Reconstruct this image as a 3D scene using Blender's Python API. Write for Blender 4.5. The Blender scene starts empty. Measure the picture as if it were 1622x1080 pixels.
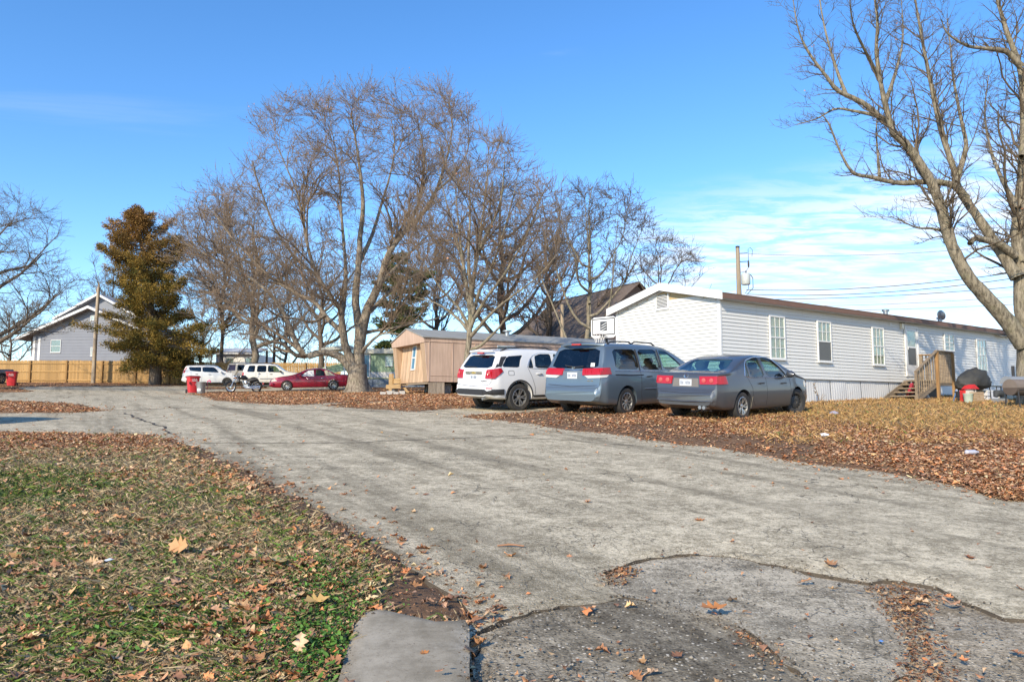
import bpy, bmesh, math, random
import numpy as np
from mathutils import Vector, Matrix, noise as mnoise
from mathutils.bvhtree import BVHTree
from mathutils.geometry import delaunay_2d_cdt

# ------------------------------------------------------------------ camera, sky, sun, exposure
SC = bpy.context.scene
COL = SC.collection
R = math.radians
F_PX, CX, CY, HOR = 1163.0, 811.0, 540.0, 643.0
PITCH = math.atan((HOR - CY) / F_PX)
CAM = Vector((0, 0, 1.5))
cam_d = bpy.data.cameras.new('camera'); cam = bpy.data.objects.new('camera', cam_d); COL.objects.link(cam)
cam_d.sensor_width = 36.0; cam_d.lens = F_PX / 1622 * 36.0; cam_d.clip_end = 3000; cam_d.clip_start = 0.05
cam.location = CAM; cam.rotation_euler = (R(90) + PITCH, 0, 0)
SC.camera = cam

SUN_EL = R(29.0)
LIGHT_DIR = Vector((0.5, 0.866, 0)).normalized()          # where the light travels, on the ground
sun_from = -LIGHT_DIR * math.cos(SUN_EL) + Vector((0, 0, math.sin(SUN_EL)))
sd = bpy.data.lights.new('sun', 'SUN'); sd.energy = 3.7; sd.angle = R(0.6); sd.color = (1.0, 0.87, 0.67)
so = bpy.data.objects.new('sun', sd); COL.objects.link(so)
so.rotation_euler = sun_from.to_track_quat('Z', 'Y').to_euler(); so.location = (-30, -50, 40)

W = bpy.data.worlds.new('World'); SC.world = W; W.use_nodes = True
nt = W.node_tree; nt.nodes.clear(); N = nt.nodes.new; LK = nt.links.new
def wn(t, **kw):
    n = N(t)
    for k, v in kw.items(): setattr(n, k, v)
    return n
def wmath(op, a, b=None, c=None):
    n = N('ShaderNodeMath'); n.operation = op
    for i, v in enumerate((a, b, c)):
        if v is None: continue
        if isinstance(v, (int, float)): n.inputs[i].default_value = v
        else: LK(v, n.inputs[i])
    return n.outputs[0]
out = N('ShaderNodeOutputWorld'); bg = N('ShaderNodeBackground')
sky = N('ShaderNodeTexSky'); sky.sky_type = 'NISHITA'; sky.sun_disc = False
sky.sun_elevation = SUN_EL; sky.sun_rotation = math.atan2(sun_from.x, sun_from.y)
sky.altitude = 300; sky.air_density = 1.0; sky.dust_density = 0.1; sky.ozone_density = 4.0
tc = N('ShaderNodeTexCoord'); sep = N('ShaderNodeSeparateXYZ'); LK(tc.outputs['Generated'], sep.inputs[0])
dx, dy, dz = sep.outputs
zc = wmath('MAXIMUM', dz, 0.03)
px_, py_ = wmath('DIVIDE', dx, wmath('ADD', zc, 0.06)), wmath('DIVIDE', dy, wmath('ADD', zc, 0.06))
cmb = N('ShaderNodeCombineXYZ'); LK(px_, cmb.inputs[0]); LK(py_, cmb.inputs[1])
def wnoise(scale, detail, rough, dist=0.0, mp=None):
    n = N('ShaderNodeTexNoise'); n.inputs['Scale'].default_value = scale; n.inputs['Detail'].default_value = detail
    n.inputs['Roughness'].default_value = rough; n.inputs['Distortion'].default_value = dist
    m = N('ShaderNodeMapping'); LK(cmb.outputs[0], m.inputs[0])
    if mp: m.inputs['Rotation'].default_value = mp[0]; m.inputs['Scale'].default_value = mp[1]; m.inputs['Location'].default_value = mp[2]
    LK(m.outputs[0], n.inputs['Vector']); return n.outputs['Fac']
def wstep(v, a, b):
    n = N('ShaderNodeMapRange'); n.interpolation_type = 'SMOOTHSTEP'; LK(v, n.inputs[0])
    n.inputs[1].default_value = a; n.inputs[2].default_value = b; return n.outputs[0]
# a bank of thin rippled cloud low in the sky on the right, wisps elsewhere
ripple = wnoise(3.4, 9, 0.66, 0.4, ((0, 0, R(35)), (0.8, 1.9, 1), (3, 1, 0)))
big = wnoise(0.35, 4, 0.55, 0.0, ((0, 0, 0), (1, 1, 1), (4.3, 0.4, 0)))
bank = wmath('MULTIPLY', wstep(wmath('ADD', dx, wmath('MULTIPLY', big, 0.30)), 0.22, 0.44), wstep(wmath('SUBTRACT', dz, wmath('ADD', wmath('MULTIPLY', big, 0.16), wmath('MULTIPLY', dx, .10))), 0.20, 0.10))
bankc = wmath('MULTIPLY', bank, wmath('ADD', 0.16, wmath('MULTIPLY', wstep(ripple, 0.38, 0.60), 0.76)))
wisp = wnoise(0.8, 7, 0.6, 0.8, ((0, 0, R(20)), (0.55, 1.6, 1), (0.7, 2.1, 0)))
wispc = wmath('MULTIPLY', wstep(wisp, 0.58, 0.80), 0.24)
lowhaze = wmath('MULTIPLY', wstep(dz, 0.30, -0.02), 0.05)
cl = wmath('MAXIMUM', wmath('MAXIMUM', bankc, wispc), lowhaze)
mix = N('ShaderNodeMix'); mix.data_type = 'RGBA'
hsv = N('ShaderNodeHueSaturation'); hsv.inputs['Hue'].default_value = 0.502; hsv.inputs['Saturation'].default_value = 1.18; hsv.inputs['Value'].default_value = 1.16
LK(sky.outputs[0], hsv.inputs['Color'])
LK(cl, mix.inputs['Factor']); LK(hsv.outputs[0], mix.inputs['A']); mix.inputs['B'].default_value = (4.5, 4.85, 5.4, 1)
LK(mix.outputs['Result'], bg.inputs['Color']); bg.inputs['Strength'].default_value = 0.15
LK(bg.outputs[0], out.inputs[0])
SC.view_settings.view_transform = 'Standard'; SC.view_settings.look = 'None'
SC.view_settings.exposure = 0.64; SC.view_settings.gamma = 1.0; SC.view_settings.use_curve_mapping = False
SC.render.engine = 'CYCLES'
SC.cycles.max_bounces = 6; SC.cycles.transparent_max_bounces = 12

random.seed(7); RNG = np.random.default_rng(11)

# ------------------------------------------------------------------ helpers
def ray(px, py):
    a, b = (px - CX) / F_PX, (CY - py) / F_PX
    return Vector((a, math.cos(PITCH) - math.sin(PITCH) * b, math.sin(PITCH) + math.cos(PITCH) * b))
def at(px, py, Y):
    d = ray(px, py); return CAM + d * (Y / d.y)
KP = np.array([(0, 3, .062), (0, 8, .066), (5, 16.5, .0727), (2.75, 18, .0707), (.15, 20, .067), (9, 23, .067), (13.5, 26, .0625), (14.3, 21, .0715),
    (-4, 34.5, .0577), (-13.6, 49, .0505), (-20, 46, .047), (-24, 57, .053), (-36, 61, .0575), (-35, 52, .055), (-13, 21, .0585),
    (-7, 12, .064), (30, 35, .055), (-8, 43, .0525), (0, 70, .052), (-9, 54, .0535), (-30, 30, .055), (7, 10, .068)])
def hgt_np(x, y):
    x = np.asarray(x, float); y = np.asarray(y, float)
    num = np.zeros_like(x); den = np.zeros_like(x)
    for a, b, k in KP:
        s2 = (1.5 + 0.12 * b) ** 2
        w = 1.0 / ((x - a) ** 2 + (y - b) ** 2 + s2) ** 1.6
        num += w * k; den += w
    ye = np.where(y < 70, y, 70 + 22 * (1 - np.exp(-(y - 70) / 22)))
    return np.where(ye < 0, ye * 0.05, ye * num / den)
def hgt(x, y): return float(hgt_np(np.array([x]), np.array([y]))[0])
def Gmany(pts):
    """pixels -> points on the ground"""
    d = np.array([ray(*p)[:] for p in pts]); d = d / d[:, 1:2]
    lo = np.full(len(d), 1.0); hi = np.full(len(d), 140.0)
    Ys = np.concatenate([np.arange(1.5, 30, .25), np.arange(30, 141, .5)])
    hit = np.full(len(d), -1.0)
    prev = None
    for Y in Ys:
        below = (CAM.z + d[:, 2] * Y) < hgt_np(d[:, 0] * Y, np.full(len(d), Y))
        new = below & (hit < 0); hit[new] = Y
    hit[hit < 0] = 120.0
    lo = hit - 0.5; hi = hit.copy()
    for _ in range(14):
        m = (lo + hi) / 2
        below = (CAM.z + d[:, 2] * m) < hgt_np(d[:, 0] * m, m)
        hi = np.where(below, m, hi); lo = np.where(below, lo, m)
    return np.stack([d[:, 0] * hi, hi, hgt_np(d[:, 0] * hi, hi)], 1)
def G(px, py): return Vector(Gmany([(px, py)])[0])

def link_mesh(name, me, mat=None, parent=None, loc=None, rot=None):
    o = bpy.data.objects.new(name, me); COL.objects.link(o)
    if mat is not None:
        if isinstance(mat, (list, tuple)):
            for m in mat: me.materials.append(m)
        elif len(me.materials) == 0: me.materials.append(mat)
    if parent is not None: o.parent = parent
    if loc is not None: o.location = loc
    if rot is not None: o.rotation_euler = rot
    return o
def tag(o, label, cat, group=None, kind=None):
    o['label'] = label; o['category'] = cat
    if group: o['group'] = group
    if kind: o['kind'] = kind
    return o
def thing(name, label, cat, loc=(0, 0, 0), rotz=0.0, group=None):
    o = bpy.data.objects.new(name, None); COL.objects.link(o); o.empty_display_size = 0.2
    o.location = loc; o.rotation_euler = (0, 0, rotz); return tag(o, label, cat, group)
def structure(o): o['kind'] = 'structure'; return o

class MB:
    def __init__(s): s.v = []; s.f = []
    def add(s, vs, fs, M=None):
        b = len(s.v)
        if M is not None: vs = [M @ Vector(v) for v in vs]
        s.v.extend([tuple(v) for v in vs]); s.f.extend([tuple(b + i for i in f) for f in fs]); return s
    def box(s, lo, hi, M=None):
        (a, b, c), (d, e, f) = lo, hi
        return s.add([(a, b, c), (d, b, c), (d, e, c), (a, e, c), (a, b, f), (d, b, f), (d, e, f), (a, e, f)],
            [(3, 2, 1, 0), (4, 5, 6, 7), (0, 1, 5, 4), (1, 2, 6, 5), (2, 3, 7, 6), (3, 0, 4, 7)], M)
    def cbox(s, c, size, M=None):
        return s.box([c[i] - size[i] / 2 for i in range(3)], [c[i] + size[i] / 2 for i in range(3)], M)
    def bar(s, p, q, w, h=None, up=(0, 0, 1)):
        """a board from p to q, w across and h along up"""
        h = h or w; p, q = Vector(p), Vector(q); d = (q - p).normalized(); u = Vector(up)
        sx = d.cross(u)
        if sx.length < 1e-4: sx = d.cross(Vector((1, 0, 0)))
        sx.normalize(); u = sx.cross(d); vs = []
        for c in (p, q):
            for i, j in ((-1, -1), (1, -1), (1, 1), (-1, 1)): vs.append(c + sx * (i * w / 2) + u * (j * h / 2))
        return s.add(vs, [(3, 2, 1, 0), (4, 5, 6, 7), (0, 1, 5, 4), (1, 2, 6, 5), (2, 3, 7, 6), (3, 0, 4, 7)])
    def tube(s, pts, r, n=8, cap=True, M=None):
        pts = [Vector(p) for p in pts]; k = len(pts)
        rs = list(r) if isinstance(r, (list, tuple)) else [r] * k
        vs = []; fs = []; ref = None
        for i, p in enumerate(pts):
            d = (pts[min(i + 1, k - 1)] - pts[max(i - 1, 0)]).normalized()
            if ref is None: ref = Vector((0, 0, 1)) if abs(d.z) < .9 else Vector((1, 0, 0))
            a = d.cross(ref)
            if a.length < 1e-5: a = d.orthogonal()
            a.normalize(); b = a.cross(d); ref = b
            for j in range(n):
                t = 2 * math.pi * j / n; vs.append(p + (a * math.cos(t) + b * math.sin(t)) * rs[i])
        for i in range(k - 1):
            for j in range(n):
                fs.append((i * n + j, i * n + (j + 1) % n, (i + 1) * n + (j + 1) % n, (i + 1) * n + j))
        if cap: fs.append(tuple(range(n - 1, -1, -1))); fs.append(tuple((k - 1) * n + j for j in range(n)))
        return s.add(vs, fs, M)
    def lathe(s, prof, n=24, M=None, cap=True):
        """profile of (radius, height) turned round z"""
        vs = []; fs = []; k = len(prof)
        for r, z in prof:
            for j in range(n): t = 2 * math.pi * j / n; vs.append((r * math.cos(t), r * math.sin(t), z))
        for i in range(k - 1):
            for j in range(n): fs.append((i * n + j, i * n + (j + 1) % n, (i + 1) * n + (j + 1) % n, (i + 1) * n + j))
        if cap: fs.append(tuple(range(n - 1, -1, -1))); fs.append(tuple((k - 1) * n + j for j in range(n)))
        return s.add(vs, fs, M)
    def prism(s, poly, y0, y1, M=None):
        """polygon in x,z pushed from y0 to y1"""
        n = len(poly); vs = [(x, y0, z) for x, z in poly] + [(x, y1, z) for x, z in poly]
        fs = [tuple(range(n)), tuple(range(2 * n - 1, n - 1, -1))] + [(i, n + i, n + (i + 1) % n, (i + 1) % n) for i in range(n)]
        return s.add(vs, fs, M)
    def mesh(s, name='m', smooth=None):
        me = bpy.data.meshes.new(name); me.from_pydata(s.v, [], s.f); me.update()
        if smooth is not None: smooth_mesh(me, smooth)
        return me
    def build(s, name, mat, parent=None, smooth=None, loc=None, rot=None, fix=True):
        me = s.mesh(name, None)
        if fix:
            bm = bmesh.new(); bm.from_mesh(me); bmesh.ops.recalc_face_normals(bm, faces=bm.faces); bm.to_mesh(me); bm.free()
        if smooth is not None: smooth_mesh(me, smooth)
        return link_mesh(name, me, mat, parent, loc, rot)
def smooth_mesh(me, ang):
    me.shade_smooth()
    me.set_sharp_from_angle(angle=R(ang))
def np_mesh(name, V, F, cols=None, smooth=False):
    """V (n,3); F (m,3) or (m,4); cols (n,3) per-vertex colour"""
    me = bpy.data.meshes.new(name); V = np.ascontiguousarray(V, np.float32); F = np.ascontiguousarray(F, np.int32)
    k = F.shape[1]
    me.vertices.add(len(V)); me.vertices.foreach_set('co', V.ravel())
    me.loops.add(F.size); me.loops.foreach_set('vertex_index', F.ravel())
    me.polygons.add(len(F)); me.polygons.foreach_set('loop_start', np.arange(0, F.size, k, dtype=np.int32))
    me.polygons.foreach_set('loop_total', np.full(len(F), k, np.int32))
    if cols is not None:
        at_ = me.color_attributes.new('col', 'FLOAT_COLOR', 'POINT')
        c = np.ones((len(V), 4), np.float32); c[:, :cols.shape[1]] = cols; at_.data.foreach_set('color', c.ravel())
    me.update(calc_edges=True); me.validate()
    if smooth: me.shade_smooth()
    return me

# ------------------------------------------------------------------ materials
MATS = {}
class MT:
    """small node-material writer"""
    def __init__(s, name):
        s.m = bpy.data.materials.new(name); s.m.use_nodes = True; s.t = s.m.node_tree; s.t.nodes.clear()
        s.out = s.t.nodes.new('ShaderNodeOutputMaterial'); s.b = s.t.nodes.new('ShaderNodeBsdfPrincipled')
        s.t.links.new(s.b.outputs[0], s.out.inputs[0]); s.tc = None
    def n(s, t): return s.t.nodes.new(t)
    def l(s, a, b): s.t.links.new(a, b)
    def coord(s, kind='Object', scale=None, rot=None):
        if s.tc is None: s.tc = s.n('ShaderNodeTexCoord')
        o = s.tc.outputs[kind]
        if scale is not None or rot is not None:
            m = s.n('ShaderNodeMapping'); s.l(o, m.inputs[0])
            if scale is not None: m.inputs['Scale'].default_value = scale if isinstance(scale, (tuple, list)) else (scale,) * 3
            if rot is not None: m.inputs['Rotation'].default_value = rot
            o = m.outputs[0]
        return o
    def noise(s, scale=5, detail=4, rough=.55, vec=None, dist=0):
        n = s.n('ShaderNodeTexNoise'); n.inputs['Scale'].default_value = scale; n.inputs['Detail'].default_value = detail
        n.inputs['Roughness'].default_value = rough; n.inputs['Distortion'].default_value = dist
        s.l(vec if vec is not None else s.coord(), n.inputs['Vector']); return n.outputs['Fac']
    def vor(s, scale=5, feature='F1', vec=None, out='Distance', rand=1.0):
        n = s.n('ShaderNodeTexVoronoi'); n.feature = feature; n.inputs['Scale'].default_value = scale; n.inputs['Randomness'].default_value = rand
        s.l(vec if vec is not None else s.coord(), n.inputs['Vector']); return n.outputs[out]
    def wave(s, scale, vec=None, direction='X', dist=0):
        n = s.n('ShaderNodeTexWave'); n.bands_direction = direction; n.inputs['Scale'].default_value = scale; n.inputs['Distortion'].default_value = dist
        s.l(vec if vec is not None else s.coord(), n.inputs['Vector']); return n.outputs['Fac']
    def step(s, v, a, b, o0=0.0, o1=1.0):
        n = s.n('ShaderNodeMapRange'); n.interpolation_type = 'SMOOTHSTEP'; s.l(v, n.inputs[0])
        for i, x in enumerate((a, b, o0, o1)): n.inputs[i + 1].default_value = x
        return n.outputs[0]
    def math(s, op, a, b=None):
        n = s.n('ShaderNodeMath'); n.operation = op
        for i, v in enumerate((a, b)):
            if v is None: continue
            if isinstance(v, (int, float)): n.inputs[i].default_value = v
            else: s.l(v, n.inputs[i])
        return n.outputs[0]
    def mix(s, f, a, b):
        n = s.n('ShaderNodeMix'); n.data_type = 'RGBA'
        if isinstance(f, (int, float)): n.inputs['Factor'].default_value = f
        else: s.l(f, n.inputs['Factor'])
        for k, v in (('A', a), ('B', b)):
            if isinstance(v, (tuple, list)): n.inputs[k].default_value = (*v[:3], 1)
            else: s.l(v, n.inputs[k])
        return n.outputs['Result']
    def attr(s, name='col'):
        n = s.n('ShaderNodeAttribute'); n.attribute_name = name; return n.outputs['Color']
    def sep(s, c):
        n = s.n('ShaderNodeSeparateColor'); s.l(c, n.inputs[0]); return n.outputs
    def color(s, c):
        if isinstance(c, (tuple, list)): s.b.inputs['Base Color'].default_value = (*c[:3], 1)
        else: s.l(c, s.b.inputs['Base Color'])
        return s
    def set(s, **kw):
        for k, v in kw.items():
            k = {'rough': 'Roughness', 'metal': 'Metallic', 'coat': 'Coat Weight', 'spec': 'Specular IOR Level', 'trans': 'Transmission Weight', 'coatr': 'Coat Roughness'}.get(k, k)
            if isinstance(v, (int, float)): s.b.inputs[k].default_value = v
            else: s.l(v, s.b.inputs[k])
        return s
    def bump(s, h, strength=.3, dist=.01):
        n = s.n('ShaderNodeBump'); n.inputs['Strength'].default_value = strength; n.inputs['Distance'].default_value = dist
        s.l(h, n.inputs['Height']); s.l(n.outputs[0], s.b.inputs['Normal']); return s
def plain(name, col, rough=.6, metal=0.0, var=.18, scale=6.0, bump=0.0, spec=.5, dirt=None):
    """painted / plain surface with a little uneven colour"""
    if name in MATS: return MATS[name]
    t = MT(name); f = t.noise(scale, 5, .6)
    dk = tuple(c * (1 - var) for c in col); lt = tuple(min(1, c * (1 + var * .6)) for c in col)
    c = t.mix(f, dk, lt)
    if dirt:
        c = t.mix(t.step(t.noise(scale * .35, 6, .7), .5, .75, 0, dirt[1]), c, dirt[0])
    t.color(c).set(rough=rough, metal=metal, spec=spec)
    if bump: t.bump(t.noise(scale * 8, 3, .6), bump, .01)
    MATS[name] = t.m; return t.m
def wood(name, col, dark=None, axis=2, scale=3.0, rough=.8):
    if name in MATS: return MATS[name]
    t = MT(name); sc = [scale * 9] * 3; sc[axis] = scale * .6
    f = t.noise(1.0, 6, .65, t.coord('Object', tuple(sc)))
    oi = t.n('ShaderNodeObjectInfo'); dk = dark or tuple(c * .55 for c in col)
    c = t.mix(t.step(f, .3, .7), dk, col)
    v = t.n('ShaderNodeHueSaturation'); t.l(c, v.inputs['Color']); t.l(t.math('ADD', .8, t.math('MULTIPLY', oi.outputs['Random'], .4)), v.inputs['Value'])
    t.color(v.outputs[0]).set(rough=rough); t.bump(f, .3, .004); MATS[name] = t.m; return t.m
# ------------------------------------------------------------------ ground, road, slab
def proj_np(P):
    P = np.asarray(P, float); x, y, z = P[:, 0], P[:, 1], P[:, 2] - CAM.z
    c, s = math.cos(PITCH), math.sin(PITCH); f = y * c + z * s; u = -y * s + z * c
    f = np.where(f < .05, .05, f)
    return CX + F_PX * x / f, CY - F_PX * u / f
def pip(px, py, poly):
    """points in polygon, vectorised"""
    poly = np.asarray(poly, float); ins = np.zeros(len(px), bool); n = len(poly); j = n - 1
    for i in range(n):
        xi, yi = poly[i]; xj, yj = poly[j]
        if yi != yj:
            c = ((yi > py) != (yj > py)) & (px < (xj - xi) * (py - yi) / (yj - yi) + xi); ins ^= c
        j = i
    return ins
def pdist(px, py, poly, closed=True):
    poly = np.asarray(poly, float); n = len(poly); d = np.full(len(px), 1e9)
    for i in range(n if closed else n - 1):
        a = poly[i]; b = poly[(i + 1) % n]; ab = b - a; L = max(ab @ ab, 1e-9)
        t = np.clip(((px - a[0]) * ab[0] + (py - a[1]) * ab[1]) / L, 0, 1)
        d = np.minimum(d, (px - a[0] - t * ab[0]) ** 2 + (py - a[1] - t * ab[1]) ** 2)
    return np.sqrt(d)
def fbm(x, y, s, seed=0, oct=3):
    """cheap smooth noise in numpy, about -1..1"""
    r = np.random.default_rng(seed); v = np.zeros_like(x, float); a = 1.0; tot = 0
    for o in range(oct):
        for _ in range(4):
            th = r.uniform(0, 6.28); ph = r.uniform(0, 6.28); fr = s * (2.1 ** o) * r.uniform(.7, 1.3)
            v += a * np.sin((x * math.cos(th) + y * math.sin(th)) * fr + ph + 1.3 * np.sin((x * math.sin(th) - y * math.cos(th)) * fr * .7 + ph * 2))
        tot += a * 2.4; a *= .55
    return v / tot
def rough_outline(pts_px, near_step=.12, jit=.035, seed=1):
    w = Gmany(pts_px)[:, :2]; out = []; r = np.random.default_rng(seed); n = len(w)
    for i in range(n):
        a, b = w[i], w[(i + 1) % n]; mid = (a[1] + b[1]) / 2; st = max(near_step, abs(mid) * .02)
        k = int(min(60, max(1, np.linalg.norm(b - a) / st)))
        for j in range(k):
            t = j / k; p = a + (b - a) * t; out.append(p)
    out = np.array(out); d = np.roll(out, -1, 0) - np.roll(out, 1, 0); nr = np.stack([-d[:, 1], d[:, 0]], 1); nr /= np.maximum(np.linalg.norm(nr, axis=1, keepdims=True), 1e-6)
    m = (fbm(out[:, 0], out[:, 1], 3.0, seed, 4) + .9 * fbm(out[:, 0], out[:, 1], 13.0, seed + 50, 3) + .5 * fbm(out[:, 0], out[:, 1], 40.0, seed + 70, 2)) * jit * 1.6 * np.clip(np.abs(out[:, 1]) / 8, .6, 2.2)
    return out + nr * m[:, None]
ROAD_PX = [(700, 2600), (744, 1500), (746, 1080), (746, 1000), (738, 968), (700, 935), (655, 905), (600, 868), (548, 836), (500, 806), (455, 782), (400, 750), (345, 722), (295, 702),
    (265, 694), (240, 690), (150, 688), (60, 687), (-200, 686), (-500, 684), (-500, 658), (-200, 656), (0, 655), (60, 655), (120, 654.5), (172, 651.5), (150, 645), (110, 640), (60, 637),
    (0, 635), (-200, 633), (-400, 632), (-400, 625), (-200, 624), (0, 622), (40, 621.5), (54, 620), (40, 617), (32, 614.5), (45, 613), (100, 612.5), (170, 612.5), (230, 612), (270, 612),
    (330, 610), (400, 609.5), (470, 609), (540, 609), (548, 617.5), (480, 619.5), (420, 619.5), (330, 620.5), (301, 624.5), (339, 635), (388, 639), (462, 642), (487, 641.7), (520, 639.7), (610, 636.7),
    (645, 635.5), (645, 637), (610, 638.3), (530, 640.8), (511, 643), (560, 647.5), (620, 650.5), (662, 652), (740, 647), (835, 644), (880, 645), (885, 650), (820, 655.5), (760, 658), (728, 660), (800, 668),
    (870, 678), (960, 688), (1060, 703), (1150, 713), (1230, 728), (1300, 738), (1380, 748), (1450, 760), (1500, 768), (1545, 776), (1562, 786), (1590, 794), (1622, 796), (1800, 815), (2100, 860), (2300, 1080), (2400, 2600)]
# where the top course of asphalt has broken away in front
BROKEN_PX = [(700, 2600), (744, 1500), (747, 1080), (750, 1040), (757, 1003), (790, 985), (840, 965), (909, 956), (949, 951), (980, 945), (960, 926), (957, 907), (989, 893.5), (1029, 884.6), (1122, 878), (1189, 886),
    (1278, 907), (1376, 923), (1434, 924), (1479, 931), (1514, 951), (1558, 967), (1590, 976), (1640, 979), (1760, 1010), (1900, 1080), (2300, 1500), (2300, 2600)]
PATCH_PX = [(700, 2600), (744, 1500), (747, 1080), (750, 1040), (757, 1003), (790, 985), (840, 965), (909, 956), (949, 951.5), (985, 949), (1060, 960), (1110, 976), (1149, 983), (1189, 1005), (1220, 1027), (1234, 1049), (1300, 1085), (1420, 1500), (1450, 2600)]
MID_PX = [(957, 907), (989, 893.5), (1029, 884.6), (1122, 878), (1189, 886), (1278, 907), (1374, 924), (1394, 950), (1416, 982), (1434, 1022), (1428, 1050), (1425, 1085), (1460, 1500), (1424, 1500), (1304, 1085), (1238, 1049), (1224, 1027), (1193, 1004), (1152, 981), (1112, 974), (1060, 957), (985, 946), (962, 926)]
SLAB_PX = [(440, 2000), (500, 1350), (538, 1085), (552, 1040), (562, 1008), (580, 986), (602, 981), (640, 990), (690, 1001), (722, 999), (736, 998), (743, 1010), (745.5, 1085), (743, 1500), (735, 2000)]
HOLE_A = [(322, 613), (420, 613), (432, 616), (326, 617)]
road_out = rough_outline(ROAD_PX, .16, .05, 3); broken = rough_outline(BROKEN_PX, .035, .055, 5)
patch_out = rough_outline(PATCH_PX, .035, .05, 6); mid_out = rough_outline(MID_PX, .035, .05, 8)
slab_out = rough_outline(SLAB_PX, .08, .006, 9); holeA = rough_outline(HOLE_A, .5, .1, 10)

# ground grid, finer near the camera
def axis(segs):
    o = []
    for a, b, s in segs: o.append(np.arange(a, b, s))
    return np.unique(np.concatenate(o))
gy = axis([(-40, 1, 2.0), (1, 11, .13), (11, 22, .26), (22, 72, .6), (72, 120, 4), (120, 620, 40)])
gx = axis([(-420, -70, 35), (-70, -14, 1.1), (-14, 9, .18), (9, 22, .4), (22, 72, 1.5), (72, 430, 35)])
GX, GY = np.meshgrid(gx, gy); gxf, gyf = GX.ravel(), GY.ravel()
inroad = pip(gxf, gyf, road_out) & ~pip(gxf, gyf, holeA)
near = (np.abs(gxf) < 75) & (gyf > -5) & (gyf < 80)
rd = np.full(len(gxf), 9.0); rd[near] = pdist(gxf[near], gyf[near], road_out); rdh = np.full(len(gxf), 9.0); rdh[near] = pdist(gxf[near], gyf[near], holeA)
rd = np.minimum(rd, rdh)
sl_in = pip(gxf, gyf, slab_out); sl_d = np.full(len(gxf), 9.0); sl_d[near] = pdist(gxf[near], gyf[near], slab_out)
def sstep(v, a, b): t = np.clip((v - a) / (b - a), 0, 1); return t * t * (3 - 2 * t)
sdist = np.where(inroad, -rd, rd); sld = np.where(sl_in, -sl_d, sl_d)
edge_k = np.clip(1 - gyf / 60, .15, 1)
out_k = sstep(sdist, -.13, .03) * sstep(sld, -.15, .02); lift = sstep(rd, .05, .7) * sstep(sl_d, 0.0, .45); lift[inroad | sl_in] = 0
gz = hgt_np(gxf, gyf) - .06 + out_k * .085 + lift * (.045 * edge_k + .03 * fbm(gxf, gyf, 1.6, 21, 3) * edge_k) + .010 * out_k * fbm(gxf, gyf, 6, 22, 2)
ppx, ppy = proj_np(np.stack([gxf, gyf, gz], 1))
def ground_masks(x, y, px, py, rdist):
    """green grass, leaf litter, bare dirt at a ground point"""
    n1 = fbm(x, y, .9, 31, 3); n2 = fbm(x, y, 2.6, 32, 3); n3 = fbm(x, y, .35, 33, 2)
    left = (x < -0.17 * y + 1.0) & (y < 14.5) & (x < 1.5) & (x < 3.2 - .62 * y)
    green = np.where(left, sstep(n1 + .5 * n2 + .08, -.05, .75) * .85, 0)
    leaf = np.where(left, .16 + .40 * sstep(n2 - .3 * n1, .0, .8), .80 + .22 * n1 + .12 * n2)
    leaf = leaf + left * .5 * np.exp(-((px - 430) / 170) ** 2 - ((py - 1000) / 90) ** 2); band = sstep(py, 745, 700) * left; leaf = np.maximum(leaf, band * .85); green = green * (1 - .75 * band)
    edge = sstep(rdist, 1.2, .25); leaf = np.maximum(leaf, left * edge * .55); green = green * (1 - .7 * edge)
    # mown dry grass by the white home
    bank = sstep(x + .6 * n1, 5.2, 8.0) * sstep(y + 1.2 * n1 + .25 * (x - 8), 12.8, 16.5) * sstep(y, 44, 32)
    leaf = leaf * (1 - .80 * bank); green = np.maximum(green, bank * sstep(n2, .1, .6) * .35)
    # worn parking soil
    park = np.where((px > 800) & (px < 1290) & (py > 645) & (py < 720), 1.0, 0.0) * sstep(rdist, 3.5, .3)
    dirt = np.clip(park * .85 + sstep(rdist, .45, .05) * .95, 0, 1)
    d1 = np.exp(-(((px - 672) / 82) ** 2 + ((py - 948) / 48) ** 2)); dirt = np.maximum(dirt, sstep(d1, .25, .6))
    leaf = leaf * (1 - .55 * dirt * (1 - .3 * n2)); leaf = np.where(sstep(d1, .25, .6) > .3, leaf * .15, leaf)
    green = green * (1 - dirt)
    return np.clip(green, 0, 1), np.clip(leaf, 0, 1), np.clip(dirt, 0, 1)
gg, gl, gd = ground_masks(gxf, gyf, ppx, ppy, np.where(inroad, 0, rd))
nxx, nyy = len(gx), len(gy); idx = np.arange(nxx * nyy).reshape(nyy, nxx)
gF = np.stack([idx[:-1, :-1], idx[:-1, 1:], idx[1:, 1:], idx[1:, :-1]], -1).reshape(-1, 4)
t = MT('ground'); rgb = t.sep(t.attr()); P = t.coord('Object')
dry = t.mix(t.noise(18, 6, .8, P), (.11, .08, .042), (.31, .24, .14)); grn = t.mix(t.noise(22, 4, .7, P), (.035, .055, .014), (.10, .14, .035))
soil = t.mix(t.noise(11, 8, .8, P), (.085, .050, .030), (.27, .165, .10))
vc = t.vor(13, 'F1', P, 'Color'); vs = t.sep(vc)
lf = t.mix(vs[0], (.20, .10, .05), (.40, .215, .105)); lf = t.mix(t.step(vs[1], .7, .9), lf, (.46, .32, .18)); lf = t.mix(t.step(t.vor(16, 'F1', P), .3, .7, 0, .7), lf, (.13, .068, .036))
c = t.mix(t.step(t.math('ADD', rgb[0], t.math('MULTIPLY', t.math('SUBTRACT', t.noise(5, 6, .7, P), .5), .9)), .3, .6), dry, grn)
c = t.mix(t.step(t.math('ADD', rgb[2], t.math('MULTIPLY', t.math('SUBTRACT', t.noise(7, 6, .7, P), .5), .7)), .35, .65), c, soil)
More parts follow.
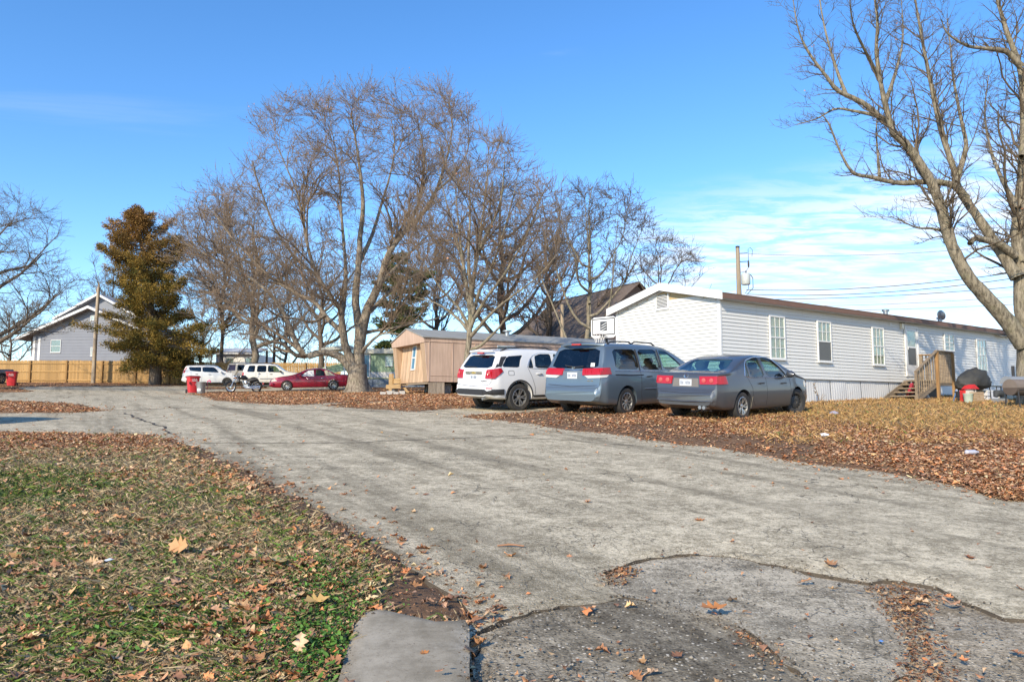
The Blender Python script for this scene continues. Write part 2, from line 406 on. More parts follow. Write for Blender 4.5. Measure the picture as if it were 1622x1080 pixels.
c = t.mix(t.step(t.math('ADD', rgb[1], t.math('MULTIPLY', t.math('SUBTRACT', t.noise(4, 6, .75, P), .5), 1.1)), .42, .62), c, lf)
t.color(c).set(rough=.95, spec=.15); t.bump(t.math('ADD', t.noise(30, 5, .7, P), t.vor(13, 'F1', P)), .8, .03); M_GROUND = t.m
me = np_mesh('ground', np.stack([gxf, gyf, gz], 1), gF, np.stack([gg, gl, gd], 1), smooth=True)
structure(link_mesh('ground', me, M_GROUND))

def sheet(name, outline, lift_fn, mat, step=.45, holes=(), thick=.07, far_scale=True, smooth=True, parent=None):
    """a course of paving that follows the ground, with cut edges"""
    outline = np.asarray(outline); x0, y0 = outline.min(0); x1, y1 = outline.max(0)
    pts = [outline] + [np.asarray(h) for h in holes]
    gxs = []; y = y0 + step / 2
    while y < y1:
        st = step * (max(1, abs(y) / 10) if far_scale else 1); xs = np.arange(x0 + st / 2, x1, st)
        gxs.append(np.stack([xs, np.full(len(xs), y)], 1)); y += st
    gp = np.concatenate(gxs); k = pip(gp[:, 0], gp[:, 1], outline)
    for h in holes: k &= ~pip(gp[:, 0], gp[:, 1], h)
    gp = gp[k]
    dmin = pdist(gp[:, 0], gp[:, 1], outline)
    for h in holes: dmin = np.minimum(dmin, pdist(gp[:, 0], gp[:, 1], h))
    gp = gp[dmin > step * .25]
    allp = np.concatenate(pts + [gp]); edges = []; b = 0
    for p in pts:
        n = len(p); edges += [(b + i, b + (i + 1) % n) for i in range(n)]; b += n
    vs, es, fs, *_ = delaunay_2d_cdt([Vector(p) for p in allp], edges, [], 0, 1e-5)
    v = np.array([(a[0], a[1]) for a in vs]); f = np.array([q for q in fs if len(q) == 3])
    c = v[f].mean(1); k = pip(c[:, 0], c[:, 1], outline)
    for h in holes: k &= ~pip(c[:, 0], c[:, 1], h)
    f = f[k]; z = hgt_np(v[:, 0], v[:, 1]) + lift_fn(v[:, 0], v[:, 1]); V = np.column_stack([v, z])
    # skirts along open edges
    e = np.concatenate([f[:, [0, 1]], f[:, [1, 2]], f[:, [2, 0]]]); key = np.sort(e, 1); u, inv, cnt = np.unique(key, axis=0, return_inverse=True, return_counts=True)
    be = e[cnt[inv.ravel()] == 1]; n = len(V)
    low = V.copy(); low[:, 2] -= thick; V2 = np.concatenate([V, low])
    q = np.concatenate([np.stack([be[:, 1], be[:, 0], be[:, 0] + n], 1), np.stack([be[:, 1], be[:, 0] + n, be[:, 1] + n], 1)])
    me = np_mesh(name, V2, np.concatenate([f, q])); me.materials.append(mat); me.materials.append(M_CUT); me.polygons.foreach_set('material_index', np.concatenate([np.zeros(len(f), np.int32), np.ones(len(q), np.int32)]))
    bm = bmesh.new(); bm.from_mesh(me); bmesh.ops.delete(bm, geom=[v for v in bm.verts if not v.link_faces], context='VERTS'); bm.to_mesh(me); bm.free()
    if smooth: smooth_mesh(me, 35)
    return structure(link_mesh(name, me, mat, parent))

M_CUT = plain('cut_asphalt_edge', (.10, .08, .058), .95, var=.5, scale=12, bump=.5)
RD = (-.52, .854)                                             # the way the road runs
def asphalt(name, lo, hi, crack=.8, stone=1.0, tint=(1, 1, 1), wear=True, warm=.25, stone_s=62):
    t = MT(name); P = t.coord('Object'); ang = math.atan2(RD[1], RD[0])
    fine = t.noise(48, 5, .9, P); med = t.noise(3.0, 6, .7, P); bigv = t.noise(.45, 4, .6, P)
    st0 = t.coord('Object', None, (0, 0, -ang)); mpn = t.n('ShaderNodeMapping'); mpn.inputs['Scale'].default_value = (.10, 1.6, 1); t.l(st0, mpn.inputs[0]); st = mpn.outputs[0]; streak = t.noise(.8, 6, .65, st); streak2 = t.noise(2.6, 5, .7, st)
    mot = t.noise(14, 5, .8, P); base = t.mix(t.step(t.math('ADD', t.math('MULTIPLY', med, .30), t.math('ADD', t.math('MULTIPLY', mot, .35), t.math('MULTIPLY', fine, .35))), .40, .60), lo, hi)
    if wear:
        base = t.mix(t.step(t.math('ADD', streak, t.math('MULTIPLY', streak2, .35)), .62, .86, 0, .62), base, tuple(a * .62 for a in lo))
        base = t.mix(t.step(bigv, .5, .75, 0, .30), base, tuple(a * .55 for a in hi))
        base = t.mix(t.step(t.noise(.8, 5, .7, P), .52, .8, 0, warm), base, (.30, .25, .18))
    ag = t.vor(stone_s, 'F1', P, 'Color'); agd = t.vor(stone_s, 'F1', P)
    base = t.mix(t.math('MULTIPLY', t.step(t.sep(ag)[0], .78, .95), t.step(agd, .5, .2, 0, .75 * stone)), base, (.66, .59, .47))
    base = t.mix(t.math('MULTIPLY', t.step(t.sep(ag)[1], .72, .9), t.step(agd, .5, .15, 0, .7 * stone)), base, tuple(a * .3 for a in lo))
    dn = t.n('ShaderNodeVectorMath'); dn.operation = 'ADD'; nz = t.n('ShaderNodeTexNoise'); nz.inputs['Scale'].default_value = 1.4; nz.inputs['Detail'].default_value = 6; t.l(P, nz.inputs['Vector'])
    t.l(P, dn.inputs[0]); t.l(nz.outputs['Color'], dn.inputs[1])
    ck = t.vor(1.7, 'DISTANCE_TO_EDGE', dn.outputs[0]); cm = t.step(t.noise(.6, 4, .6, P), .45, .62)
    ck2 = t.vor(5.5, 'DISTANCE_TO_EDGE', dn.outputs[0]); cm2 = t.step(t.noise(.9, 4, .6, t.coord('Object', 1.0, (0, 0, 1))), .54, .66)
    l1 = t.math('MULTIPLY', t.step(ck, .014, .002), cm); l2 = t.math('MULTIPLY', t.step(ck2, .03, .004), cm2); line = t.math('MAXIMUM', l1, l2)
    base = t.mix(t.math('MULTIPLY', line, crack), base, (.035, .03, .026))
    t.color(base).set(rough=.92, spec=.25)
    hgt_ = t.math('SUBTRACT', t.math('ADD', t.math('MULTIPLY', fine, .5), t.math('MULTIPLY', t.step(agd, .6, .1), .5)), t.math('MULTIPLY', line, 1.5))
    t.bump(hgt_, .55, .012); return t.m
M_ROAD = asphalt('weathered_asphalt', (.235, .195, .125), (.76, .655, .465), .65)
M_PATCH = asphalt('coarse_patch', (.105, .086, .058), (.46, .395, .285), .5, 1.7, warm=.45, stone_s=48)
M_MID = asphalt('worn_patch', (.165, .14, .098), (.60, .52, .385), .5, 1.5, warm=.3, stone_s=55)
M_BASE = asphalt('old_base', (.16, .13, .088), (.54, .46, .335), .3, 1.4, warm=.6, stone_s=50)
brk = broken
def road_sheet():
    outline = road_out; x0, y0 = outline.min(0); x1, y1 = outline.max(0); step = .34; gxs = []; y = y0
    while y < y1:
        st = step * max(1, abs(y) / 10); xs = np.arange(x0, x1, st); gxs.append(np.stack([xs, np.full(len(xs), y)], 1)); y += st
    gp = np.concatenate(gxs); gp = gp[pip(gp[:, 0], gp[:, 1], outline) & ~pip(gp[:, 0], gp[:, 1], brk) & ~pip(gp[:, 0], gp[:, 1], holeA)]
    d = np.minimum(pdist(gp[:, 0], gp[:, 1], outline), pdist(gp[:, 0], gp[:, 1], brk)); gp = gp[d > .08]
    loops = [outline, brk, holeA]; allp = np.concatenate(loops + [gp]); edges = []; b = 0
    for p in loops:
        n = len(p); edges += [(b + i, b + (i + 1) % n) for i in range(n)]; b += n
    vs, es, fs, *_ = delaunay_2d_cdt([Vector(p) for p in allp], edges, [], 0, 1e-5)
    v = np.array([(a[0], a[1]) for a in vs]); f = np.array([q for q in fs if len(q) == 3]); c = v[f].mean(1)
    f = f[pip(c[:, 0], c[:, 1], outline) & ~pip(c[:, 0], c[:, 1], brk) & ~pip(c[:, 0], c[:, 1], holeA)]
    z = hgt_np(v[:, 0], v[:, 1]) + road_lift(v[:, 0], v[:, 1]); V = np.column_stack([v, z])
    e = np.concatenate([f[:, [0, 1]], f[:, [1, 2]], f[:, [2, 0]]]); key = np.sort(e, 1); u, inv, cnt = np.unique(key, axis=0, return_inverse=True, return_counts=True)
    be = e[cnt[inv.ravel()] == 1]; n = len(V); low = V.copy(); low[:, 2] -= .09; V2 = np.concatenate([V, low])
    q = np.concatenate([np.stack([be[:, 1], be[:, 0], be[:, 0] + n], 1), np.stack([be[:, 1], be[:, 0] + n, be[:, 1] + n], 1)])
    me = np_mesh('road', V2, np.concatenate([f, q])); me.materials.append(M_ROAD); me.materials.append(M_CUT); me.polygons.foreach_set('material_index', np.concatenate([np.zeros(len(f), np.int32), np.ones(len(q), np.int32)]))
    bm = bmesh.new(); bm.from_mesh(me); bmesh.ops.delete(bm, geom=[v for v in bm.verts if not v.link_faces], context='VERTS'); bm.to_mesh(me); bm.free()
    smooth_mesh(me, 35); return structure(link_mesh('road', me, M_ROAD))
def road_lift(x, y): return .004 + .016 * sstep(pdist(np.asarray(x), np.asarray(y), broken), 0, .10) + .010 * fbm(x, y, 1.0, 41, 2) * np.clip(1 - np.asarray(y) / 30, 0, 1)
road_sheet()
BASE_PX = [(700, 2600), (744, 1500), (746, 1080), (746, 990), (800, 965), (930, 940), (930, 880), (1100, 860), (1300, 890), (1500, 925), (1680, 965), (1900, 1040), (2350, 1500), (2350, 2600)]
sheet('road_base', Gmany(BASE_PX)[:, :2], lambda x, y: -.026 + .014 * fbm(x, y, 3.5, 43, 3), M_BASE, .07, thick=.05, far_scale=False)
sheet('road_patch', patch_out, lambda x, y: -.004 + .016 * fbm(x, y, 2.2, 44, 3), M_PATCH, .08, thick=.09, far_scale=False)
sheet('worn_road_patch', mid_out, lambda x, y: -.010 + .016 * fbm(x, y, 1.8, 45, 3), M_MID, .08, thick=.09, far_scale=False)
t = MT('slab_concrete'); P = t.coord('Object')
c = t.mix(t.step(t.noise(2.2, 7, .7, P), .3, .7), (.20, .17, .12), (.44, .385, .295)); c = t.mix(t.step(t.noise(38, 5, .85, P), .54, .68, 0, .6), c, (.14, .115, .08)); c = t.mix(t.step(t.noise(1.3, 6, .8, P), .5, .66, 0, .45), c, (.50, .455, .37)); c = t.mix(t.step(t.noise(70, 2, .6, P), .68, .8, 0, .5), c, (.5, .48, .44))
t.color(c).set(rough=.9, spec=.25); t.bump(t.noise(45, 5, .75, P), .35, .006); M_SLAB = t.m
sl_c = slab_out.mean(0)
def slab_lift(x, y):
    d = pdist(np.asarray(x), np.asarray(y), slab_out); return .055 + .012 * sstep(d, 0, .05) + .006 * fbm(x, y, 2.0, 46, 2)
sheet('concrete_slab', slab_out, slab_lift, M_SLAB, .05, thick=.12, far_scale=False)
# long cracks across the road
M_CRACK = plain('crack_dirt', (.05, .042, .034), .95, var=.5, scale=9)
def crack(pts_px, w, seed):
    o = rough_outline(pts_px + [pts_px[-1]], .12, .0, seed)[: -1]
    w2 = Gmany(pts_px)[:, :2]; line = []
    for a, b in zip(w2[:-1], w2[1:]):
        k = max(2, int(np.linalg.norm(b - a) / .12))
        for j in range(k): line.append(a + (b - a) * j / k)
    line = np.array(line); r = np.random.default_rng(seed); d = np.gradient(line, axis=0); nr = np.stack([-d[:, 1], d[:, 0]], 1); nr /= np.linalg.norm(nr, axis=1, keepdims=True)
    line = line + nr * (fbm(line[:, 0], line[:, 1], 2.6, seed, 3) * .12)[:, None]
    ww = w * np.clip(.5 + .8 * r.random(len(line)), .1, 1.3); L = line + nr * ww[:, None]; Rr = line - nr * ww[:, None]
    V = np.concatenate([L, Rr]); z = hgt_np(V[:, 0], V[:, 1]) + road_lift(V[:, 0], V[:, 1]) + .004; n = len(line)
    i = np.arange(n - 1); F = np.stack([i, i + 1, n + i + 1, n + i], 1)
    structure(link_mesh('road_crack', np_mesh('road_crack', np.column_stack([V, z]), F), M_CRACK))
crack([(183, 651), (300, 646), (420, 650), (560, 652), (690, 654)], .035, 51)
crack([(318, 703), (420, 704), (560, 702), (700, 697), (860, 690)], .018, 52)
crack([(196, 655), (250, 675), (272, 690)], .03, 53)
crack([(735, 690), (900, 700), (1060, 712)], .012, 54)
# ------------------------------------------------------------------ fallen leaves, grass
t = MT('fallen_leaf'); colr = t.attr(); P = t.coord('Object')
h = t.n('ShaderNodeHueSaturation'); t.l(colr, h.inputs['Color']); t.l(t.step(t.noise(40, 3, .6, P), .2, .8, .75, 1.2), h.inputs['Value'])
t.color(h.outputs[0]).set(rough=.75, spec=.25); M_LEAF = t.m
t = MT('grass_blade'); t.color(t.attr()).set(rough=.8, spec=.2); M_BLADE = t.m
def ground_top(x, y):
    """height of the visible surface for scattered bits"""
    x = np.asarray(x); y = np.asarray(y)
    ix = np.clip(np.searchsorted(gx, x) - 1, 0, nxx - 2); iy = np.clip(np.searchsorted(gy, y) - 1, 0, nyy - 2)
    Z = gz.reshape(nyy, nxx); fx = (x - gx[ix]) / (gx[ix + 1] - gx[ix]); fy = (y - gy[iy]) / (gy[iy + 1] - gy[iy])
    return (Z[iy, ix] * (1 - fx) + Z[iy, ix + 1] * fx) * (1 - fy) + (Z[iy + 1, ix] * (1 - fx) + Z[iy + 1, ix + 1] * fx) * fy
def scatter_points(n, y0, y1, seed, power=1.6, pad=40):
    """points spread over the ground in view, thinning with distance"""
    r = np.random.default_rng(seed); u = r.random(n)
    a = 1 - power
    Y = (y0 ** a + u * (y1 ** a - y0 ** a)) ** (1 / a)
    px = r.uniform(-pad, 1622 + pad, n); X = (px - CX) / F_PX * Y
    return X, Y, r
LEAFCOL = np.array([(.36, .18, .08), (.29, .14, .068), (.42, .25, .12), (.23, .11, .056), (.46, .30, .16), (.40, .16, .065), (.28, .16, .095), (.36, .24, .145), (.19, .095, .055), (.31, .165, .09)])
def lobed(n=5, w=.8):
    """outline of an oak-like leaf, stem at the origin end"""
    pts = [(0, 0)]
    prof = [(.12, .10), (.22, .34), (.34, .14), (.46, .46), (.58, .17), (.70, .38), (.82, .14), (1.0, .04)]
    up = [(x, y * w) for x, y in prof]; dn = [(x, -y * w) for x, y in reversed(prof)]
    return np.array(pts + up + dn) - np.array([.5, 0])
def leaf_mesh(X, Y, Z, size, r, kind, tilt=.45, bright=1.0, cols=None):
    n = len(X)
    if kind == 'lobed': o = lobed(); k = len(o); ctr = np.zeros((1, 2)); tpl = np.concatenate([ctr, o]); F0 = np.array([(0, i + 1, (i + 1) % k + 1) for i in range(k)])
    elif kind == 'oval': 
        o = np.array([(-.5, 0), (-.25, .2), (.1, .26), (.5, 0), (.1, -.26), (-.25, -.2)]); k = 6; tpl = np.concatenate([np.zeros((1, 2)), o]); F0 = np.array([(0, i + 1, (i + 1) % k + 1) for i in range(k)])
    else: tpl = np.array([(-.5, 0), (0, .33), (.5, 0), (0, -.33)]); F0 = np.array([(0, 2, 1), (0, 3, 2)])
    m = len(tpl); cx = r.uniform(-.9, 1.3, n)[:, None]; cy = r.uniform(.0, 2.2, n)[:, None]
    lx = tpl[None, :, 0] * size[:, None]; ly = tpl[None, :, 1] * size[:, None] * r.uniform(.75, 1.15, n)[:, None]
    lz = (cx * tpl[None, :, 0] ** 2 + cy * tpl[None, :, 1] ** 2 + r.uniform(-.08, .08, (n, m))) * size[:, None]
    yaw = r.uniform(0, 6.283, n)[:, None]; tl = np.abs(r.normal(0, tilt, n))[:, None]; ta = r.uniform(0, 6.283, n)[:, None]
    ax, ay = np.cos(ta), np.sin(ta); c, s = np.cos(tl), np.sin(tl)
    x1 = lx * np.cos(yaw) - ly * np.sin(yaw); y1 = lx * np.sin(yaw) + ly * np.cos(yaw); z1 = lz
    dot = ax * x1 + ay * y1                                                     # Rodrigues about a flat axis
    x2 = x1 * c + ay * z1 * s + ax * dot * (1 - c); y2 = y1 * c - ax * z1 * s + ay * dot * (1 - c); z2 = z1 * c + (ax * y1 - ay * x1) * s
    zmin = z2.min(1, keepdims=True)
    V = np.stack([x2 + X[:, None], y2 + Y[:, None], z2 - zmin * .8 + Z[:, None] + .002], -1).reshape(-1, 3)
    F = (F0[None] + (np.arange(n) * m)[:, None, None]).reshape(-1, 3)
    if cols is None: cols = LEAFCOL[r.integers(0, len(LEAFCOL), n)] * r.uniform(.8, 1.65, n)[:, None] * bright
    return V, F, np.repeat(np.clip(cols * np.where(Y > 8, 1.34, 1.30)[:, None], 0, .8), m, 0)
def on_ground(X, Y, prob_fn, r, road_prob=.01, stray=.25, pb=.004):
    inr = pip(X, Y, road_out) & ~pip(X, Y, holeA); ins = pip(X, Y, slab_out)
    d = np.minimum(pdist(X, Y, road_out), 9); zt = ground_top(X, Y)
    px, py = proj_np(np.stack([X, Y, zt], 1)); g, l, dd = ground_masks(X, Y, px, py, np.where(inr, 0, d))
    p = prob_fn(g, l, dd, px, py)
    p = np.where(inr, road_prob + .8 * stray * np.exp(-d / .18) , p); p = np.where(ins, .35 * pb, p)
    inb = pip(X, Y, broken)
    z = np.where(inr, hgt_np(X, Y) + np.where(inb, .012, road_lift(X, Y)), zt); z = np.where(ins, hgt_np(X, Y) + .07, z)
    p = np.where(inb, pb, p)
    k = r.random(len(X)) < p
    return k, z
def merge(parts):
    V = []; F = []; C = []; b = 0
    for v, f, c in parts: V.append(v); F.append(f + b); C.append(c); b += len(v)
    return np.concatenate(V), np.concatenate(F), np.concatenate(C)
parts = []
def lay(n, y0, y1, seed, pw, prob, s0, s1, kind, tilt, rp, stray, up=0.0):
    X, Y, r = scatter_points(n, y0, y1, seed, pw); k, z = on_ground(X, Y, prob, r, rp, stray); X, Y, z = X[k], Y[k], z[k]
    inr = pip(X, Y, road_out); parts.append(leaf_mesh(X, Y, z + np.where(inr, 0, up * r.random(len(X))), s0 + (s1 - s0) * r.random(len(X)) ** 1.9 * r.uniform(.7, 1.45, len(X)), r, kind, tilt))
lay(90000, 2.9, 9.5, 71, 1.7, lambda g, l, d, px, py: l * .24 + .015, .03, .11, 'lobed', .30, .0008, .10, .03)
lay(90000, 2.9, 11, 72, 1.7, lambda g, l, d, px, py: l * .30 + .03, .018, .055, 'quad', .40, .0015, .14, .03)
lay(90000, 8, 13, 73, 1.3, lambda g, l, d, px, py: l ** 1.5 * .95 + .03, .022, .08, 'quad', .26, .0030, .25, .02)
lay(160000, 13, 24, 79, 1.3, lambda g, l, d, px, py: l ** 1.5 * .95 + .03, .03, .085, 'quad', .24, .0030, .25, .02)
lay(190000, 22, 62, 74, 1.1, lambda g, l, d, px, py: l * .9 + .03, .05, .11, 'quad', .30, .004, .3)
# debris gathered in the broken trench and at the foot of the right-hand bank
TRENCH = Gmany([(1372, 925), (1440, 925), (1492, 945), (1462, 972), (1480, 1009), (1496, 1045), (1530, 1090), (1425, 1090), (1432, 1027), (1412, 982)])[:, :2]
for poly, n, sd_, sz in ((TRENCH, 2300, 75, .026), (Gmany([(957, 905), (990, 894), (1010, 900), (985, 925), (962, 927)])[:, :2], 320, 76, .03), (Gmany([(1545, 776), (1622, 778), (1640, 797), (1590, 795), (1562, 787)])[:, :2], 2200, 77, .04), (Gmany([(1150, 985), (1185, 1005), (1225, 1040), (1240, 1060), (1215, 1040), (1180, 1015)])[:, :2], 300, 78, .022)):
    r = np.random.default_rng(sd_); lo, hi = poly.min(0), poly.max(0); q = r.uniform(lo, hi, (n * 2, 2)); q = q[pip(q[:, 0], q[:, 1], poly)][:n]; q = q + r.normal(0, .035, q.shape)
    parts.append(leaf_mesh(q[:, 0], q[:, 1], hgt_np(q[:, 0], q[:, 1]) + np.where(r.random(len(q)) < .5, -.02, .0) + (.035 if sd_ == 77 else 0), r.uniform(.4, 1.5, len(q)) * sz, r, 'oval', .4, .62))
V, F, C = merge(parts)
o = link_mesh('fallen_leaves', np_mesh('fallen_leaves', V, F, C), M_LEAF); tag(o, 'brown and orange fallen leaves strewn over lawn, bank and road edges', 'leaves', kind='stuff')

def blades(X, Y, Z, hgt_b, wid, cols, r, lean=.9):
    n = len(X); a = r.uniform(0, 6.283, n); b = r.uniform(0, 6.283, n); L = np.abs(r.normal(0, lean, n)) * hgt_b
    dx, dy = np.cos(a) * wid / 2, np.sin(a) * wid / 2
    V = np.stack([np.stack([X - dx, Y - dy, Z - .004], 1), np.stack([X + dx, Y + dy, Z - .004], 1),
                  np.stack([X + np.cos(b) * L * .45 + dx * .6, Y + np.sin(b) * L * .45 + dy * .6, Z + hgt_b * .65], 1),
                  np.stack([X + np.cos(b) * L, Y + np.sin(b) * L, Z + hgt_b], 1)], 1).reshape(-1, 3)
    i = np.arange(n) * 4; F = np.concatenate([np.stack([i, i + 1, i + 2], 1), np.stack([i, i + 2, i + 3], 1)])
    return V, F, np.repeat(cols, 4, 0)
GREEN = np.array([(.115, .165, .030), (.080, .125, .024), (.165, .20, .045), (.13, .18, .06)]); STRAW = np.array([(.43, .33, .19), (.34, .25, .14), (.50, .40, .25), (.25, .18, .10)])
parts = []
X, Y, r = scatter_points(285000, 2.9, 15, 81, 1.75); sel = X < 1.2; X, Y = X[sel], Y[sel]
k, z = on_ground(X, Y, lambda g, l, d, px, py: .95 * (1 - d) * (1 - .8 * (l > .72)), r, 0, 0, 0); X, Y, z = X[k], Y[k], z[k]
px, py = proj_np(np.stack([X, Y, z], 1)); g, l, d = ground_masks(X, Y, px, py, pdist(X, Y, road_out)); isg = r.random(len(X)) < np.clip(g * .52 + .15 + .24 * fbm(X, Y, 7, 83, 3), .03, .8)
cols = np.where(isg[:, None], GREEN[r.integers(0, 4, len(X))], STRAW[r.integers(0, 4, len(X))]) * r.uniform(.6, 1.25, len(X))[:, None]
hb = np.where(isg, r.uniform(.015, .055, len(X)), r.uniform(.012, .045, len(X))) * (1 + Y * .03); parts.append(blades(X, Y, z, hb, np.where(isg, r.uniform(.003, .0065, len(X)), r.uniform(.0016, .0035, len(X))) * (1 + Y * .10), cols, r, 1.5))
X, Y, r = scatter_points(150000, 12, 32, 82, 1.2); sel = X > 4; X, Y = X[sel], Y[sel]
k, z = on_ground(X, Y, lambda g, l, d, px, py: (1 - l) * .95 * (1 - d), r, 0, 0, 0); X, Y, z = X[k], Y[k], z[k]
px, py = proj_np(np.stack([X, Y, z], 1)); g, l, d = ground_masks(X, Y, px, py, pdist(X, Y, road_out)); isg = r.random(len(X)) < g * .30 + .03
cols = np.where(isg[:, None], GREEN[r.integers(0, 4, len(X))] * 1.3, STRAW[r.integers(0, 4, len(X))] * np.array([1.05, .84, .58])) * r.uniform(.7, 1.2, len(X))[:, None]
parts.append(blades(X, Y, z, r.uniform(.03, .09, len(X)), r.uniform(.008, .018, len(X)) * (Y / 18), cols, r, 1.2))
V, F, C = merge(parts); o = link_mesh('grass', np_mesh('grass', V, F, C), M_BLADE); tag(o, 'short patchy green and straw-dry grass', 'grass', kind='stuff')
# broad-leaved weeds by the slab and here and there in the lawn
r = np.random.default_rng(91); q = np.concatenate([r.normal((525, 985), (38, 50), (1700, 2)), r.normal((500, 1050), (45, 25), (1100, 2)), r.normal((330, 960), (150, 70), (900, 2)), r.normal((200, 1000), (150, 60), (500, 2))])
q = q[(q[:, 1] > 860)]; W_ = Gmany([tuple(a) for a in q]); X, Y = W_[:, 0], W_[:, 1]; k = ~pip(X, Y, slab_out) & ~pip(X, Y, road_out); X, Y = X[k], Y[k]; n = len(X)
z = ground_top(X, Y) + r.uniform(.005, .06, n)
wc = np.array([(.07, .16, .025), (.10, .20, .04), (.05, .11, .02)])[r.integers(0, 3, n)] * r.uniform(.7, 1.2, n)[:, None]
V, F, C = leaf_mesh(X, Y, z, r.uniform(.015, .04, n), r, 'oval', .5, cols=wc); o = link_mesh('weeds', np_mesh('weeds', V, F, C), M_BLADE); tag(o, 'bright green low weeds beside the concrete slab', 'weeds', kind='stuff')
# loose stones and crumbs on the broken asphalt, thickest along its ragged edges
r = np.random.default_rng(95); q = np.stack([r.uniform(690, 1622, 1700), 880 + 210 * r.random(1700) ** .8], 1); W_ = Gmany([tuple(a) for a in q]); X, Y = W_[:, 0], W_[:, 1]
k = pip(X, Y, broken) | ((q[:, 0] < 780) & (q[:, 1] > 900) & (q[:, 1] < 1000)); X, Y = X[k], Y[k]; s = r.gamma(1.6, .0022, len(X)) + .0015
for poly, n_, sdv in ((broken, 4500, .06), (mid_out, 2500, .05), (patch_out, 2000, .05), (slab_out, 1500, .04), (road_out[road_out[:, 1] < 12], 5000, .08)):
    i = r.integers(0, len(poly) - 1, n_); t_ = r.random(n_)[:, None]; p = poly[i] * (1 - t_) + poly[i + 1] * t_; kk = np.linalg.norm(poly[i + 1] - poly[i], axis=1) < .5; p = p[kk]; p = p + r.normal(0, sdv, p.shape); kk = (p[:, 1] > 2.8) & (p[:, 1] < 12); p = p[kk]
    X = np.concatenate([X, p[:, 0]]); Y = np.concatenate([Y, p[:, 1]]); s = np.concatenate([s, r.gamma(1.3, .0017, len(p)) + .001])
n = len(X); inr = pip(X, Y, road_out) & ~pip(X, Y, broken); ins = pip(X, Y, slab_out); zz = np.where(inr, hgt_np(X, Y) + road_lift(X, Y), np.where(pip(X, Y, broken), hgt_np(X, Y) + .004, ground_top(X, Y))); zz = np.where(ins, hgt_np(X, Y) + .066, zz)
oct_ = np.array([(1, 0, 0), (0, 1, 0), (-1, 0, 0), (0, -1, 0), (0, 0, .7), (0, 0, -.7)]); of = np.array([(0, 1, 4), (1, 2, 4), (2, 3, 4), (3, 0, 4), (1, 0, 5), (2, 1, 5), (3, 2, 5), (0, 3, 5)])
V = (oct_[None] * r.uniform(.6, 1.3, (n, 6, 1)) * s[:, None, None] + np.stack([X, Y, zz + s * .25], 1)[:, None]).reshape(-1, 3); F = (of[None] + (np.arange(n) * 6)[:, None, None]).reshape(-1, 3)
C = np.repeat(np.array([(.24, .21, .17), (.17, .14, .105), (.33, .295, .24), (.08, .065, .05), (.12, .09, .065)])[r.integers(0, 5, n)], 6, 0)
o = link_mesh('loose_gravel', np_mesh('loose_gravel', V, F, C), M_BLADE); tag(o, 'loose gravel and crumbs scattered on broken asphalt', 'gravel', kind='stuff')
# ------------------------------------------------------------------ trees
def bark(name, lo, hi, mossy=None, scale=1.0):
    t = MT(name); P = t.coord('Object'); f = t.noise(1.0, 8, .8, t.coord('Object', (12 * scale, 12 * scale, 2.6 * scale))); g = t.noise(2.5, 5, .7, P)
    c = t.mix(t.step(f, .38, .60), lo, hi)
    if mossy: c = t.mix(t.step(g, .5, .72, 0, .7), c, mossy)
    t.color(c).set(rough=.92, spec=.2); t.bump(f, .9, .03); return t.m
M_BARK = bark('bark', (.11, .088, .066), (.34, .285, .22), (.22, .205, .14)); M_BARK_D = bark('bark_dark', (.07, .055, .042), (.20, .16, .125)); M_BARK_Y = bark('bark_tan', (.10, .085, .062), (.32, .275, .20), (.24, .225, .13))
M_TWIG = plain('twig', (.215, .158, .108), .9, var=.35, scale=1.5); M_TWIG_D = plain('twig_dark', (.135, .107, .08), .9, var=.35, scale=1.5); M_TWIG_Y = plain('twig_tan', (.14, .105, .068), .9, var=.35, scale=1.5)
def nrm(a): return a / np.maximum(np.linalg.norm(a, axis=-1, keepdims=True), 1e-9)
def tubes(P, Rr, K):
    """P (n,s,3) centre lines, Rr (n,s) radii -> quads"""
    n, s, _ = P.shape; d = nrm(np.gradient(P, axis=1)); ref = np.where(np.abs(d[:, :1, 2:3]) > .8, np.array([1.0, 0, 0]), np.array([0, 0, 1.0]))
    a = nrm(np.cross(d, np.broadcast_to(ref, d.shape))); b = np.cross(a, d); th = np.arange(K) * 2 * math.pi / K
    V = P[:, :, None] + (a[:, :, None] * np.cos(th)[:, None] + b[:, :, None] * np.sin(th)[:, None]) * Rr[:, :, None, None]
    i = np.arange(n)[:, None, None] * s * K + np.arange(s - 1)[None, :, None] * K; j = np.arange(K)[None, None, :]; j2 = (j + 1) % K
    F = np.stack([i + j, i + j2, i + K + j2, i + K + j], -1).reshape(-1, 4)
    return V.reshape(-1, 3), F
def resample(pts, n):
    p = np.array(pts, float); m = len(p); out = []
    q = np.concatenate([[2 * p[0] - p[1]], p, [2 * p[-1] - p[-2]]])
    L = np.concatenate([[0], np.cumsum(np.linalg.norm(np.diff(p[:, :3], axis=0), axis=1))])
    for u in np.linspace(0, L[-1], n):
        i = int(min(max(np.searchsorted(L, u) - 1, 0), m - 2)); t = (u - L[i]) / max(L[i + 1] - L[i], 1e-9)
        a, b, c, d = q[i], q[i + 1], q[i + 2], q[i + 3]
        out.append(.5 * ((2 * b) + (c - a) * t + (2 * a - 5 * b + 4 * c - d) * t * t + (3 * b - a - 3 * c + d) * t ** 3))
    o = np.array(out)
    if o.shape[1] > 3: o[:, 3] = np.interp(np.linspace(0, L[-1], n), L, p[:, 3])
    return o
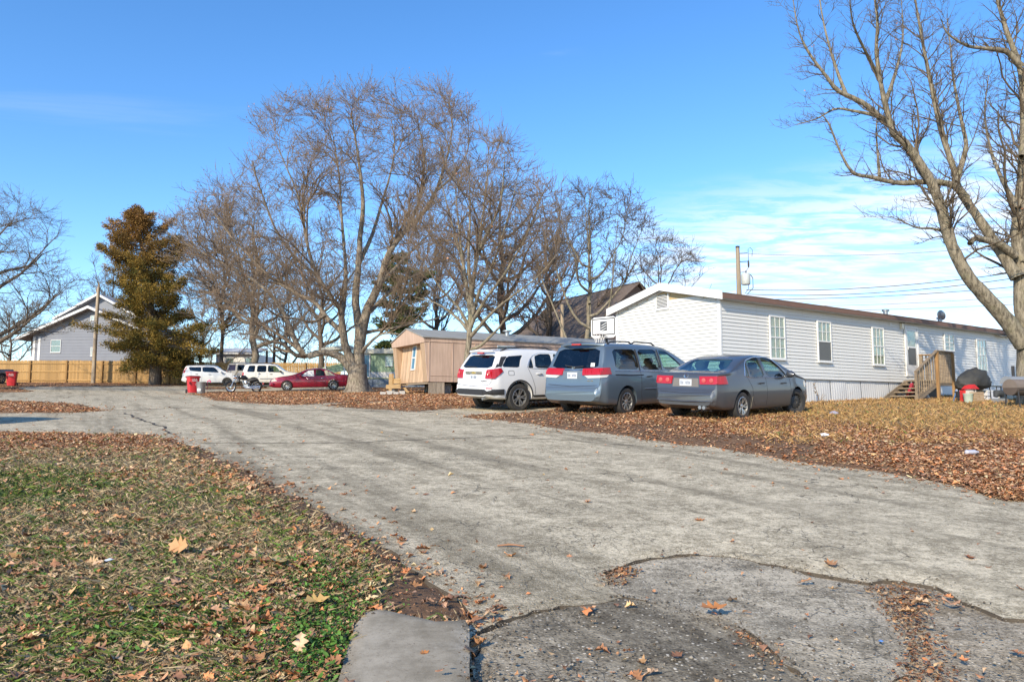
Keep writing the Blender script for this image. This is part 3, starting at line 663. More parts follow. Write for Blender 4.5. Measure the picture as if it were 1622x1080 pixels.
def spawn(r, P, Rr, dens, t0, t1, ang, angsd, lf, lmin, rf, S, up, wig, rend=.35, rmin=.004, tip=True, droop=0.0):
    """children along every parent line; returns their lines and radii"""
    n, s, _ = P.shape; Ls = np.linalg.norm(np.diff(P, axis=1), axis=2).sum(1)
    cnt = np.maximum(1, np.floor(Ls * dens + r.random(n))).astype(int); pi = np.repeat(np.arange(n), cnt); m = len(pi)
    t = t0 + (t1 - t0) * r.random(m) ** .85
    if tip:                                                      # one child carries on from every tip
        pi = np.concatenate([pi, np.arange(n)]); t = np.concatenate([t, np.full(n, .985)]); m = len(pi)
    f = t * (s - 1); i = np.minimum(f.astype(int), s - 2); w = (f - i)[:, None]
    pos = P[pi, i] * (1 - w) + P[pi, i + 1] * w; d = nrm(P[pi, i + 1] - P[pi, i]); rad = Rr[pi, i] * (1 - w[:, 0]) + Rr[pi, i + 1] * w[:, 0]
    rv = nrm(np.cross(d, r.normal(size=(m, 3)))); a = np.clip(r.normal(ang, angsd, m), .1, 1.5)
    if tip: a[-n:] *= .35
    cd = nrm(d * np.cos(a)[:, None] + rv * np.sin(a)[:, None]); cd[:, 2] += up * .5; cd = nrm(cd)
    L = np.maximum(Ls[pi] * lf * r.uniform(.55, 1.2, m) * (1.15 - .65 * t), lmin * r.uniform(.6, 1.3, m)); r0 = np.maximum(np.minimum(rad * .8, rad * rf * r.uniform(.7, 1.2, m) + .0), rmin)
    r0 = np.minimum(r0, L * .016 + rmin)
    Q = np.zeros((m, S + 1, 3)); Q[:, 0] = pos; dd = cd
    for k in range(S):
        dd = nrm(dd + r.normal(size=(m, 3)) * wig + np.array([0, 0, up * .22 - droop * k / S])); Q[:, k + 1] = Q[:, k] + dd * (L / S)[:, None]
    dn = Q[:, -1, 2] < Q[:, 0, 2] - .15 * L; Q[dn, :, 2] = 2 * Q[dn, :1, 2] - Q[dn, :, 2]            # no branch hangs far below its root
    RR = r0[:, None] * np.linspace(1, rend, S + 1)[None]; return Q, np.maximum(RR, rmin * .55)
def fill_crown(r, P, Rr, poly, Yc, dep, n, rmin, S=7, wig=.10):
    """branches that reach from the limbs into every part of the crown"""
    poly = np.array(poly, float); q = r.uniform(poly.min(0), poly.max(0), (n * 4, 2)); q = q[pip(q[:, 0], q[:, 1], poly)][:n]; de = pdist(q[:, 0], q[:, 1], poly); dn = np.clip(de / (de.max() * .8), 0, 1)
    Yv = Yc + r.uniform(-1, 1, len(q)) * dep * np.sqrt(dn * (2 - dn)); a = (q[:, 0] - CX) / F_PX; b = (CY - q[:, 1]) / F_PX; c_, s_ = math.cos(PITCH), math.sin(PITCH); dy_ = c_ - s_ * b; T = np.stack([a / dy_ * Yv, Yv, CAM.z + (s_ + c_ * b) / dy_ * Yv], 1)
    k0 = max(3, int(P.shape[1] * .22)); keep = np.zeros(P.shape[:2], bool); keep[:, k0:] = True; keep[0, : int(P.shape[1] * .42)] = False; M = P[keep]; D = nrm(np.gradient(P, axis=1))[keep]; Rm = Rr[keep]; Qs = []; Rs = []
    for part in np.array_split(np.arange(len(T)), 4):
        t_ = T[part]; v = t_[:, None] - M[None]; L = np.linalg.norm(v, axis=2); ca = (v * D[None]).sum(2) / np.maximum(L, 1e-6); cost = L * (1 + .9 * (1 - ca)) * r.uniform(.8, 1.25, L.shape) + np.where(v[:, :, 2] < -.8, 4.0, 0); k = cost.argmin(1)
        p = M[k]; d = D[k]; Lk = L[np.arange(len(k)), k]; ctl = p + d * (Lk * .45)[:, None] + np.array([0, 0, .06]) * Lk[:, None]; u = np.linspace(0, 1, S + 1)[None, :, None]
        Q = p[:, None] * (1 - u) ** 2 + 2 * u * (1 - u) * ctl[:, None] + u * u * t_[:, None]; Q[:, 1:] += r.normal(size=Q[:, 1:].shape) * (wig * .18 * Lk)[:, None, None] * .5
        r0 = np.clip(Lk * .013 + rmin * 1.2, rmin, np.maximum(Rm[k] * .75, rmin)); RR = np.maximum(r0[:, None] * np.linspace(1, .35, S + 1)[None], rmin * .8); Qs.append(Q); Rs.append(RR)
        M = np.concatenate([M, Q[:, 1:].reshape(-1, 3)]); D = np.concatenate([D, nrm(np.gradient(Q, axis=1))[:, 1:].reshape(-1, 3)]); Rm = np.concatenate([Rm, RR[:, 1:].ravel()])
    return np.concatenate(Qs), np.concatenate(Rs)
def tree(name, label, limbs, seed, levels, trunkmat=None, twigmat=None, leafn=0, leafcol=None, leafsz=.08, group=None, sides0=9, S0=16, leaf_z=None, cat='tree', base=None, origin_limb=0, knob=0.0, hull=None):
    """limbs: list of lists of (x,y,z,r); levels: dicts for spawn plus K sides"""
    r = np.random.default_rng(seed); L0 = np.stack([resample(l, S0) for l in limbs]); P, Rr = L0[:, :, :3].copy(), L0[:, :, 3].copy()
    P[:, 1:-1] += r.normal(size=P[:, 1:-1].shape) * (Rr[:, 1:-1, None] * .22 * min(1, 12 / S0) ** 1.6)
    base = Vector(P[origin_limb, 0]) if base is None else Vector(base)
    root = thing(name, label, cat, base, 0, group); off = np.array(base[:])
    V, F = tubes(P - off, Rr, sides0); ctr = np.repeat((P - off).reshape(-1, 3), sides0, 0)
    if knob: nz = np.array([mnoise.noise(Vector((v[0] * 5, v[1] * 5, v[2] * 1.6))) + .6 * mnoise.noise(Vector((v[0] * 11, v[1] * 11, v[2] * 3.5))) for v in V]); V = ctr + (V - ctr) * (1 + knob * nz)[:, None]
    link_mesh('trunk', np_mesh('trunk', V, F, smooth=True), trunkmat or M_BARK, root)
    cur = (P, Rr); bV = []; bF = []; b = 0
    if hull: cur = fill_crown(r, P, Rr, *hull); v, f = tubes(cur[0] - off, cur[1], 4); bV.append(v); bF.append(f); b = len(v)
    for i, lv in enumerate(levels):
        lv = dict(lv); K = lv.pop('K'); src = lv.pop('src', None)
        if src == 'skip0': cur = (P[1:], Rr[1:])
        Q, RR = spawn(r, cur[0], cur[1], **lv)
        if i == 1 and not hull: q2, r2 = spawn(r, P, Rr, **{**lv, 'dens': lv['dens'] * .8, 'lf': lv['lf'] * .35, 'lmin': lv['lmin'] * 1.6, 't0': .25, 'tip': False}); Q = np.concatenate([Q, q2]); RR = np.concatenate([RR, r2])
        v, f = tubes(Q - off, RR, K); bV.append(v); bF.append(f + b); b += len(v); cur = (Q, RR)
    link_mesh('crown', np_mesh('crown', np.concatenate(bV), np.concatenate(bF), smooth=True), twigmat or M_TWIG, root)
    if leafn:
        Q = cur[0]; k = r.integers(0, len(Q), leafn); p = Q[k, r.integers(1, Q.shape[1], leafn)]
        if leaf_z is not None:
            w = leaf_z(p); kk = r.random(len(p)) < w; p = p[kk]
        cc = np.array(leafcol)[r.integers(0, len(leafcol), len(p))] * r.uniform(.6, 1.3, len(p))[:, None]
        V, F, C = leaf_mesh(p[:, 0] - off[0], p[:, 1] - off[1], p[:, 2] - off[2] - leafsz * .5, r.uniform(.6, 1.3, len(p)) * leafsz, r, 'quad', 1.1, cols=cc)
        link_mesh('leaves', np_mesh('leaves', V, F, C), M_LEAF, root)
    return root
def pxl(Y, pts, r0, r1, d1=0.0, pw=.72):
    """limb from pixels, its far end d1 metres deeper than its start"""
    n = len(pts); out = []
    for i, p in enumerate(pts):
        t = i / (n - 1); py = p[1] + max(0, 330 - p[1]) * (.12 if Y == Y1 else 0); q = at(p[0], py, Y + (p[2] if len(p) > 2 else d1 * t)); out.append((q.x, q.y, q.z, r0 + (r1 - r0) * t ** pw))
    return out
def LV(dens, K, S, lf, ang=.75, up=.25, wig=.14, lmin=.3, rf=.6, t0=.2, t1=1.0, rmin=.005, tip=True, angsd=.22, rend=.3, droop=0.0):
    return dict(dens=dens, K=K, S=S, lf=lf, ang=ang, up=up, wig=wig, lmin=lmin, rf=rf, t0=t0, t1=t1, rmin=rmin, tip=tip, angsd=angsd, rend=rend, droop=droop)

# the big spreading tree in the middle
g1 = G(566, 622); Y1 = g1.y
L1 = [pxl(Y1, [(566, 624), (566, 612), (566, 600), (567, 580), (569, 555), (570, 530), (566, 500), (563, 470), (568, 420), (570, 380), (575, 330), (572, 280), (565, 220), (560, 185), (556, 160)], .50, .02, 0),
    pxl(Y1, [(569, 545), (576, 512), (583, 488), (600, 452), (612, 412), (624, 388), (645, 362), (668, 340), (690, 300), (705, 250), (713, 215), (716, 182)], .34, .02, -1.5),
    pxl(Y1, [(566, 588), (557, 571), (548, 552), (544, 530), (541, 505), (539, 488), (530, 480), (518, 460), (505, 440), (490, 400), (480, 350), (470, 300), (455, 260), (442, 225)], .30, .02, -2.5),
    pxl(Y1, [(541, 500), (545, 475), (548, 440), (545, 390), (540, 330), (538, 280), (532, 230), (524, 180)], .17, .02, 2),
    pxl(Y1, [(564, 600), (548, 573), (528, 560), (504, 559), (484, 564), (470, 545), (455, 510), (440, 480), (410, 450), (380, 430), (340, 410), (300, 390), (262, 365)], .30, .015, -1),
    pxl(Y1, [(545, 530), (535, 520), (515, 500), (500, 480), (470, 465), (430, 440), (400, 410), (370, 380), (340, 340), (305, 310)], .19, .015, 3),
    pxl(Y1, [(572, 560), (580, 549), (600, 531), (617, 528), (640, 530)], .13, .02, -2),
    pxl(Y1, [(571, 528), (593, 524), (620, 520), (650, 513), (690, 505), (728, 492)], .13, .02, 1), 
    pxl(Y1, [(580, 500), (600, 480), (625, 455), (650, 440), (680, 425), (700, 400), (735, 380)], .14, .02, 3),
    pxl(Y1, [(645, 362), (660, 330), (668, 290), (672, 240), (668, 210), (662, 170)], .11, .015, -3),
    pxl(Y1, [(690, 300), (715, 275), (738, 235), (742, 205), (742, 182)], .08, .015, -1.5),
    pxl(Y1, [(568, 420), (590, 370), (605, 320), (620, 260), (625, 215), (620, 172)], .14, .015, 4),
    pxl(Y1, [(505, 440), (470, 410), (440, 370), (420, 320), (408, 280), (400, 245)], .11, .015, -4),
    pxl(Y1, [(484, 564), (468, 562), (448, 545), (425, 540), (400, 530), (375, 528)], .15, .02, -3),
    pxl(Y1, [(515, 500), (495, 510), (470, 505), (440, 500), (410, 480), (380, 475)], .10, .02, -4),
    pxl(Y1, [(600, 452), (640, 410), (665, 385), (700, 350), (725, 310)], .12, .015, 5)]
big_lv = [LV(3.0, 3, 5, .42, .66, .22, .14, .85, .6, .10, rmin=.0115), LV(4.6, 3, 2, .50, .72, .12, .18, .48, .7, .05, rmin=.0105)]
H1 = [(262, 400), (268, 350), (300, 305), (350, 285), (392, 245), (400, 195), (440, 165), (490, 132), (560, 128), (640, 138), (700, 140), (745, 165), (748, 230), (742, 330), (735, 420), (690, 470), (640, 490), (600, 500), (560, 470), (520, 500), (490, 545), (420, 555), (340, 545), (300, 500), (275, 450)]
RUST = [(.34, .15, .07), (.42, .20, .09), (.26, .11, .06)]
top1 = at(560, 300, Y1).z
tree('shade_tree', 'huge bare spreading tree with a low sweeping limb behind the red sedan', L1, 101, big_lv, M_BARK, M_TWIG, 9000, RUST, .085, leaf_z=lambda p: np.clip((p[:, 2] - top1 + 3) / 9, .12, 1), sides0=14, S0=36, knob=.12, hull=(H1, Y1, 6.5, 700, .0125))
# root flare of that tree
r = np.random.default_rng(5); mb = MB(); ring = 20; prof = [(1.12, -.12), (.95, .05), (.74, .28), (.60, .62), (.53, 1.1), (.50, 1.7)]
for rr, zz in prof:
    for j in range(ring):
        a = 2 * math.pi * j / ring; k = 1 + (.20 * math.sin(5 * a + .7) + .10 * math.sin(8 * a)) * max(0, (1.0 - zz)) ** 1.3; mb.v.append((rr * k * math.cos(a), rr * k * math.sin(a), zz))
for i in range(len(prof) - 1):
    for j in range(ring): mb.f.append((i * ring + j, i * ring + (j + 1) % ring, (i + 1) * ring + (j + 1) % ring, (i + 1) * ring + j))
mb.build('root_flare', M_BARK, bpy.data.objects['shade_tree'], 60)

# the tree at the right edge of the yard
YR = 21.3
L2 = [pxl(YR, [(1638, 642), (1634, 610), (1630, 570), (1626, 530), (1621, 480), (1618, 423), (1613, 366), (1617, 308), (1620, 260), (1622, 200), (1618, 120), (1594, 48), (1580, 0), (1570, -60)], .46, .03, .5, .55),
    pxl(YR, [(1622, 545), (1590, 502), (1559, 467), (1530, 433), (1506, 385), (1491.5, 332), (1477, 293), (1458, 260), (1434, 226), (1414, 207), (1402, 164), (1395, 130), (1388, 82), (1390, 38), (1386, 0), (1380, -70)], .25, .018, -1.2, .7),
    pxl(YR, [(1612, 440), (1600, 422), (1573, 380), (1540, 332), (1516, 293), (1511, 269), (1491, 207), (1477, 144), (1467, 96), (1458, 48), (1450, 0), (1446, -60)], .19, .015, 1.2),
    pxl(YR, [(1530, 315), (1511, 294), (1472, 288), (1424, 290), (1381, 281), (1352, 274), (1333, 245), (1313, 197), (1300, 180)], .13, .012, -1),
    pxl(YR, [(1408, 195), (1395, 187), (1366, 163), (1328, 144), (1308, 120), (1280, 82), (1265, 48), (1256, 0)], .12, .012, -1.0),
    pxl(YR, [(1400, 190), (1385, 183), (1352, 176), (1323, 173), (1294, 188), (1262, 198)], .08, .010, .8),
    pxl(YR, [(1618, 106), (1593, 82), (1559, 77), (1530, 72), (1501, 53), (1490, 30)], .10, .012, -.5),
    pxl(YR, [(1608, 405), (1585, 388), (1559, 380), (1545, 378), (1536, 386)], .12, .07, -.5),
    pxl(YR, [(1494, 366), (1475, 362), (1453, 361), (1432, 352), (1410, 343)], .045, .010, -.8),
    pxl(YR, [(1514, 290), (1526, 250), (1530, 226), (1520, 178), (1511, 130), (1506, 80), (1500, 30)], .10, .012, 2),
    pxl(YR, [(1393, 280), (1390, 240), (1388, 207), (1391, 170)], .05, .012, 1),
    pxl(YR, [(1340, 150), (1325, 110), (1310, 60), (1300, 10), (1296, -40)], .06, .012, 1), pxl(YR, [(1395, 130), (1375, 90), (1352, 40), (1345, -10)], .07, .012, -2), pxl(YR, [(1402, 164), (1420, 110), (1430, 60), (1428, 0)], .07, .012, 2),
    pxl(YR, [(1612, 330), (1590, 290), (1570, 240), (1560, 180), (1566, 120)], .09, .012, 2.5), pxl(YR, [(1620, 250), (1650, 200), (1680, 120), (1700, 20)], .13, .02, 1), pxl(YR, [(1624, 420), (1665, 370), (1720, 300), (1760, 200)], .16, .02, 1)]
tree('yard_tree', 'tall bare tree with mottled tan bark at the right edge beside the white home', L2, 102,
    [LV(1.5, 4, 6, .24, .80, .22, .17, .65, .34, .20, rmin=.0075), LV(5.2, 3, 4, .40, .76, .14, .21, .38, .55, .06, rmin=.0062), LV(7.0, 3, 2, .45, .8, .10, .26, .17, .7, .05, rmin=.005)], M_BARK_Y, M_TWIG_Y, 260, RUST, .06, sides0=18, S0=50, knob=.13)

# upright many-stemmed tree in front of the tan home
Y2 = 29.0; b2 = hgt(at(738, 630, Y2).x, Y2); pb = at(736, 600, Y2)
base2 = CY
stems = [[(736, 646), (737, 600), (742, 545), (745, 500), (747, 470), (742, 420), (744, 350), (744, 300), (743, 245)],
    [(745, 500), (738, 450), (730, 405), (712, 340), (702, 300), (692, 262)], [(746, 490), (736, 430), (728, 370), (722, 310), (718, 250)], [(746, 485), (752, 430), (762, 360), (770, 295), (774, 236)],
    [(745, 510), (760, 460), (780, 420), (800, 360), (813, 312), (822, 266)], [(745, 520), (765, 480), (795, 440), (825, 390), (846, 345), (860, 305)], [(742, 555), (760, 548), (785, 525), (808, 497), (835, 470), (858, 440)],
    [(744, 520), (728, 490), (705, 465), (680, 430), (662, 400)], [(743, 535), (775, 500), (810, 470), (850, 440), (885, 400)], [(746, 470), (758, 400), (790, 330), (798, 275), (800, 240)], [(744, 525), (720, 500), (690, 480), (655, 470)]]
L3 = [pxl(Y2, s, .17 if i == 0 else .085, .008, (r.random() - .5) * 5 if i else 0, .8) for i, s in enumerate(stems)]
tree('upright_tree', 'slender many-stemmed bare tree in front of the tan mobile home', L3, 103,
    [LV(3.6, 3, 5, .40, .52, .34, .11, .7, .6, .10, rmin=.0088), LV(5.2, 3, 2, .46, .58, .22, .15, .36, .7, .06, rmin=.008)], M_BARK_Y, M_TWIG, 900, [(.50, .22, .09), (.40, .18, .09)], .075, leaf_z=lambda p: np.clip(1.5 - (p[:, 2] - 4.5) / 3.5, .1, 1), hull=([(640, 350), (660, 285), (700, 235), (745, 208), (795, 212), (850, 258), (892, 310), (898, 390), (870, 450), (815, 490), (700, 485), (650, 430)], Y2, 3.2, 420, .0095))

def auto_limbs(r, base, H, spread, trunk_h, r0, nl, vase=.5, lean=(0, 0)):
    """trunk and main limbs of an ordinary tree"""
    b = np.array(base); out = []; top = b + np.array([lean[0], lean[1], H * .93])
    tr = [(*(b + (top - b) * t + np.array([*(r.normal(size=2) * H * .012 * (t > 0)), 0])), r0 * (1.25 if t == 0 else (1 - .93 * t ** .8))) for t in (0, .06, .15, .3, .45, .6, .75, .9, 1)]
    out.append(tr)
    for i in range(nl):
        f = trunk_h + (.72 - trunk_h) * (i / max(nl - 1, 1)) ** 1.1; az = i * 2.4 + r.uniform(-.5, .5); p = b + (top - b) * f
        reach = spread * (1.08 - .55 * (i / nl)) * r.uniform(.75, 1.1); rise = H * (1 - f) * r.uniform(.55, .95) * (.55 + .45 * i / nl + vase * .3)
        pts = []; dirv = np.array([math.cos(az), math.sin(az)])
        for t in (0, .15, .35, .6, .8, 1.0):
            o = dirv * reach * t ** .9; zz = rise * (t ** (1.0 + vase)); q = p + np.array([o[0], o[1], zz]) + r.normal(size=3) * reach * .025 * (t > 0)
            pts.append((*q, r0 * (1 - .75 * f) * .55 * (1 - t) + .015))
        out.append(pts)
    return out
def auto_tree(name, label, px, Y, pytop, spread, seed, trunk_h=.25, nl=9, r0=.3, mats=(None, None), lv=None, leafn=0, leafsz=.1, leafcol=RUST, vase=.5, zbase=None, group=None, lean=(0, 0), leaf_z=None, hull=None, nh=260):
    p = at(px, 600, Y); zb = hgt(p.x, Y) - .1 if zbase is None else zbase; H = at(px, pytop, Y).z - zb; r = np.random.default_rng(seed)
    lv = lv or [LV(1.4, 4, 5, .34, .74, .20, .14, 1.0, .5, .12, rmin=.014), LV(2.6, 3, 3, .44, .72, .14, .16, .65, .6, .08, rmin=.0135), LV(3.6, 3, 2, .48, .72, .08, .19, .42, .7, .06, rmin=.013)]
    if hull: lv = lv[1:]; hull = (hull, Y, spread * .8, nh, lv[0]['rmin'] * 1.1)
    return tree(name, label, auto_limbs(r, (p.x, Y, zb), H, spread, trunk_h, r0, nl, vase, lean), seed, lv, mats[0], mats[1], leafn, leafcol, leafsz, group, 7, 12, leaf_z=leaf_z, hull=hull)
gB = 'bare trees standing behind the mobile homes'
auto_tree('oak_tree', 'broad bare oak still holding rusty leaves behind the tan mobile home', 795, 50, 262, 6.4, 111, .22, 14, .36, (M_BARK_D, M_TWIG), hull=[(690, 400), (715, 330), (760, 275), (850, 270), (898, 340), (905, 440), (860, 515), (730, 515)], nh=300, leafn=5200, leafsz=.15, leafcol=[(.34, .17, .10), (.28, .13, .075), (.24, .12, .085)], vase=.3, leaf_z=lambda p: np.clip(1.2 - (p[:, 2] - 5) / 9, .12, 1))
auto_tree('bare_tree', 'pale bare tree forking low in front of the brown shingled roof', 935, 44, 300, 4.0, 112, .10, 11, .22, (M_BARK_Y, M_TWIG_D), vase=.75, hull=[(868, 350), (895, 305), (950, 284), (1008, 305), (1042, 352), (1040, 415), (990, 450), (900, 455)], nh=260)
auto_tree('bare_tree', 'small bare tree rising over the ridge of the brown roof by the white home', 1048, 58, 375, 3.6, 113, .3, 10, .2, (M_BARK_D, M_TWIG_D), vase=.2, hull=[(1010, 420), (1040, 372), (1070, 372), (1102, 398), (1114, 432), (1090, 448), (1030, 452)], nh=120)
auto_tree('bare_tree', 'bare tree with a stout straight trunk behind the white boxy cars', 399, 63, 330, 7.0, 114, .22, 13, .40, (M_BARK, M_TWIG), leafn=900, leafsz=.12, hull=[(245, 330), (300, 318), (360, 300), (430, 310), (480, 380), (475, 490), (390, 510), (300, 490), (255, 420)], nh=360)
auto_tree('bare_tree', 'twin-trunked bare tree behind the low limb over the red sedan', 508, 57, 370, 4.2, 115, .3, 10, .30, (M_BARK_D, M_TWIG_D))
auto_tree('bare_tree', 'thin bare tree between the cedar and the stout straight trunk', 349, 68, 300, 5.2, 116, .3, 10, .22, (M_BARK_D, M_TWIG))
auto_tree('bare_tree', 'hazy bare tree right behind the broken left-hand pole', 172, 88, 405, 5.0, 117, .25, 10, .22, (M_BARK_D, M_TWIG_D))
auto_tree('bare_tree', 'bare tree farthest back between pine and oak', 690, 66, 370, 5.6, 118, .2, 11, .3, (M_BARK_D, M_TWIG_D), leafn=1500, leafsz=.14, leafcol=[(.28, .13, .08), (.22, .10, .06)])
auto_tree('bare_tree', 'bare tree behind the tan roof, between the oak and the basketball hoop', 868, 62, 340, 5.2, 119, .22, 11, .3, (M_BARK_D, M_TWIG_D), leafn=700, leafsz=.14)
auto_tree('bare_tree', 'bare tree whose branches reach in from the left edge over the grey house', -70, 46, 300, 7.6, 120, .12, 16, .42, (M_BARK_D, M_TWIG_D), vase=.25, hull=[(-200, 330), (-80, 290), (0, 295), (60, 318), (105, 362), (130, 420), (126, 470), (95, 535), (40, 555), (-150, 560)], nh=420, lv=[LV(1.5, 4, 5, .38, .70, .16, .14, 1.0, .55, .12, rmin=.012), LV(2.6, 3, 4, .46, .70, .08, .16, .65, .6, .08, rmin=.0105), LV(3.2, 3, 2, .48, .70, .05, .19, .42, .7, .06, rmin=.010)])
auto_tree('bare_tree', 'small bare tree left of the grey house porch beyond the fence', 12, 72, 470, 3.6, 121, .2, 9, .18, (M_BARK_D, M_TWIG_D))

# needle trees
t = MT('cedar_foliage'); t.color(t.attr()).set(rough=.85, spec=.15); M_NEEDLE = t.m
def conifer(name, label, px, Y, pytop, half_w, seed, cols, ntier, zlow, dens, tuft, flat=.45, shape=.8, trunk_r=.3, lean=0.0, per=44, fine=1.0, topcol=None):
    p = at(px, 600, Y); zb = hgt(p.x, Y) - .1; H = at(px, pytop, Y).z - zb; r = np.random.default_rng(seed); root = thing(name, label, 'tree', (p.x, Y, zb))
    ax = lambda f: lean * max(0, f - .15) ** 1.2
    MB().tube([(ax(f), 0, H * f) for f in (0, .15, .35, .6, .8, .97)], [trunk_r * 1.2, trunk_r, trunk_r * .8, trunk_r * .5, trunk_r * .25, .02], 9).build('trunk', M_BARK_D, root, 60)
    cl = []; br = MB()
    for i in range(ntier):
        f = (i + r.random()) / ntier; fz = zlow + (1 - zlow) * f; z0 = H * fz; az = i * 2.39996 + r.uniform(-.5, .5)
        prof = (1 - f) ** shape * (.62 + .38 * min(1, f / .16)); R_ = half_w * prof * r.uniform(.38, 1.05) * (1 + .30 * math.sin(az * 2 + f * 11 + seed)) + .22
        if r.random() < .10: R_ *= 1.15
        rise = R_ * r.uniform(.05, .75); c0 = ax(fz); e = (c0 + math.cos(az) * R_, math.sin(az) * R_, z0 + rise - .35 * R_ * (f < .25)); m = (c0 + math.cos(az) * R_ * .55, math.sin(az) * R_ * .55, z0 + rise * .2)
        br.tube([(c0, 0, z0), m, e], [.05, .03, .01], 4, False); n = int(dens * R_ * r.uniform(.6, 1.2)) + 3
        for k in range(n):
            tt = .25 + .75 * r.random() ** .7; q = np.array([c0, 0, z0]) * (1 - tt) ** 2 + 2 * tt * (1 - tt) * np.array(m) + tt * tt * np.array(e)
            s = (.26 + .26 * (1 - tt)) * (.7 + .4 * (1 - f)) * tuft; side = np.array([-math.sin(az), math.cos(az), 0]) * r.normal(0, .26) * R_ * .5 * (1.1 - .6 * tt)
            cl.append((*(q + side + r.normal(0, .06, 3)), s, az, f))
    br.build('branches', M_BARK_D, root); cl = np.array(cl); n = len(cl)
    off = r.normal(size=(n, per, 3)) * np.array([1, 1, flat]) * cl[:, None, 3:4] * .55; c = cl[:, None, :3] + off
    out = nrm(off / np.maximum(cl[:, None, 3:4], .05) * .6 + np.stack([np.cos(cl[:, 4]), np.sin(cl[:, 4]), np.full(n, .25)], 1)[:, None] * .5 + r.normal(size=(n, per, 3)) * .35); sz = r.uniform(.07, .19, (n, per, 1)) * tuft * fine
    sd_ = nrm(np.cross(out, r.normal(size=(n, per, 3)))); tip = c + out * sz; a = c + sd_ * sz * .26; b = c - sd_ * sz * .26
    V = np.stack([a, b, tip], 2).reshape(-1, 3); F = np.arange(len(V)).reshape(-1, 3); cc = np.array(cols); base = cc[r.integers(0, len(cc), n)]
    if topcol is not None: w = np.clip((cl[:, 5] - .45) / .4, 0, 1)[:, None] * r.uniform(.4, 1, (n, 1)); base = base * (1 - w) + np.array(topcol) * w
    tone = base[:, None] * r.uniform(.6, 1.4, (n, per, 1)); C = np.repeat(tone.reshape(-1, 3), 3, 0)
    link_mesh('crown', np_mesh('crown', V, F, C), M_NEEDLE, root); return root
conifer('cedar_tree', 'tall ragged bronze-green cedar in front of the wooden fence', 246, 58.2, 336, 4.7, 131, [(.25, .165, .035), (.30, .20, .045), (.16, .13, .035), (.34, .22, .05), (.10, .10, .03)], 190, .085, 10, 1.0, .85, .46, .42, -2.6, 36, .9, (.30, .16, .06))
conifer('pine_tree', 'dark green pine behind the big spreading tree', 632, 60, 405, 3.4, 132, [(.07, .11, .04), (.11, .15, .05), (.16, .17, .05), (.05, .08, .035)], 40, .14, 8, 1.3, .35, .5, .28, 0, 40, 1.3)
zb_t = hgt(1.2, -13.5); tree('bare_tree', 'bare tree behind the viewer, shading the near right of the road', auto_limbs(np.random.default_rng(140), (1.2, -13.5, zb_t), 14.0, 5.0, .25, .34, 12, .4), 140, [LV(1.2, 4, 5, .36, .70, .22, .14, 1.0, .5, .12, rmin=.014), LV(2.0, 3, 4, .44, .7, .14, .16, .65, .6, .08, rmin=.0135), LV(2.4, 3, 3, .48, .7, .08, .19, .42, .7, .06, rmin=.013)], M_BARK_D, M_TWIG_D)
auto_tree('bare_tree', 'slim bare tree just right of the stout straight trunk beyond the fence', 452, 74, 420, 5.0, 141, .15, 11, .2, (M_BARK_D, M_TWIG))
auto_tree('bare_tree', 'low bushy bare tree right of the cedar beyond the fence', 318, 78, 450, 4.6, 142, .1, 11, .18, (M_BARK_D, M_TWIG_D))
# a far wood that closes the gaps over the fence
r = np.random.default_rng(150); nfw = 300; Xw = r.uniform(-75, 12, nfw); Yw = r.uniform(100, 118, nfw); zw = hgt_np(Xw, Yw); Lw = r.uniform(3.0, 6.2, nfw) * (1 + .25 * fbm(Xw, Yw, .18, 151, 2)); base_ = np.stack([Xw, Yw, zw], 1); up_ = nrm(np.stack([r.normal(0, .16, nfw), r.normal(0, .1, nfw), np.ones(nfw)], 1)); tt_ = np.linspace(0, 1, 5)[None, :, None]
Pw = base_[:, None] + up_[:, None] * tt_ * Lw[:, None, None] + r.normal(0, .12, (nfw, 5, 3)) * tt_; Rw = .05 * np.linspace(1, .3, 5)[None] * np.ones((nfw, 1)); Qw, Rq = spawn(r, Pw, Rw, **{k_: v_ for k_, v_ in LV(1.2, 3, 3, .4, .6, .25, .15, .9, .6, .2, rmin=.02).items() if k_ != 'K'}); Qx, Rx = spawn(r, Qw, Rq, **{k_: v_ for k_, v_ in LV(1.3, 3, 2, .5, .6, .15, .18, .7, .7, .2, rmin=.018).items() if k_ != 'K'}); v1, f1 = tubes(Pw, Rw, 3); v2, f2 = tubes(Qw, Rq, 3); v3, f3 = tubes(Qx, Rx, 3)
tag(link_mesh('far_woods', np_mesh('far_woods', np.concatenate([v1, v2, v3]), np.concatenate([f1, f2 + len(v1), f3 + len(v1) + len(v2)])), M_TWIG_D), 'hazy line of bare woodland far beyond the fence', 'woods', kind='stuff')
# ------------------------------------------------------------------ buildings
t = MT('white_vinyl'); P = t.coord('Object'); c = t.mix(t.noise(1.2, 5, .6, P), (.66, .655, .62), (.71, .705, .675)); c = t.mix(t.step(t.noise(1.0, 6, .7, t.coord('Object', (5, 5, .35))), .52, .75, 0, .38), c, (.50, .47, .39)); c = t.mix(t.step(t.noise(6, 6, .75, P), .58, .8, 0, .25), c, (.46, .43, .36)); t.color(c).set(rough=.5); M_VINYL = t.m
M_TRIM = plain('white_trim', (.72, .72, .70), .45, var=.04, scale=3)
M_OSB = plain('bare_sheathing', (.48, .36, .19), .85, var=.35, scale=14)
M_SKIRT = plain('white_metal_skirt', (.62, .62, .61), .5, var=.06, scale=2, dirt=((.42, .37, .30), .35))
M_SHINGLE_BR = plain('brown_shingle', (.16, .095, .068), .95, var=.35, scale=16, bump=.4)
M_SOFFIT = plain('soffit', (.52, .50, .46), .7, var=.2, scale=4, dirt=((.25, .22, .18), .5))
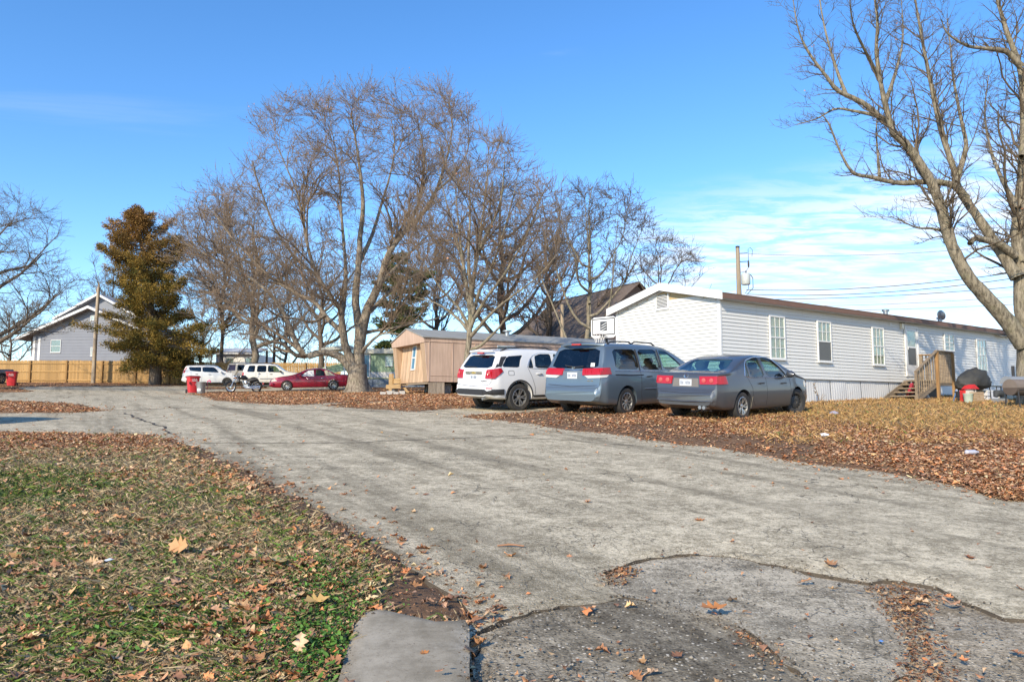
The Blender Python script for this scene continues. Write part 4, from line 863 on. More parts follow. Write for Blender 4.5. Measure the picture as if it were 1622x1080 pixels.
M_DARK = plain('dark_void', (.012, .012, .013), .9, var=.2)
M_CURT = plain('cream_curtain', (.60, .55, .40), .9, var=.12, scale=5)
M_CURT_G = plain('grey_curtain', (.33, .35, .34), .9, var=.15, scale=5)
M_BLIND = plain('white_blind', (.70, .70, .68), .8, var=.06, scale=5)
M_SCREEN = plain('insect_screen', (.13, .14, .14), .8, var=.1, scale=20)
M_BRASS = plain('brass_lamp', (.55, .40, .18), .35, .8)
M_GALV = plain('galvanised', (.42, .44, .45), .42, .75, var=.2, scale=7)
def glass_mat(name, tint, alpha, rough=.03):
    t = MT(name); m = t.m; tr = t.n('ShaderNodeBsdfTransparent'); tr.inputs[0].default_value = (*tint, 1); gl = t.n('ShaderNodeBsdfGlossy'); gl.inputs['Roughness'].default_value = rough
    fr = t.n('ShaderNodeLayerWeight'); fr.inputs[0].default_value = .5; mx = t.n('ShaderNodeMixShader'); f = t.math('ADD', t.math('MULTIPLY', t.math('POWER', fr.outputs['Facing'], 3.0), .75), alpha)
    t.l(f, mx.inputs[0]); t.l(tr.outputs[0], mx.inputs[1]); t.l(gl.outputs[0], mx.inputs[2]); t.l(mx.outputs[0], t.out.inputs[0]); t.t.nodes.remove(t.b); return m
M_GLASS = glass_mat('window_glass', (.88, .93, .92), .06); M_GLASS_D = glass_mat('dim_window_glass', (.35, .42, .45), .10)

def wall_frame(M, x0, x1, z0, z1): pass
def window(root, x0, x1, z0, z1, y, cols=3, rows=2, curtain=None, lower='same', frame=None, facing=-1, sill=True, name='window'):
    """double-hung window standing proud of a wall that faces -y; parts: frame, pane, muntin, curtain"""
    frame = frame or M_TRIM; p = 0.045; yo = y + facing * p; w = bpy.data.objects.new('dummy', None)
    mb = MB(); fw = .045
    for a, b in (((x0 - fw, z0 - fw), (x0, z1 + fw)), ((x1, z0 - fw), (x1 + fw, z1 + fw)), ((x0, z1), (x1, z1 + fw)), ((x0, z0 - fw), (x1, z0))):
        mb.box((a[0], min(y + facing * .002, yo), a[1]), (b[0], max(y + facing * .002, yo), b[1]))
    zm = (z0 + z1) / 2; mb.box((x0, min(yo * 1, y + facing * .02), zm - .02), (x1, max(yo - facing * .004, y + facing * .02), zm + .02))
    bpy.data.objects.remove(w); win = mb.build(name, frame, root)
    if sill: MB().box((x0 - .06, min(y, y + facing * .075), z0 - .075), (x1 + .06, max(y, y + facing * .075), z0 - .0455)).build('sill', frame, win)
    yc = y + facing * .006; n = 18; V = []; F = []
    for i in range(n + 1):
        x = x0 + (x1 - x0) * i / n; d = .004 + .006 * (1 + math.sin(i * 2.1 + x * 7)) / 2; V += [(x, y + facing * d, z0), (x, y + facing * d, z1)]
    for i in range(n): F.append((2 * i, 2 * i + 2, 2 * i + 3, 2 * i + 1))
    mb = MB(); mb.add(V, F); mb.build('curtain', curtain or M_CURT, win, 60, fix=False)
    yg = y + facing * .026
    for k, (a, b) in enumerate(((z0, zm - .02), (zm + .02, z1))):
        if k == 0 and lower == 'screen': MB().box((x0, min(yg, yg + facing * .004), a), (x1, max(yg, yg + facing * .004), b)).build('insect_screen', M_SCREEN, win)
        MB().box((x0, min(yg - facing * .006, yg - facing * .003), a), (x1, max(yg - facing * .006, yg - facing * .003), b)).build('pane', M_GLASS, win)
        if k == 0 and lower == 'screen': continue
        mm = MB()
        for c in range(1, cols): xx = x0 + (x1 - x0) * c / cols; mm.box((xx - .011, min(yg, yg + facing * .012), a), (xx + .011, max(yg, yg + facing * .012), b))
        for c in range(1, rows): zz = a + (b - a) * c / rows; mm.box((x0, min(yg, yg + facing * .010), zz - .011), (x1, max(yg, yg + facing * .010), zz + .011))
        mm.build('muntin', frame, win)
    return win

# ---- the white mobile home
C0 = at(1143, 594.8, 21.0); ROT_W = R(35.0); zg = hgt(C0.x, C0.y)
home = thing('mobile_home', 'long white vinyl-sided mobile home with brown roof and metal skirting', 'mobile home', (C0.x, C0.y, 0), ROT_W)
HL, HW, ZS, ZT = 20.4, 4.3, C0.z, at(1143, 470, 21.0).z; LAP = .1045
nl = int((ZT - ZS) / LAP)
def lap_board(x0, x1, z, y_face, thick=.021, axis='x', lap=LAP):
    """one clapboard: bottom edge proud, top tucked under the next"""
    mb = MB(); a, b = y_face, y_face - thick
    if axis == 'x': vs = [(x0, b, z), (x1, b, z), (x1, a - .003, z + lap), (x0, a - .003, z + lap), (x0, a + .01, z), (x1, a + .01, z), (x1, a + .01, z + lap), (x0, a + .01, z + lap)]
    else: vs = [(b, x1, z), (b, x0, z), (a - .003, x0, z + lap), (a - .003, x1, z + lap), (a + .01, x1, z), (a + .01, x0, z), (a + .01, x0, z + lap), (a + .01, x1, z + lap)]
    mb.add(vs, [(0, 1, 2, 3), (5, 4, 7, 6), (4, 5, 1, 0), (3, 2, 6, 7), (0, 3, 7, 4), (1, 5, 6, 2)]); return mb
core = MB(); core.box((.012, .012, ZS - .02), (HL - .01, HW - .01, ZT)); core.build('wall', M_VINYL, home)
rnd = random.Random(4)
for i in range(nl):
    z = ZS + i * LAP; lap_board(.03, HL, z, 0, thick=.025 + rnd.uniform(-.003, .003)).build('siding_board', M_VINYL, home, fix=False)
PEAK = at(1049.4, 458, 22.75).z; RISE = PEAK - ZT
i = 0
while True:
    z = ZS + i * LAP; top = z + LAP
    if top > PEAK - .10: break
    if top <= ZT + .02: a, b = .05, HW - .02
    else: s = (top - ZT) / RISE; a, b = HW / 2 * s + .03, HW - HW / 2 * s - .03
    if top > ZT + .18:                         # boards missing beside the vent show the sheathing
        if top > PEAK - .46: a = HW / 2 - .06
        if ZT + .16 < top < ZT + .34: b = min(b, HW - 1.0)
    if b - a > .15: lap_board(a, b, z, 0, thick=.031, axis='y').build('siding_board', M_VINYL, home, fix=False)
    i += 1
# gable core with bare sheathing, slightly behind the boards
MB().add([(.004, .02, ZT - .35), (.004, HW - .02, ZT - .35), (.004, HW - .02, ZT), (.004, HW / 2, PEAK - .03), (.004, .02, ZT), (.10, .02, ZT - .35), (.10, HW - .02, ZT - .35), (.10, HW - .02, ZT), (.10, HW / 2, PEAK - .03), (.10, .02, ZT)],
    [(0, 1, 2, 3, 4), (9, 8, 7, 6, 5), (0, 5, 6, 1), (1, 6, 7, 2), (2, 7, 8, 3), (3, 8, 9, 4), (4, 9, 5, 0)]).build('gable_sheathing', M_OSB, home)
# trim, roof, fascia
MB().box((-.036, -.032, ZS - .03), (.03, .07, ZT)).build('corner_trim', M_TRIM, home); MB().box((-.036, HW - .08, ZS - .03), (.03, HW + .02, ZT)).build('corner_trim', M_TRIM, home)
OV, EV = .26, .20                              # eave and gable overhang
def roof_slab(mb, y0, z0, y1, z1, x0, x1, th): mb.add([(x0, y0, z0), (x1, y0, z0), (x1, y1, z1), (x0, y1, z1), (x0, y0, z0 + th), (x1, y0, z0 + th), (x1, y1, z1 + th), (x0, y1, z1 + th)], [(3, 2, 1, 0), (4, 5, 6, 7), (0, 1, 5, 4), (1, 2, 6, 5), (2, 3, 7, 6), (3, 0, 4, 7)])
sl = RISE / (HW / 2); rm = MB(); roof_slab(rm, -OV, ZT - OV * sl + .10, HW / 2, PEAK + .10, -EV, HL + .2, .05); roof_slab(rm, HW + OV, ZT - OV * sl + .10, HW / 2 + .001, PEAK + .10, -EV, HL + .2, .05); roof = rm.build('roof', M_SHINGLE_BR, home)
rf = MB()
for s in (0, 1):
    y0, y1 = (-OV - .01, HW / 2) if s == 0 else (HW + OV + .01, HW / 2); z0, z1 = ZT - OV * sl - .06, PEAK - .06
    rf.add([(-EV - .03, y0, z0), (-EV - .03, y1, z1), (-EV - .03, y1, z1 + .24), (-EV - .03, y0, z0 + .24), (-EV - .002, y0, z0), (-EV - .002, y1, z1), (-EV - .002, y1, z1 + .24), (-EV - .002, y0, z0 + .24)], [(0, 1, 2, 3), (7, 6, 5, 4), (0, 4, 5, 1), (2, 6, 7, 3), (0, 3, 7, 4), (1, 5, 6, 2)])
rf.build('fascia', M_TRIM, home)
gb = MB()                                      # thin frieze under the rake
for s in (0, 1):
    y0, y1 = (.0, HW / 2) if s == 0 else (HW, HW / 2)
    gb.add([(-.05, y0, ZT - .06), (-.05, y1, PEAK - .08), (-.05, y1, PEAK - .015), (-.05, y0, ZT + .005), (-.006, y0, ZT - .06), (-.006, y1, PEAK - .08), (-.006, y1, PEAK - .015), (-.006, y0, ZT + .005)], [(0, 1, 2, 3), (7, 6, 5, 4), (0, 4, 5, 1), (2, 6, 7, 3)])
gb.build('frieze', M_TRIM, home)
MB().box((-EV, -OV - .022, ZT - OV * sl - .02), (HL + .2, -OV - .001, ZT - OV * sl + .095)).build('eave_fascia', plain('brown_drip_edge', (.20, .115, .085), .7, var=.2, scale=3), home)
MB().box((-EV + .01, -OV, ZT - OV * sl - .035), (HL - 2.6, .0, ZT - OV * sl - .021)).build('soffit', M_SOFFIT, home)
MB().add([(HL - 2.6, -OV, ZT - OV * sl - .12), (HL, -OV, ZT - OV * sl - .03), (HL, 0, ZT - OV * sl - .03), (HL - 2.6, 0, ZT - OV * sl - .05), (HL - 2.6, -OV, ZT - OV * sl - .10), (HL, -OV, ZT - OV * sl - .01), (HL, 0, ZT - OV * sl - .01), (HL - 2.6, 0, ZT - OV * sl - .03)], [(3, 2, 1, 0), (4, 5, 6, 7), (0, 1, 5, 4), (1, 2, 6, 5), (2, 3, 7, 6), (3, 0, 4, 7)]).build('soffit', M_SOFFIT, home)['label'] = 'sagging loose end of the soffit'
# gable vent with louvres
vz0, vz1, vy0, vy1 = PEAK - .60, PEAK - .20, HW / 2 - .18, HW / 2 + .28
mb = MB(); mb.box((-.06, vy0 - .05, vz0 - .05), (-.001, vy0, vz1 + .03)); mb.box((-.06, vy1, vz0 - .05), (-.001, vy1 + .05, vz1 - .06)); mb.box((-.06, vy0, vz0 - .05), (-.001, vy1, vz0)); vent = mb.build('gable_vent', M_TRIM, home)
MB().box((-.034, vy0, vz0), (-.030, vy1, vz1)).build('backing', M_DARK, vent)
for k in range(9):
    z = vz0 + (vz1 - vz0) * (k + .1) / 9; MB().add([(-.046, vy0, z), (-.046, vy1, z), (-.040, vy1, z + .020), (-.040, vy0, z + .020), (-.042, vy0, z), (-.042, vy1, z), (-.036, vy1, z + .020), (-.036, vy0, z + .020)], [(0, 1, 2, 3), (7, 6, 5, 4), (0, 4, 5, 1), (2, 6, 7, 3)]).build('louvre', M_TRIM, vent)
# windows and door on the long wall
YW = -.029; ZW1 = at(1220, 501.6, 22.28).z; ZW0 = at(1222, 566, 22.3).z
window(home, 2.26, 2.94, ZW0, ZW1, YW, 3, 2, M_CURT)['label'] = 'window nearest the corner'
window(home, 4.76, 5.45, ZW0, ZW1, YW, 3, 2, M_CURT, lower='screen')
window(home, 8.06, 8.74, ZW0, ZW1, YW, 3, 2, M_CURT)
window(home, 13.3, 14.02, at(1505, 554, 28.7).z, at(1505, 530.4, 28.7).z, YW, 2, 2, M_CURT_G)['label'] = 'small square window'
window(home, 16.05, 16.85, ZW0 + .0, ZW1, YW, 3, 2, M_BLIND)
dz0, dz1 = at(1446, 596, 27).z, at(1446, 519.5, 27).z
mb = MB()
for a, b in (((10.25, dz0), (10.33, dz1 + .07)), ((11.13, dz0), (11.21, dz1 + .07)), ((10.33, dz1), (11.13, dz1 + .07))): mb.box((a[0], YW - .05, a[1]), (b[0], YW, b[1]))
mb.box((10.33, YW - .024, dz0), (11.13, YW - .004, dz0 + .42)); mb.box((10.33, YW - .024, dz0 + .42), (10.43, YW - .004, dz1)); mb.box((11.03, YW - .024, dz0 + .42), (11.13, YW - .004, dz1)); mb.box((10.43, YW - .024, dz1 - .10), (11.03, YW - .004, dz1)); mb.box((10.43, YW - .026, dz0 + 1.05), (11.03, YW - .004, dz0 + 1.11))
door = mb.build('storm_door', M_TRIM, home)
MB().box((10.43, YW - .008, dz0 + .42), (11.03, YW - .003, dz1 - .10)).build('inner_door', plain('inner_door', (.52, .50, .38), .6), door)
MB().box((10.43, YW - .016, dz0 + .42), (11.03, YW - .012, dz0 + 1.05)).build('insect_screen', M_SCREEN, door); MB().box((10.43, YW - .016, dz0 + 1.11), (11.03, YW - .012, dz1 - .10)).build('pane', M_GLASS, door)
dm = (10.56, dz1 - .42); MB().add([(dm[0], YW - .011, dm[1] - .22), (dm[0] + .13, YW - .011, dm[1]), (dm[0], YW - .011, dm[1] + .22), (dm[0] - .11, YW - .011, dm[1]), (dm[0], YW - .0085, dm[1] - .22), (dm[0] + .13, YW - .0085, dm[1]), (dm[0], YW - .0085, dm[1] + .22), (dm[0] - .11, YW - .0085, dm[1])], [(0, 1, 2, 3), (7, 6, 5, 4), (0, 4, 5, 1), (1, 5, 6, 2), (2, 6, 7, 3), (3, 7, 4, 0)]).build('diamond_light', plain('slate_glass', (.16, .18, .24), .2), door)
MB().tube([(10.39, YW - .03, dz0 + .98), (10.39, YW - .06, dz0 + .98), (10.39, YW - .06, dz0 + 1.1)], .012, 6).build('handle', M_TRIM, door)
lamp = MB().box((10.0, -.10, dz1 - .06), (10.14, -.018, dz1 + .14)).build('porch_lamp', plain('lamp_glass', (.75, .68, .52), .3), home)
MB().box((9.985, -.12, dz1 + .14), (10.155, -.016, dz1 + .17)).build('lamp_cap', plain('black_metal', (.03, .03, .03), .5), lamp)
MB().box((9.25, -.05, dz1 + .02), (9.40, -.016, dz1 + .11)).build('bracket', M_TRIM, home)
# skirting: ribbed metal sheets, each its own panel, uneven at the bottom
PW = .92; k = 0; x = 0.0
def skirt_panel(x0, x1, bow, top, parent, axis='x', off=0.0):
    n = 28; mb = MB(); rows = 5; V = []
    for j in range(rows + 1):
        for i in range(n + 1):
            xx = x0 + (x1 - x0) * i / n; rib = (0, .012, .012, 0)[i % 4] if i % 4 else 0; tt = j / rows
            wx = C0.x + xx * math.cos(ROT_W) if axis == 'x' else C0.x - xx * math.sin(ROT_W); wy = C0.y + xx * math.sin(ROT_W) if axis == 'x' else C0.y + xx * math.cos(ROT_W)
            zb = hgt(wx, wy) - .03; z = top + (zb - top) * tt; o = off - rib - bow * math.sin(math.pi * tt) * math.sin(math.pi * i / n) - .03 * tt
            V.append((xx + .02 * bow * 10 * tt, o, z) if axis == 'x' else (o, xx, z))
    F = [(j * (n + 1) + i, j * (n + 1) + i + 1, (j + 1) * (n + 1) + i + 1, (j + 1) * (n + 1) + i) for j in range(rows) for i in range(n)]
    if axis == 'x': F = [f[::-1] for f in F]
    mb.add(V, F); return mb.build('skirt_panel', M_SKIRT, parent, 25, fix=False)
while x < HL - .1:
    skirt_panel(x, min(x + PW, HL) - .006, rnd.uniform(-.02, .05), ZS - .025, home, 'x', .055 + (.012 if k % 2 else 0)); x += PW; k += 1
y = 0.0; k = 0
while y < HW - .1: skirt_panel(y, min(y + PW, HW) - .006, .01, ZS - .025, home, 'y', .055 + (.012 if k % 2 else 0)); y += PW; k += 1
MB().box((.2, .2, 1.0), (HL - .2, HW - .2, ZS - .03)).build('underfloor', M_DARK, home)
for rx, ry, hh in ((12.3, 1.7, .16), (16.6, 1.6, .16)):
    rz = ZT + ry * sl + .10; v = MB().lathe([(.09, rz - .05), (.09, rz + hh), (.14, rz + hh + .01), (.14, rz + hh + .07), (.05, rz + hh + .10)], 14).build('roof_vent', M_GALV, home, 40); v.location = (rx, ry, 0)
dish = MB(); dish.lathe([(.02, 0), (.14, .02), (.22, .06), (.215, .065), (.14, .03), (.01, .012)], 16, Matrix.Translation((16.1, 1.35, ZT + 1.35 * sl + .42)) @ Matrix.Rotation(R(75), 4, 'Y') @ Matrix.Rotation(R(20), 4, 'X')); dish.tube([(16.15, 1.35, ZT + 1.35 * sl + .15), (16.15, 1.35, ZT + 1.35 * sl + .42)], .02, 6); dish.build('satellite_dish', M_GALV, home, 40)

# ---- wooden porch with stairs, down along the wall to the left
M_DECK = wood('weathered_deck', (.36, .28, .19), (.16, .12, .085), 0); M_POSTW = wood('orange_post', (.40, .24, .10), (.22, .12, .05), 2)
porch = thing('wooden_porch', 'weathered wooden porch with stairs and baluster rail at the white home door', 'porch', (C0.x, C0.y, 0), ROT_W)
DT = dz0 - .16; y_o = -1.15; X0, X1 = 10.02, 11.25
def gl(x, y): wx = C0.x + x * math.cos(ROT_W) - y * math.sin(ROT_W); wy = C0.y + x * math.sin(ROT_W) + y * math.cos(ROT_W); return hgt(wx, wy)
for k in range(9): xx = X0 + (X1 - X0) * k / 9; MB().box((xx + .006, y_o, DT - .035), (xx + (X1 - X0) / 9 - .006, -.04, DT)).build('deck_board', M_DECK, porch)
MB().box((X0, y_o - .04, DT - .20), (X1, y_o - .002, DT - .037)).box((X1 + .002, y_o, DT - .2), (X1 + .04, -.05, DT - .037)).build('rim_joist', M_DECK, porch)
for (xx, yy, zt) in ((X0 + .03, y_o - .085, DT + 1.0), (X1 - .05, y_o - .085, DT + .95), (X1 - .05, -.14, DT + 1.0), (X0 + .03, -.14, DT - .05)): MB().box((xx - .045, yy - .045, gl(xx, yy) - .1), (xx + .045, yy + .045, zt)).build('post', M_POSTW if yy < -1 else M_DECK, porch)
sx = 8.55; MB().box((sx - .045, y_o - .13, gl(sx, y_o) - .1), (sx + .045, y_o - .04, gl(sx, y_o) + 1.0)).build('post', M_DECK, porch)
nt_ = 5; gz0 = gl(sx, y_o)
for k in range(nt_):
    zt = DT - (k + 1) * (DT - gz0 - .02) / (nt_ + .4); xx = X0 - .28 * (k + .5); MB().box((xx - .15, y_o + .02, zt - .04), (xx + .15, -.12, zt)).build('tread', M_DECK, porch)
for yy in (y_o - .02, -.10): MB().prism([(X0, DT - .02), (X0, DT - .27), (sx + .15, gz0 - .02), (sx - .02, gz0 + .02), (sx - .02, gz0 + .16)], yy - .02, yy + .02).build('stringer', M_DECK, porch)
rt0, rt1 = Vector((X0 + .03, y_o - .085, DT + 1.02)), Vector((sx - .05, y_o - .085, gz0 + 1.0)); MB().bar(rt0, rt1, .10, .04).build('handrail', M_DECK, porch)
MB().bar((X0 - .04, y_o - .085, DT + 1.01), (X1 + .02, y_o - .085, DT + 1.0), .12, .04).build('handrail', M_DECK, porch); MB().bar((X1 - .05, y_o - .085, DT + .96), (X1 - .05, -.06, DT + .96), .10, .04).build('handrail', M_POSTW, porch)
for k in range(9):
    f = (k + .7) / 9.6; p = rt0.lerp(rt1, f); lo = (DT - .12) + (gz0 + .08 - DT + .12) * f; MB().box((p.x - .022, y_o - .062, lo), (p.x + .022, y_o - .03, p.z - .03)).build('baluster', M_DECK, porch)
for k in range(9): xx = X0 + .14 + (X1 - X0 - .30) * k / 8; MB().box((xx - .022, y_o - .075, DT - .12), (xx + .022, y_o - .043, DT + .98)).build('baluster', M_DECK, porch)
for k in range(8): yy = y_o + .1 + .9 * k / 8; MB().box((X1 + .042, yy - .02, DT - .15), (X1 + .074, yy + .02, DT + .94)).build('baluster', M_DECK, porch)

# ---- tan mobile home
t = MT('tan_panel'); f = t.noise(1.0, 5, .6, t.coord('Object', (7, 7, .8))); c = t.mix(t.step(f, .3, .7), (.45, .325, .25), (.57, .42, .325)); c = t.mix(t.step(t.noise(.9, 5, .7), .5, .75, 0, .5), c, (.46, .35, .26)); t.color(c).set(rough=.85, spec=.2); M_TAN = t.m
M_TAN2 = wood('tan_boards', (.58, .42, .28), (.42, .28, .17), 2, 2.0); M_GREYROOF = plain('grey_roof', (.30, .31, .30), .9, var=.3, scale=3, bump=.2, dirt=((.16, .16, .13), .5)); M_WSK = wood('grey_skirt_boards', (.40, .33, .25), (.24, .19, .14), 2, 2.5)
M_BLUEWIN = plain('blue_window_film', (.10, .24, .36), .15, var=.15, scale=3)
YT = 34.5; CT = at(677.8, 604.4, YT); ROT_T = R(30.5); th_ = thing('mobile_home', 'tan panelled mobile home with grey roof and recessed end window', 'mobile home', (CT.x, CT.y, 0), ROT_T)
TL, TW, TZ0, TZ1 = 16.5, 4.1, CT.z, at(672.6, 533.7, YT - .2).z; lean = -.22
TP = at(645, 521.5, YT + 1.5).z
def tbox(mb, x0, x1, y0, y1, z0, z1): return mb.box((x0, y0, z0), (x1, y1, z1))
# shell: long wall, leaning end wall with a recess
MB().add([(0, 0, TZ0), (TL, 0, TZ0), (TL, 0, TZ1), (lean, 0, TZ1), (0, .05, TZ0), (TL, .05, TZ0), (TL, .05, TZ1), (lean, .05, TZ1)], [(0, 1, 2, 3), (7, 6, 5, 4), (0, 4, 5, 1), (1, 5, 6, 2), (2, 6, 7, 3), (3, 7, 4, 0)]).build('wall', M_TAN, th_)
MB().box((.5, TW - .05, TZ0), (TL, TW, TZ1)).build('wall', M_TAN, th_)
for y0, y1 in ((.052, .52), (TW - .50, TW - .052)): MB().add([(0, y0, TZ0), (0, y1, TZ0), (lean, y1, TZ1), (lean, y0, TZ1), (.36, y0, TZ0), (.36, y1, TZ0), (.36 + lean, y1, TZ1), (.36 + lean, y0, TZ1)], [(0, 3, 2, 1), (4, 5, 6, 7), (0, 1, 5, 4), (1, 2, 6, 5), (2, 3, 7, 6), (3, 0, 4, 7)]).build('end_return', M_TAN2, th_)
nb = 16
for k in range(nb):
    y0 = .52 + (TW - 1.02) * k / nb; y1 = .52 + (TW - 1.02) * (k + 1) / nb - .008; d = .005 if k % 2 else 0; tz = TZ1 - .1
    MB().add([(.02 + d, y0, TZ0), (.02 + d, y1, TZ0), (.20 + d, y1, tz), (.20 + d, y0, tz), (.10, y0, TZ0), (.10, y1, TZ0), (.28, y1, tz), (.28, y0, tz)], [(0, 3, 2, 1), (4, 5, 6, 7), (0, 1, 5, 4), (1, 2, 6, 5), (2, 3, 7, 6), (3, 0, 4, 7)]).build('end_board', M_TAN2, th_)
zc_ = TZ1 - .24
MB().add([(lean - .01, 0, zc_), (lean - .01, TW, zc_), (lean - .03, TW, TZ1 - .02), (lean - .04, TW / 2, TP), (lean - .03, 0, TZ1 - .02), (lean + .35, 0, zc_), (lean + .35, TW, zc_), (lean + .35, TW, TZ1 - .02), (lean + .35, TW / 2, TP), (lean + .35, 0, TZ1 - .02)], [(0, 4, 3, 2, 1), (5, 6, 7, 8, 9), (0, 1, 6, 5), (1, 2, 7, 6), (2, 3, 8, 7), (3, 4, 9, 8), (4, 0, 5, 9)]).build('gable', M_TAN, th_)
for xx in (.02, 1.25, 2.46, 3.68, 4.90, 6.12, 7.34, 8.56, 9.8, 11.0): MB().box((xx, -.02, TZ0 + .02), (xx + .055, -.001, TZ1 - .16)).build('batten', M_TAN, th_)
MB().box((lean, -.03, TZ1 - .20), (TL, -.001, TZ1 - .155)).build('batten', M_TAN, th_); MB().box((0.1, -.018, TZ0 + .28), (TL, -.001, TZ0 + .31)).build('batten', M_TAN, th_)
rm = MB(); roof_slab(rm, -.06, TZ1 - .01, TW / 2, TP + .01, lean - .08, TL, .05); roof_slab(rm, TW + .06, TZ1 - .01, TW / 2 + .001, TP + .01, lean - .08, TL, .05); rm.build('roof', M_GREYROOF, th_)
MB().lathe([(.13, TP - .1), (.13, TP + .12), (.24, TP + .13), (.24, TP + .2)], 12).build('roof_vent', M_GALV, th_, 40, loc=(5.2, TW / 2 - .5, 0))
wz0, wz1, wy0, wy1 = TZ0 + .68, TZ1 - .30, 1.78, 2.16
def lx(z): return .02 + (z - TZ0) / (TZ1 - TZ0) * .2
mb = MB(); 
for a, b, c, d in ((wy0 - .06, wy0, wz0 - .06, wz1 + .04), (wy1, wy1 + .05, wz0 - .06, wz1 + .04), (wy0, wy1, wz0 - .06, wz0), (wy0, wy1, wz1, wz1 + .04), (wy0, wy1, (wz0 + wz1) / 2 - .03, (wz0 + wz1) / 2 + .03)):
    mb.add([(lx(c) - .05, a, c), (lx(c) - .05, b, c), (lx(d) - .05, b, d), (lx(d) - .05, a, d), (lx(c), a, c), (lx(c), b, c), (lx(d), b, d), (lx(d), a, d)], [(0, 3, 2, 1), (4, 5, 6, 7), (0, 1, 5, 4), (1, 2, 6, 5), (2, 3, 7, 6), (3, 0, 4, 7)])
ew = mb.build('window', M_TRIM, th_); MB().add([(lx(wz0) - .02, wy0, wz0), (lx(wz0) - .02, wy1, wz0), (lx(wz1) - .02, wy1, wz1), (lx(wz1) - .02, wy0, wz1), (lx(wz0) - .006, wy0, wz0), (lx(wz0) - .006, wy1, wz0), (lx(wz1) - .006, wy1, wz1), (lx(wz1) - .006, wy0, wz1)], [(0, 3, 2, 1), (4, 5, 6, 7)]).build('pane', M_BLUEWIN, ew)
for xx, cm in ((3.75, M_BLIND), (7.75, M_BLIND)): window(th_, xx, xx + .95, TZ1 - .72, TZ1 - .26, -.001, 1, 1, cm)
def tgl(x, y): return hgt(CT.x + x * math.cos(ROT_T) - y * math.sin(ROT_T), CT.y + x * math.sin(ROT_T) + y * math.cos(ROT_T))
for a, b in ((.05, .88), (1.65, 2.6), (2.62, 3.6), (3.62, 4.7), (4.72, 5.8), (5.82, 7), (7.02, 8.2), (8.22, 9.4)):
    for k in range(6): x0 = a + (b - a) * k / 6; MB().box((x0, .03 + .004 * (k % 2), tgl(x0, 0) - .05), (x0 + (b - a) / 6 - .008, .06, TZ0 - .01)).build('skirt_board', M_WSK, th_)
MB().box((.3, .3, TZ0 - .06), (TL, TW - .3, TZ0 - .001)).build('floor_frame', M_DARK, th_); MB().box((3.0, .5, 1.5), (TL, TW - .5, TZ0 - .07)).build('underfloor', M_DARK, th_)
MB().box((.02, .1, TZ0 - .10), (.10, TW - .1, TZ0 - .02)).build('end_beam', M_DECK, th_)
M_BLOCK = plain('concrete_block', (.34, .33, .31), .9, var=.25, scale=9, bump=.3)
for k in range(3): z = tgl(1.2, .6) + k * .2; MB().box((1.05, .5, z), (1.45, .7, z + .19)).build('concrete_block', M_BLOCK, th_)
MB().box((1.4, 3.2, 1.7), (1.9, 3.6, TZ0 - .06)).build('pier', M_BLOCK, th_)
# timber steps lying by the tan home's end
st = thing('timber_steps', 'broken timber steps and planks at the end of the tan mobile home', 'steps', (CT.x, CT.y, tgl(-.6, 2.2)), ROT_T); M_PLY = wood('raw_plank', (.50, .33, .15), (.32, .20, .09), 1, 2)
MB().box((-.5, 3.30, .0), (-.42, 3.75, 1.05)).build('side_board', M_PLY, st); MB().box((-.41, 2.5, .55), (-.36, 3.7, .80)).build('plank', M_PLY, st); MB().box((-.9, 1.25, .28), (-.84, 3.1, .48)).build('plank', M_PLY, st); MB().box((-.83, 1.3, .40), (-.45, 3.1, .44)).build('tread', M_PLY, st); MB().bar((-.7, .7, .05), (-.6, 1.5, .35), .12, .03).build('plank', M_PLY, st)
MB().box((-.75, 2.35, 0), (-.55, 2.7, .28)).build('concrete_block', M_BLOCK, st)
wood_ch = thing('concrete_block', 'pale concrete blocks lying beside the broken timber steps', 'blocks', (*G(616, 626)[:2], G(616, 626).z), .3)
for k in range(4): MB().box((k * .30 - .4, -.1, .0), (k * .30 - .16, .1, .16 + .05 * (k % 2))).build('block', plain('pale_block', (.55, .53, .48), .9), wood_ch)

# ---- green mobile home behind
t = MT('green_ribbed'); c = t.mix(t.step(t.wave(9, t.coord('Object')), .35, .65), (.20, .30, .19), (.29, .40, .27)); t.color(c).set(rough=.6); M_GREEN = t.m
M_GSK = plain('blue_grey_block', (.22, .27, .33), .85, var=.25, scale=8)
YG = 53.5; gA = at(566, 612, YG); gz_ = at(600, 613, YG).z; gh = thing('mobile_home', 'pale green ribbed mobile home mostly hidden behind the big tree', 'mobile home', (gA.x, gA.y, gz_), R(2))
zr1, zr0, zb1, zb0 = at(600, 552.5, YG).z - gz_, at(600, 560, YG).z - gz_, at(600, 588.6, YG).z - gz_, at(600, 598, YG).z - gz_
n = 26; GLn = 6.0
for k in range(n): x0 = GLn * k / n; MB().box((x0, 0, zb1), (x0 + GLn / n - .02, .05, zr0)).build('wall_panel', M_GREEN, gh)
MB().box((0, .02, .0), (GLn, 3.6, zr0)).build('wall', M_GREEN, gh); MB().box((-.1, -.22, zr0), (GLn + .3, 3.9, zr1)).build('roof', plain('cream_roof', (.56, .56, .48), .7, var=.15), gh)
for k in range(n): x0 = GLn * k / n; MB().box((x0, -.01, zb0), (x0 + GLn / n - .02, .045, zb1 - .02)).build('lower_panel', M_SKIRT, gh)
MB().box((0, -.03, zb0 - .06), (GLn, .01, zb0 - .002)).build('trim', plain('yellow_trim', (.50, .50, .28), .7), gh)
for k in range(8):
    for j in range(2): MB().box((GLn * k / 8 + .01, .0, -.1 + j * (zb0 + .02) / 2), (GLn * (k + 1) / 8 - .01, .018, -.1 + (j + 1) * (zb0 + .02) / 2 - .02)).build('skirt_block', M_GSK, gh)
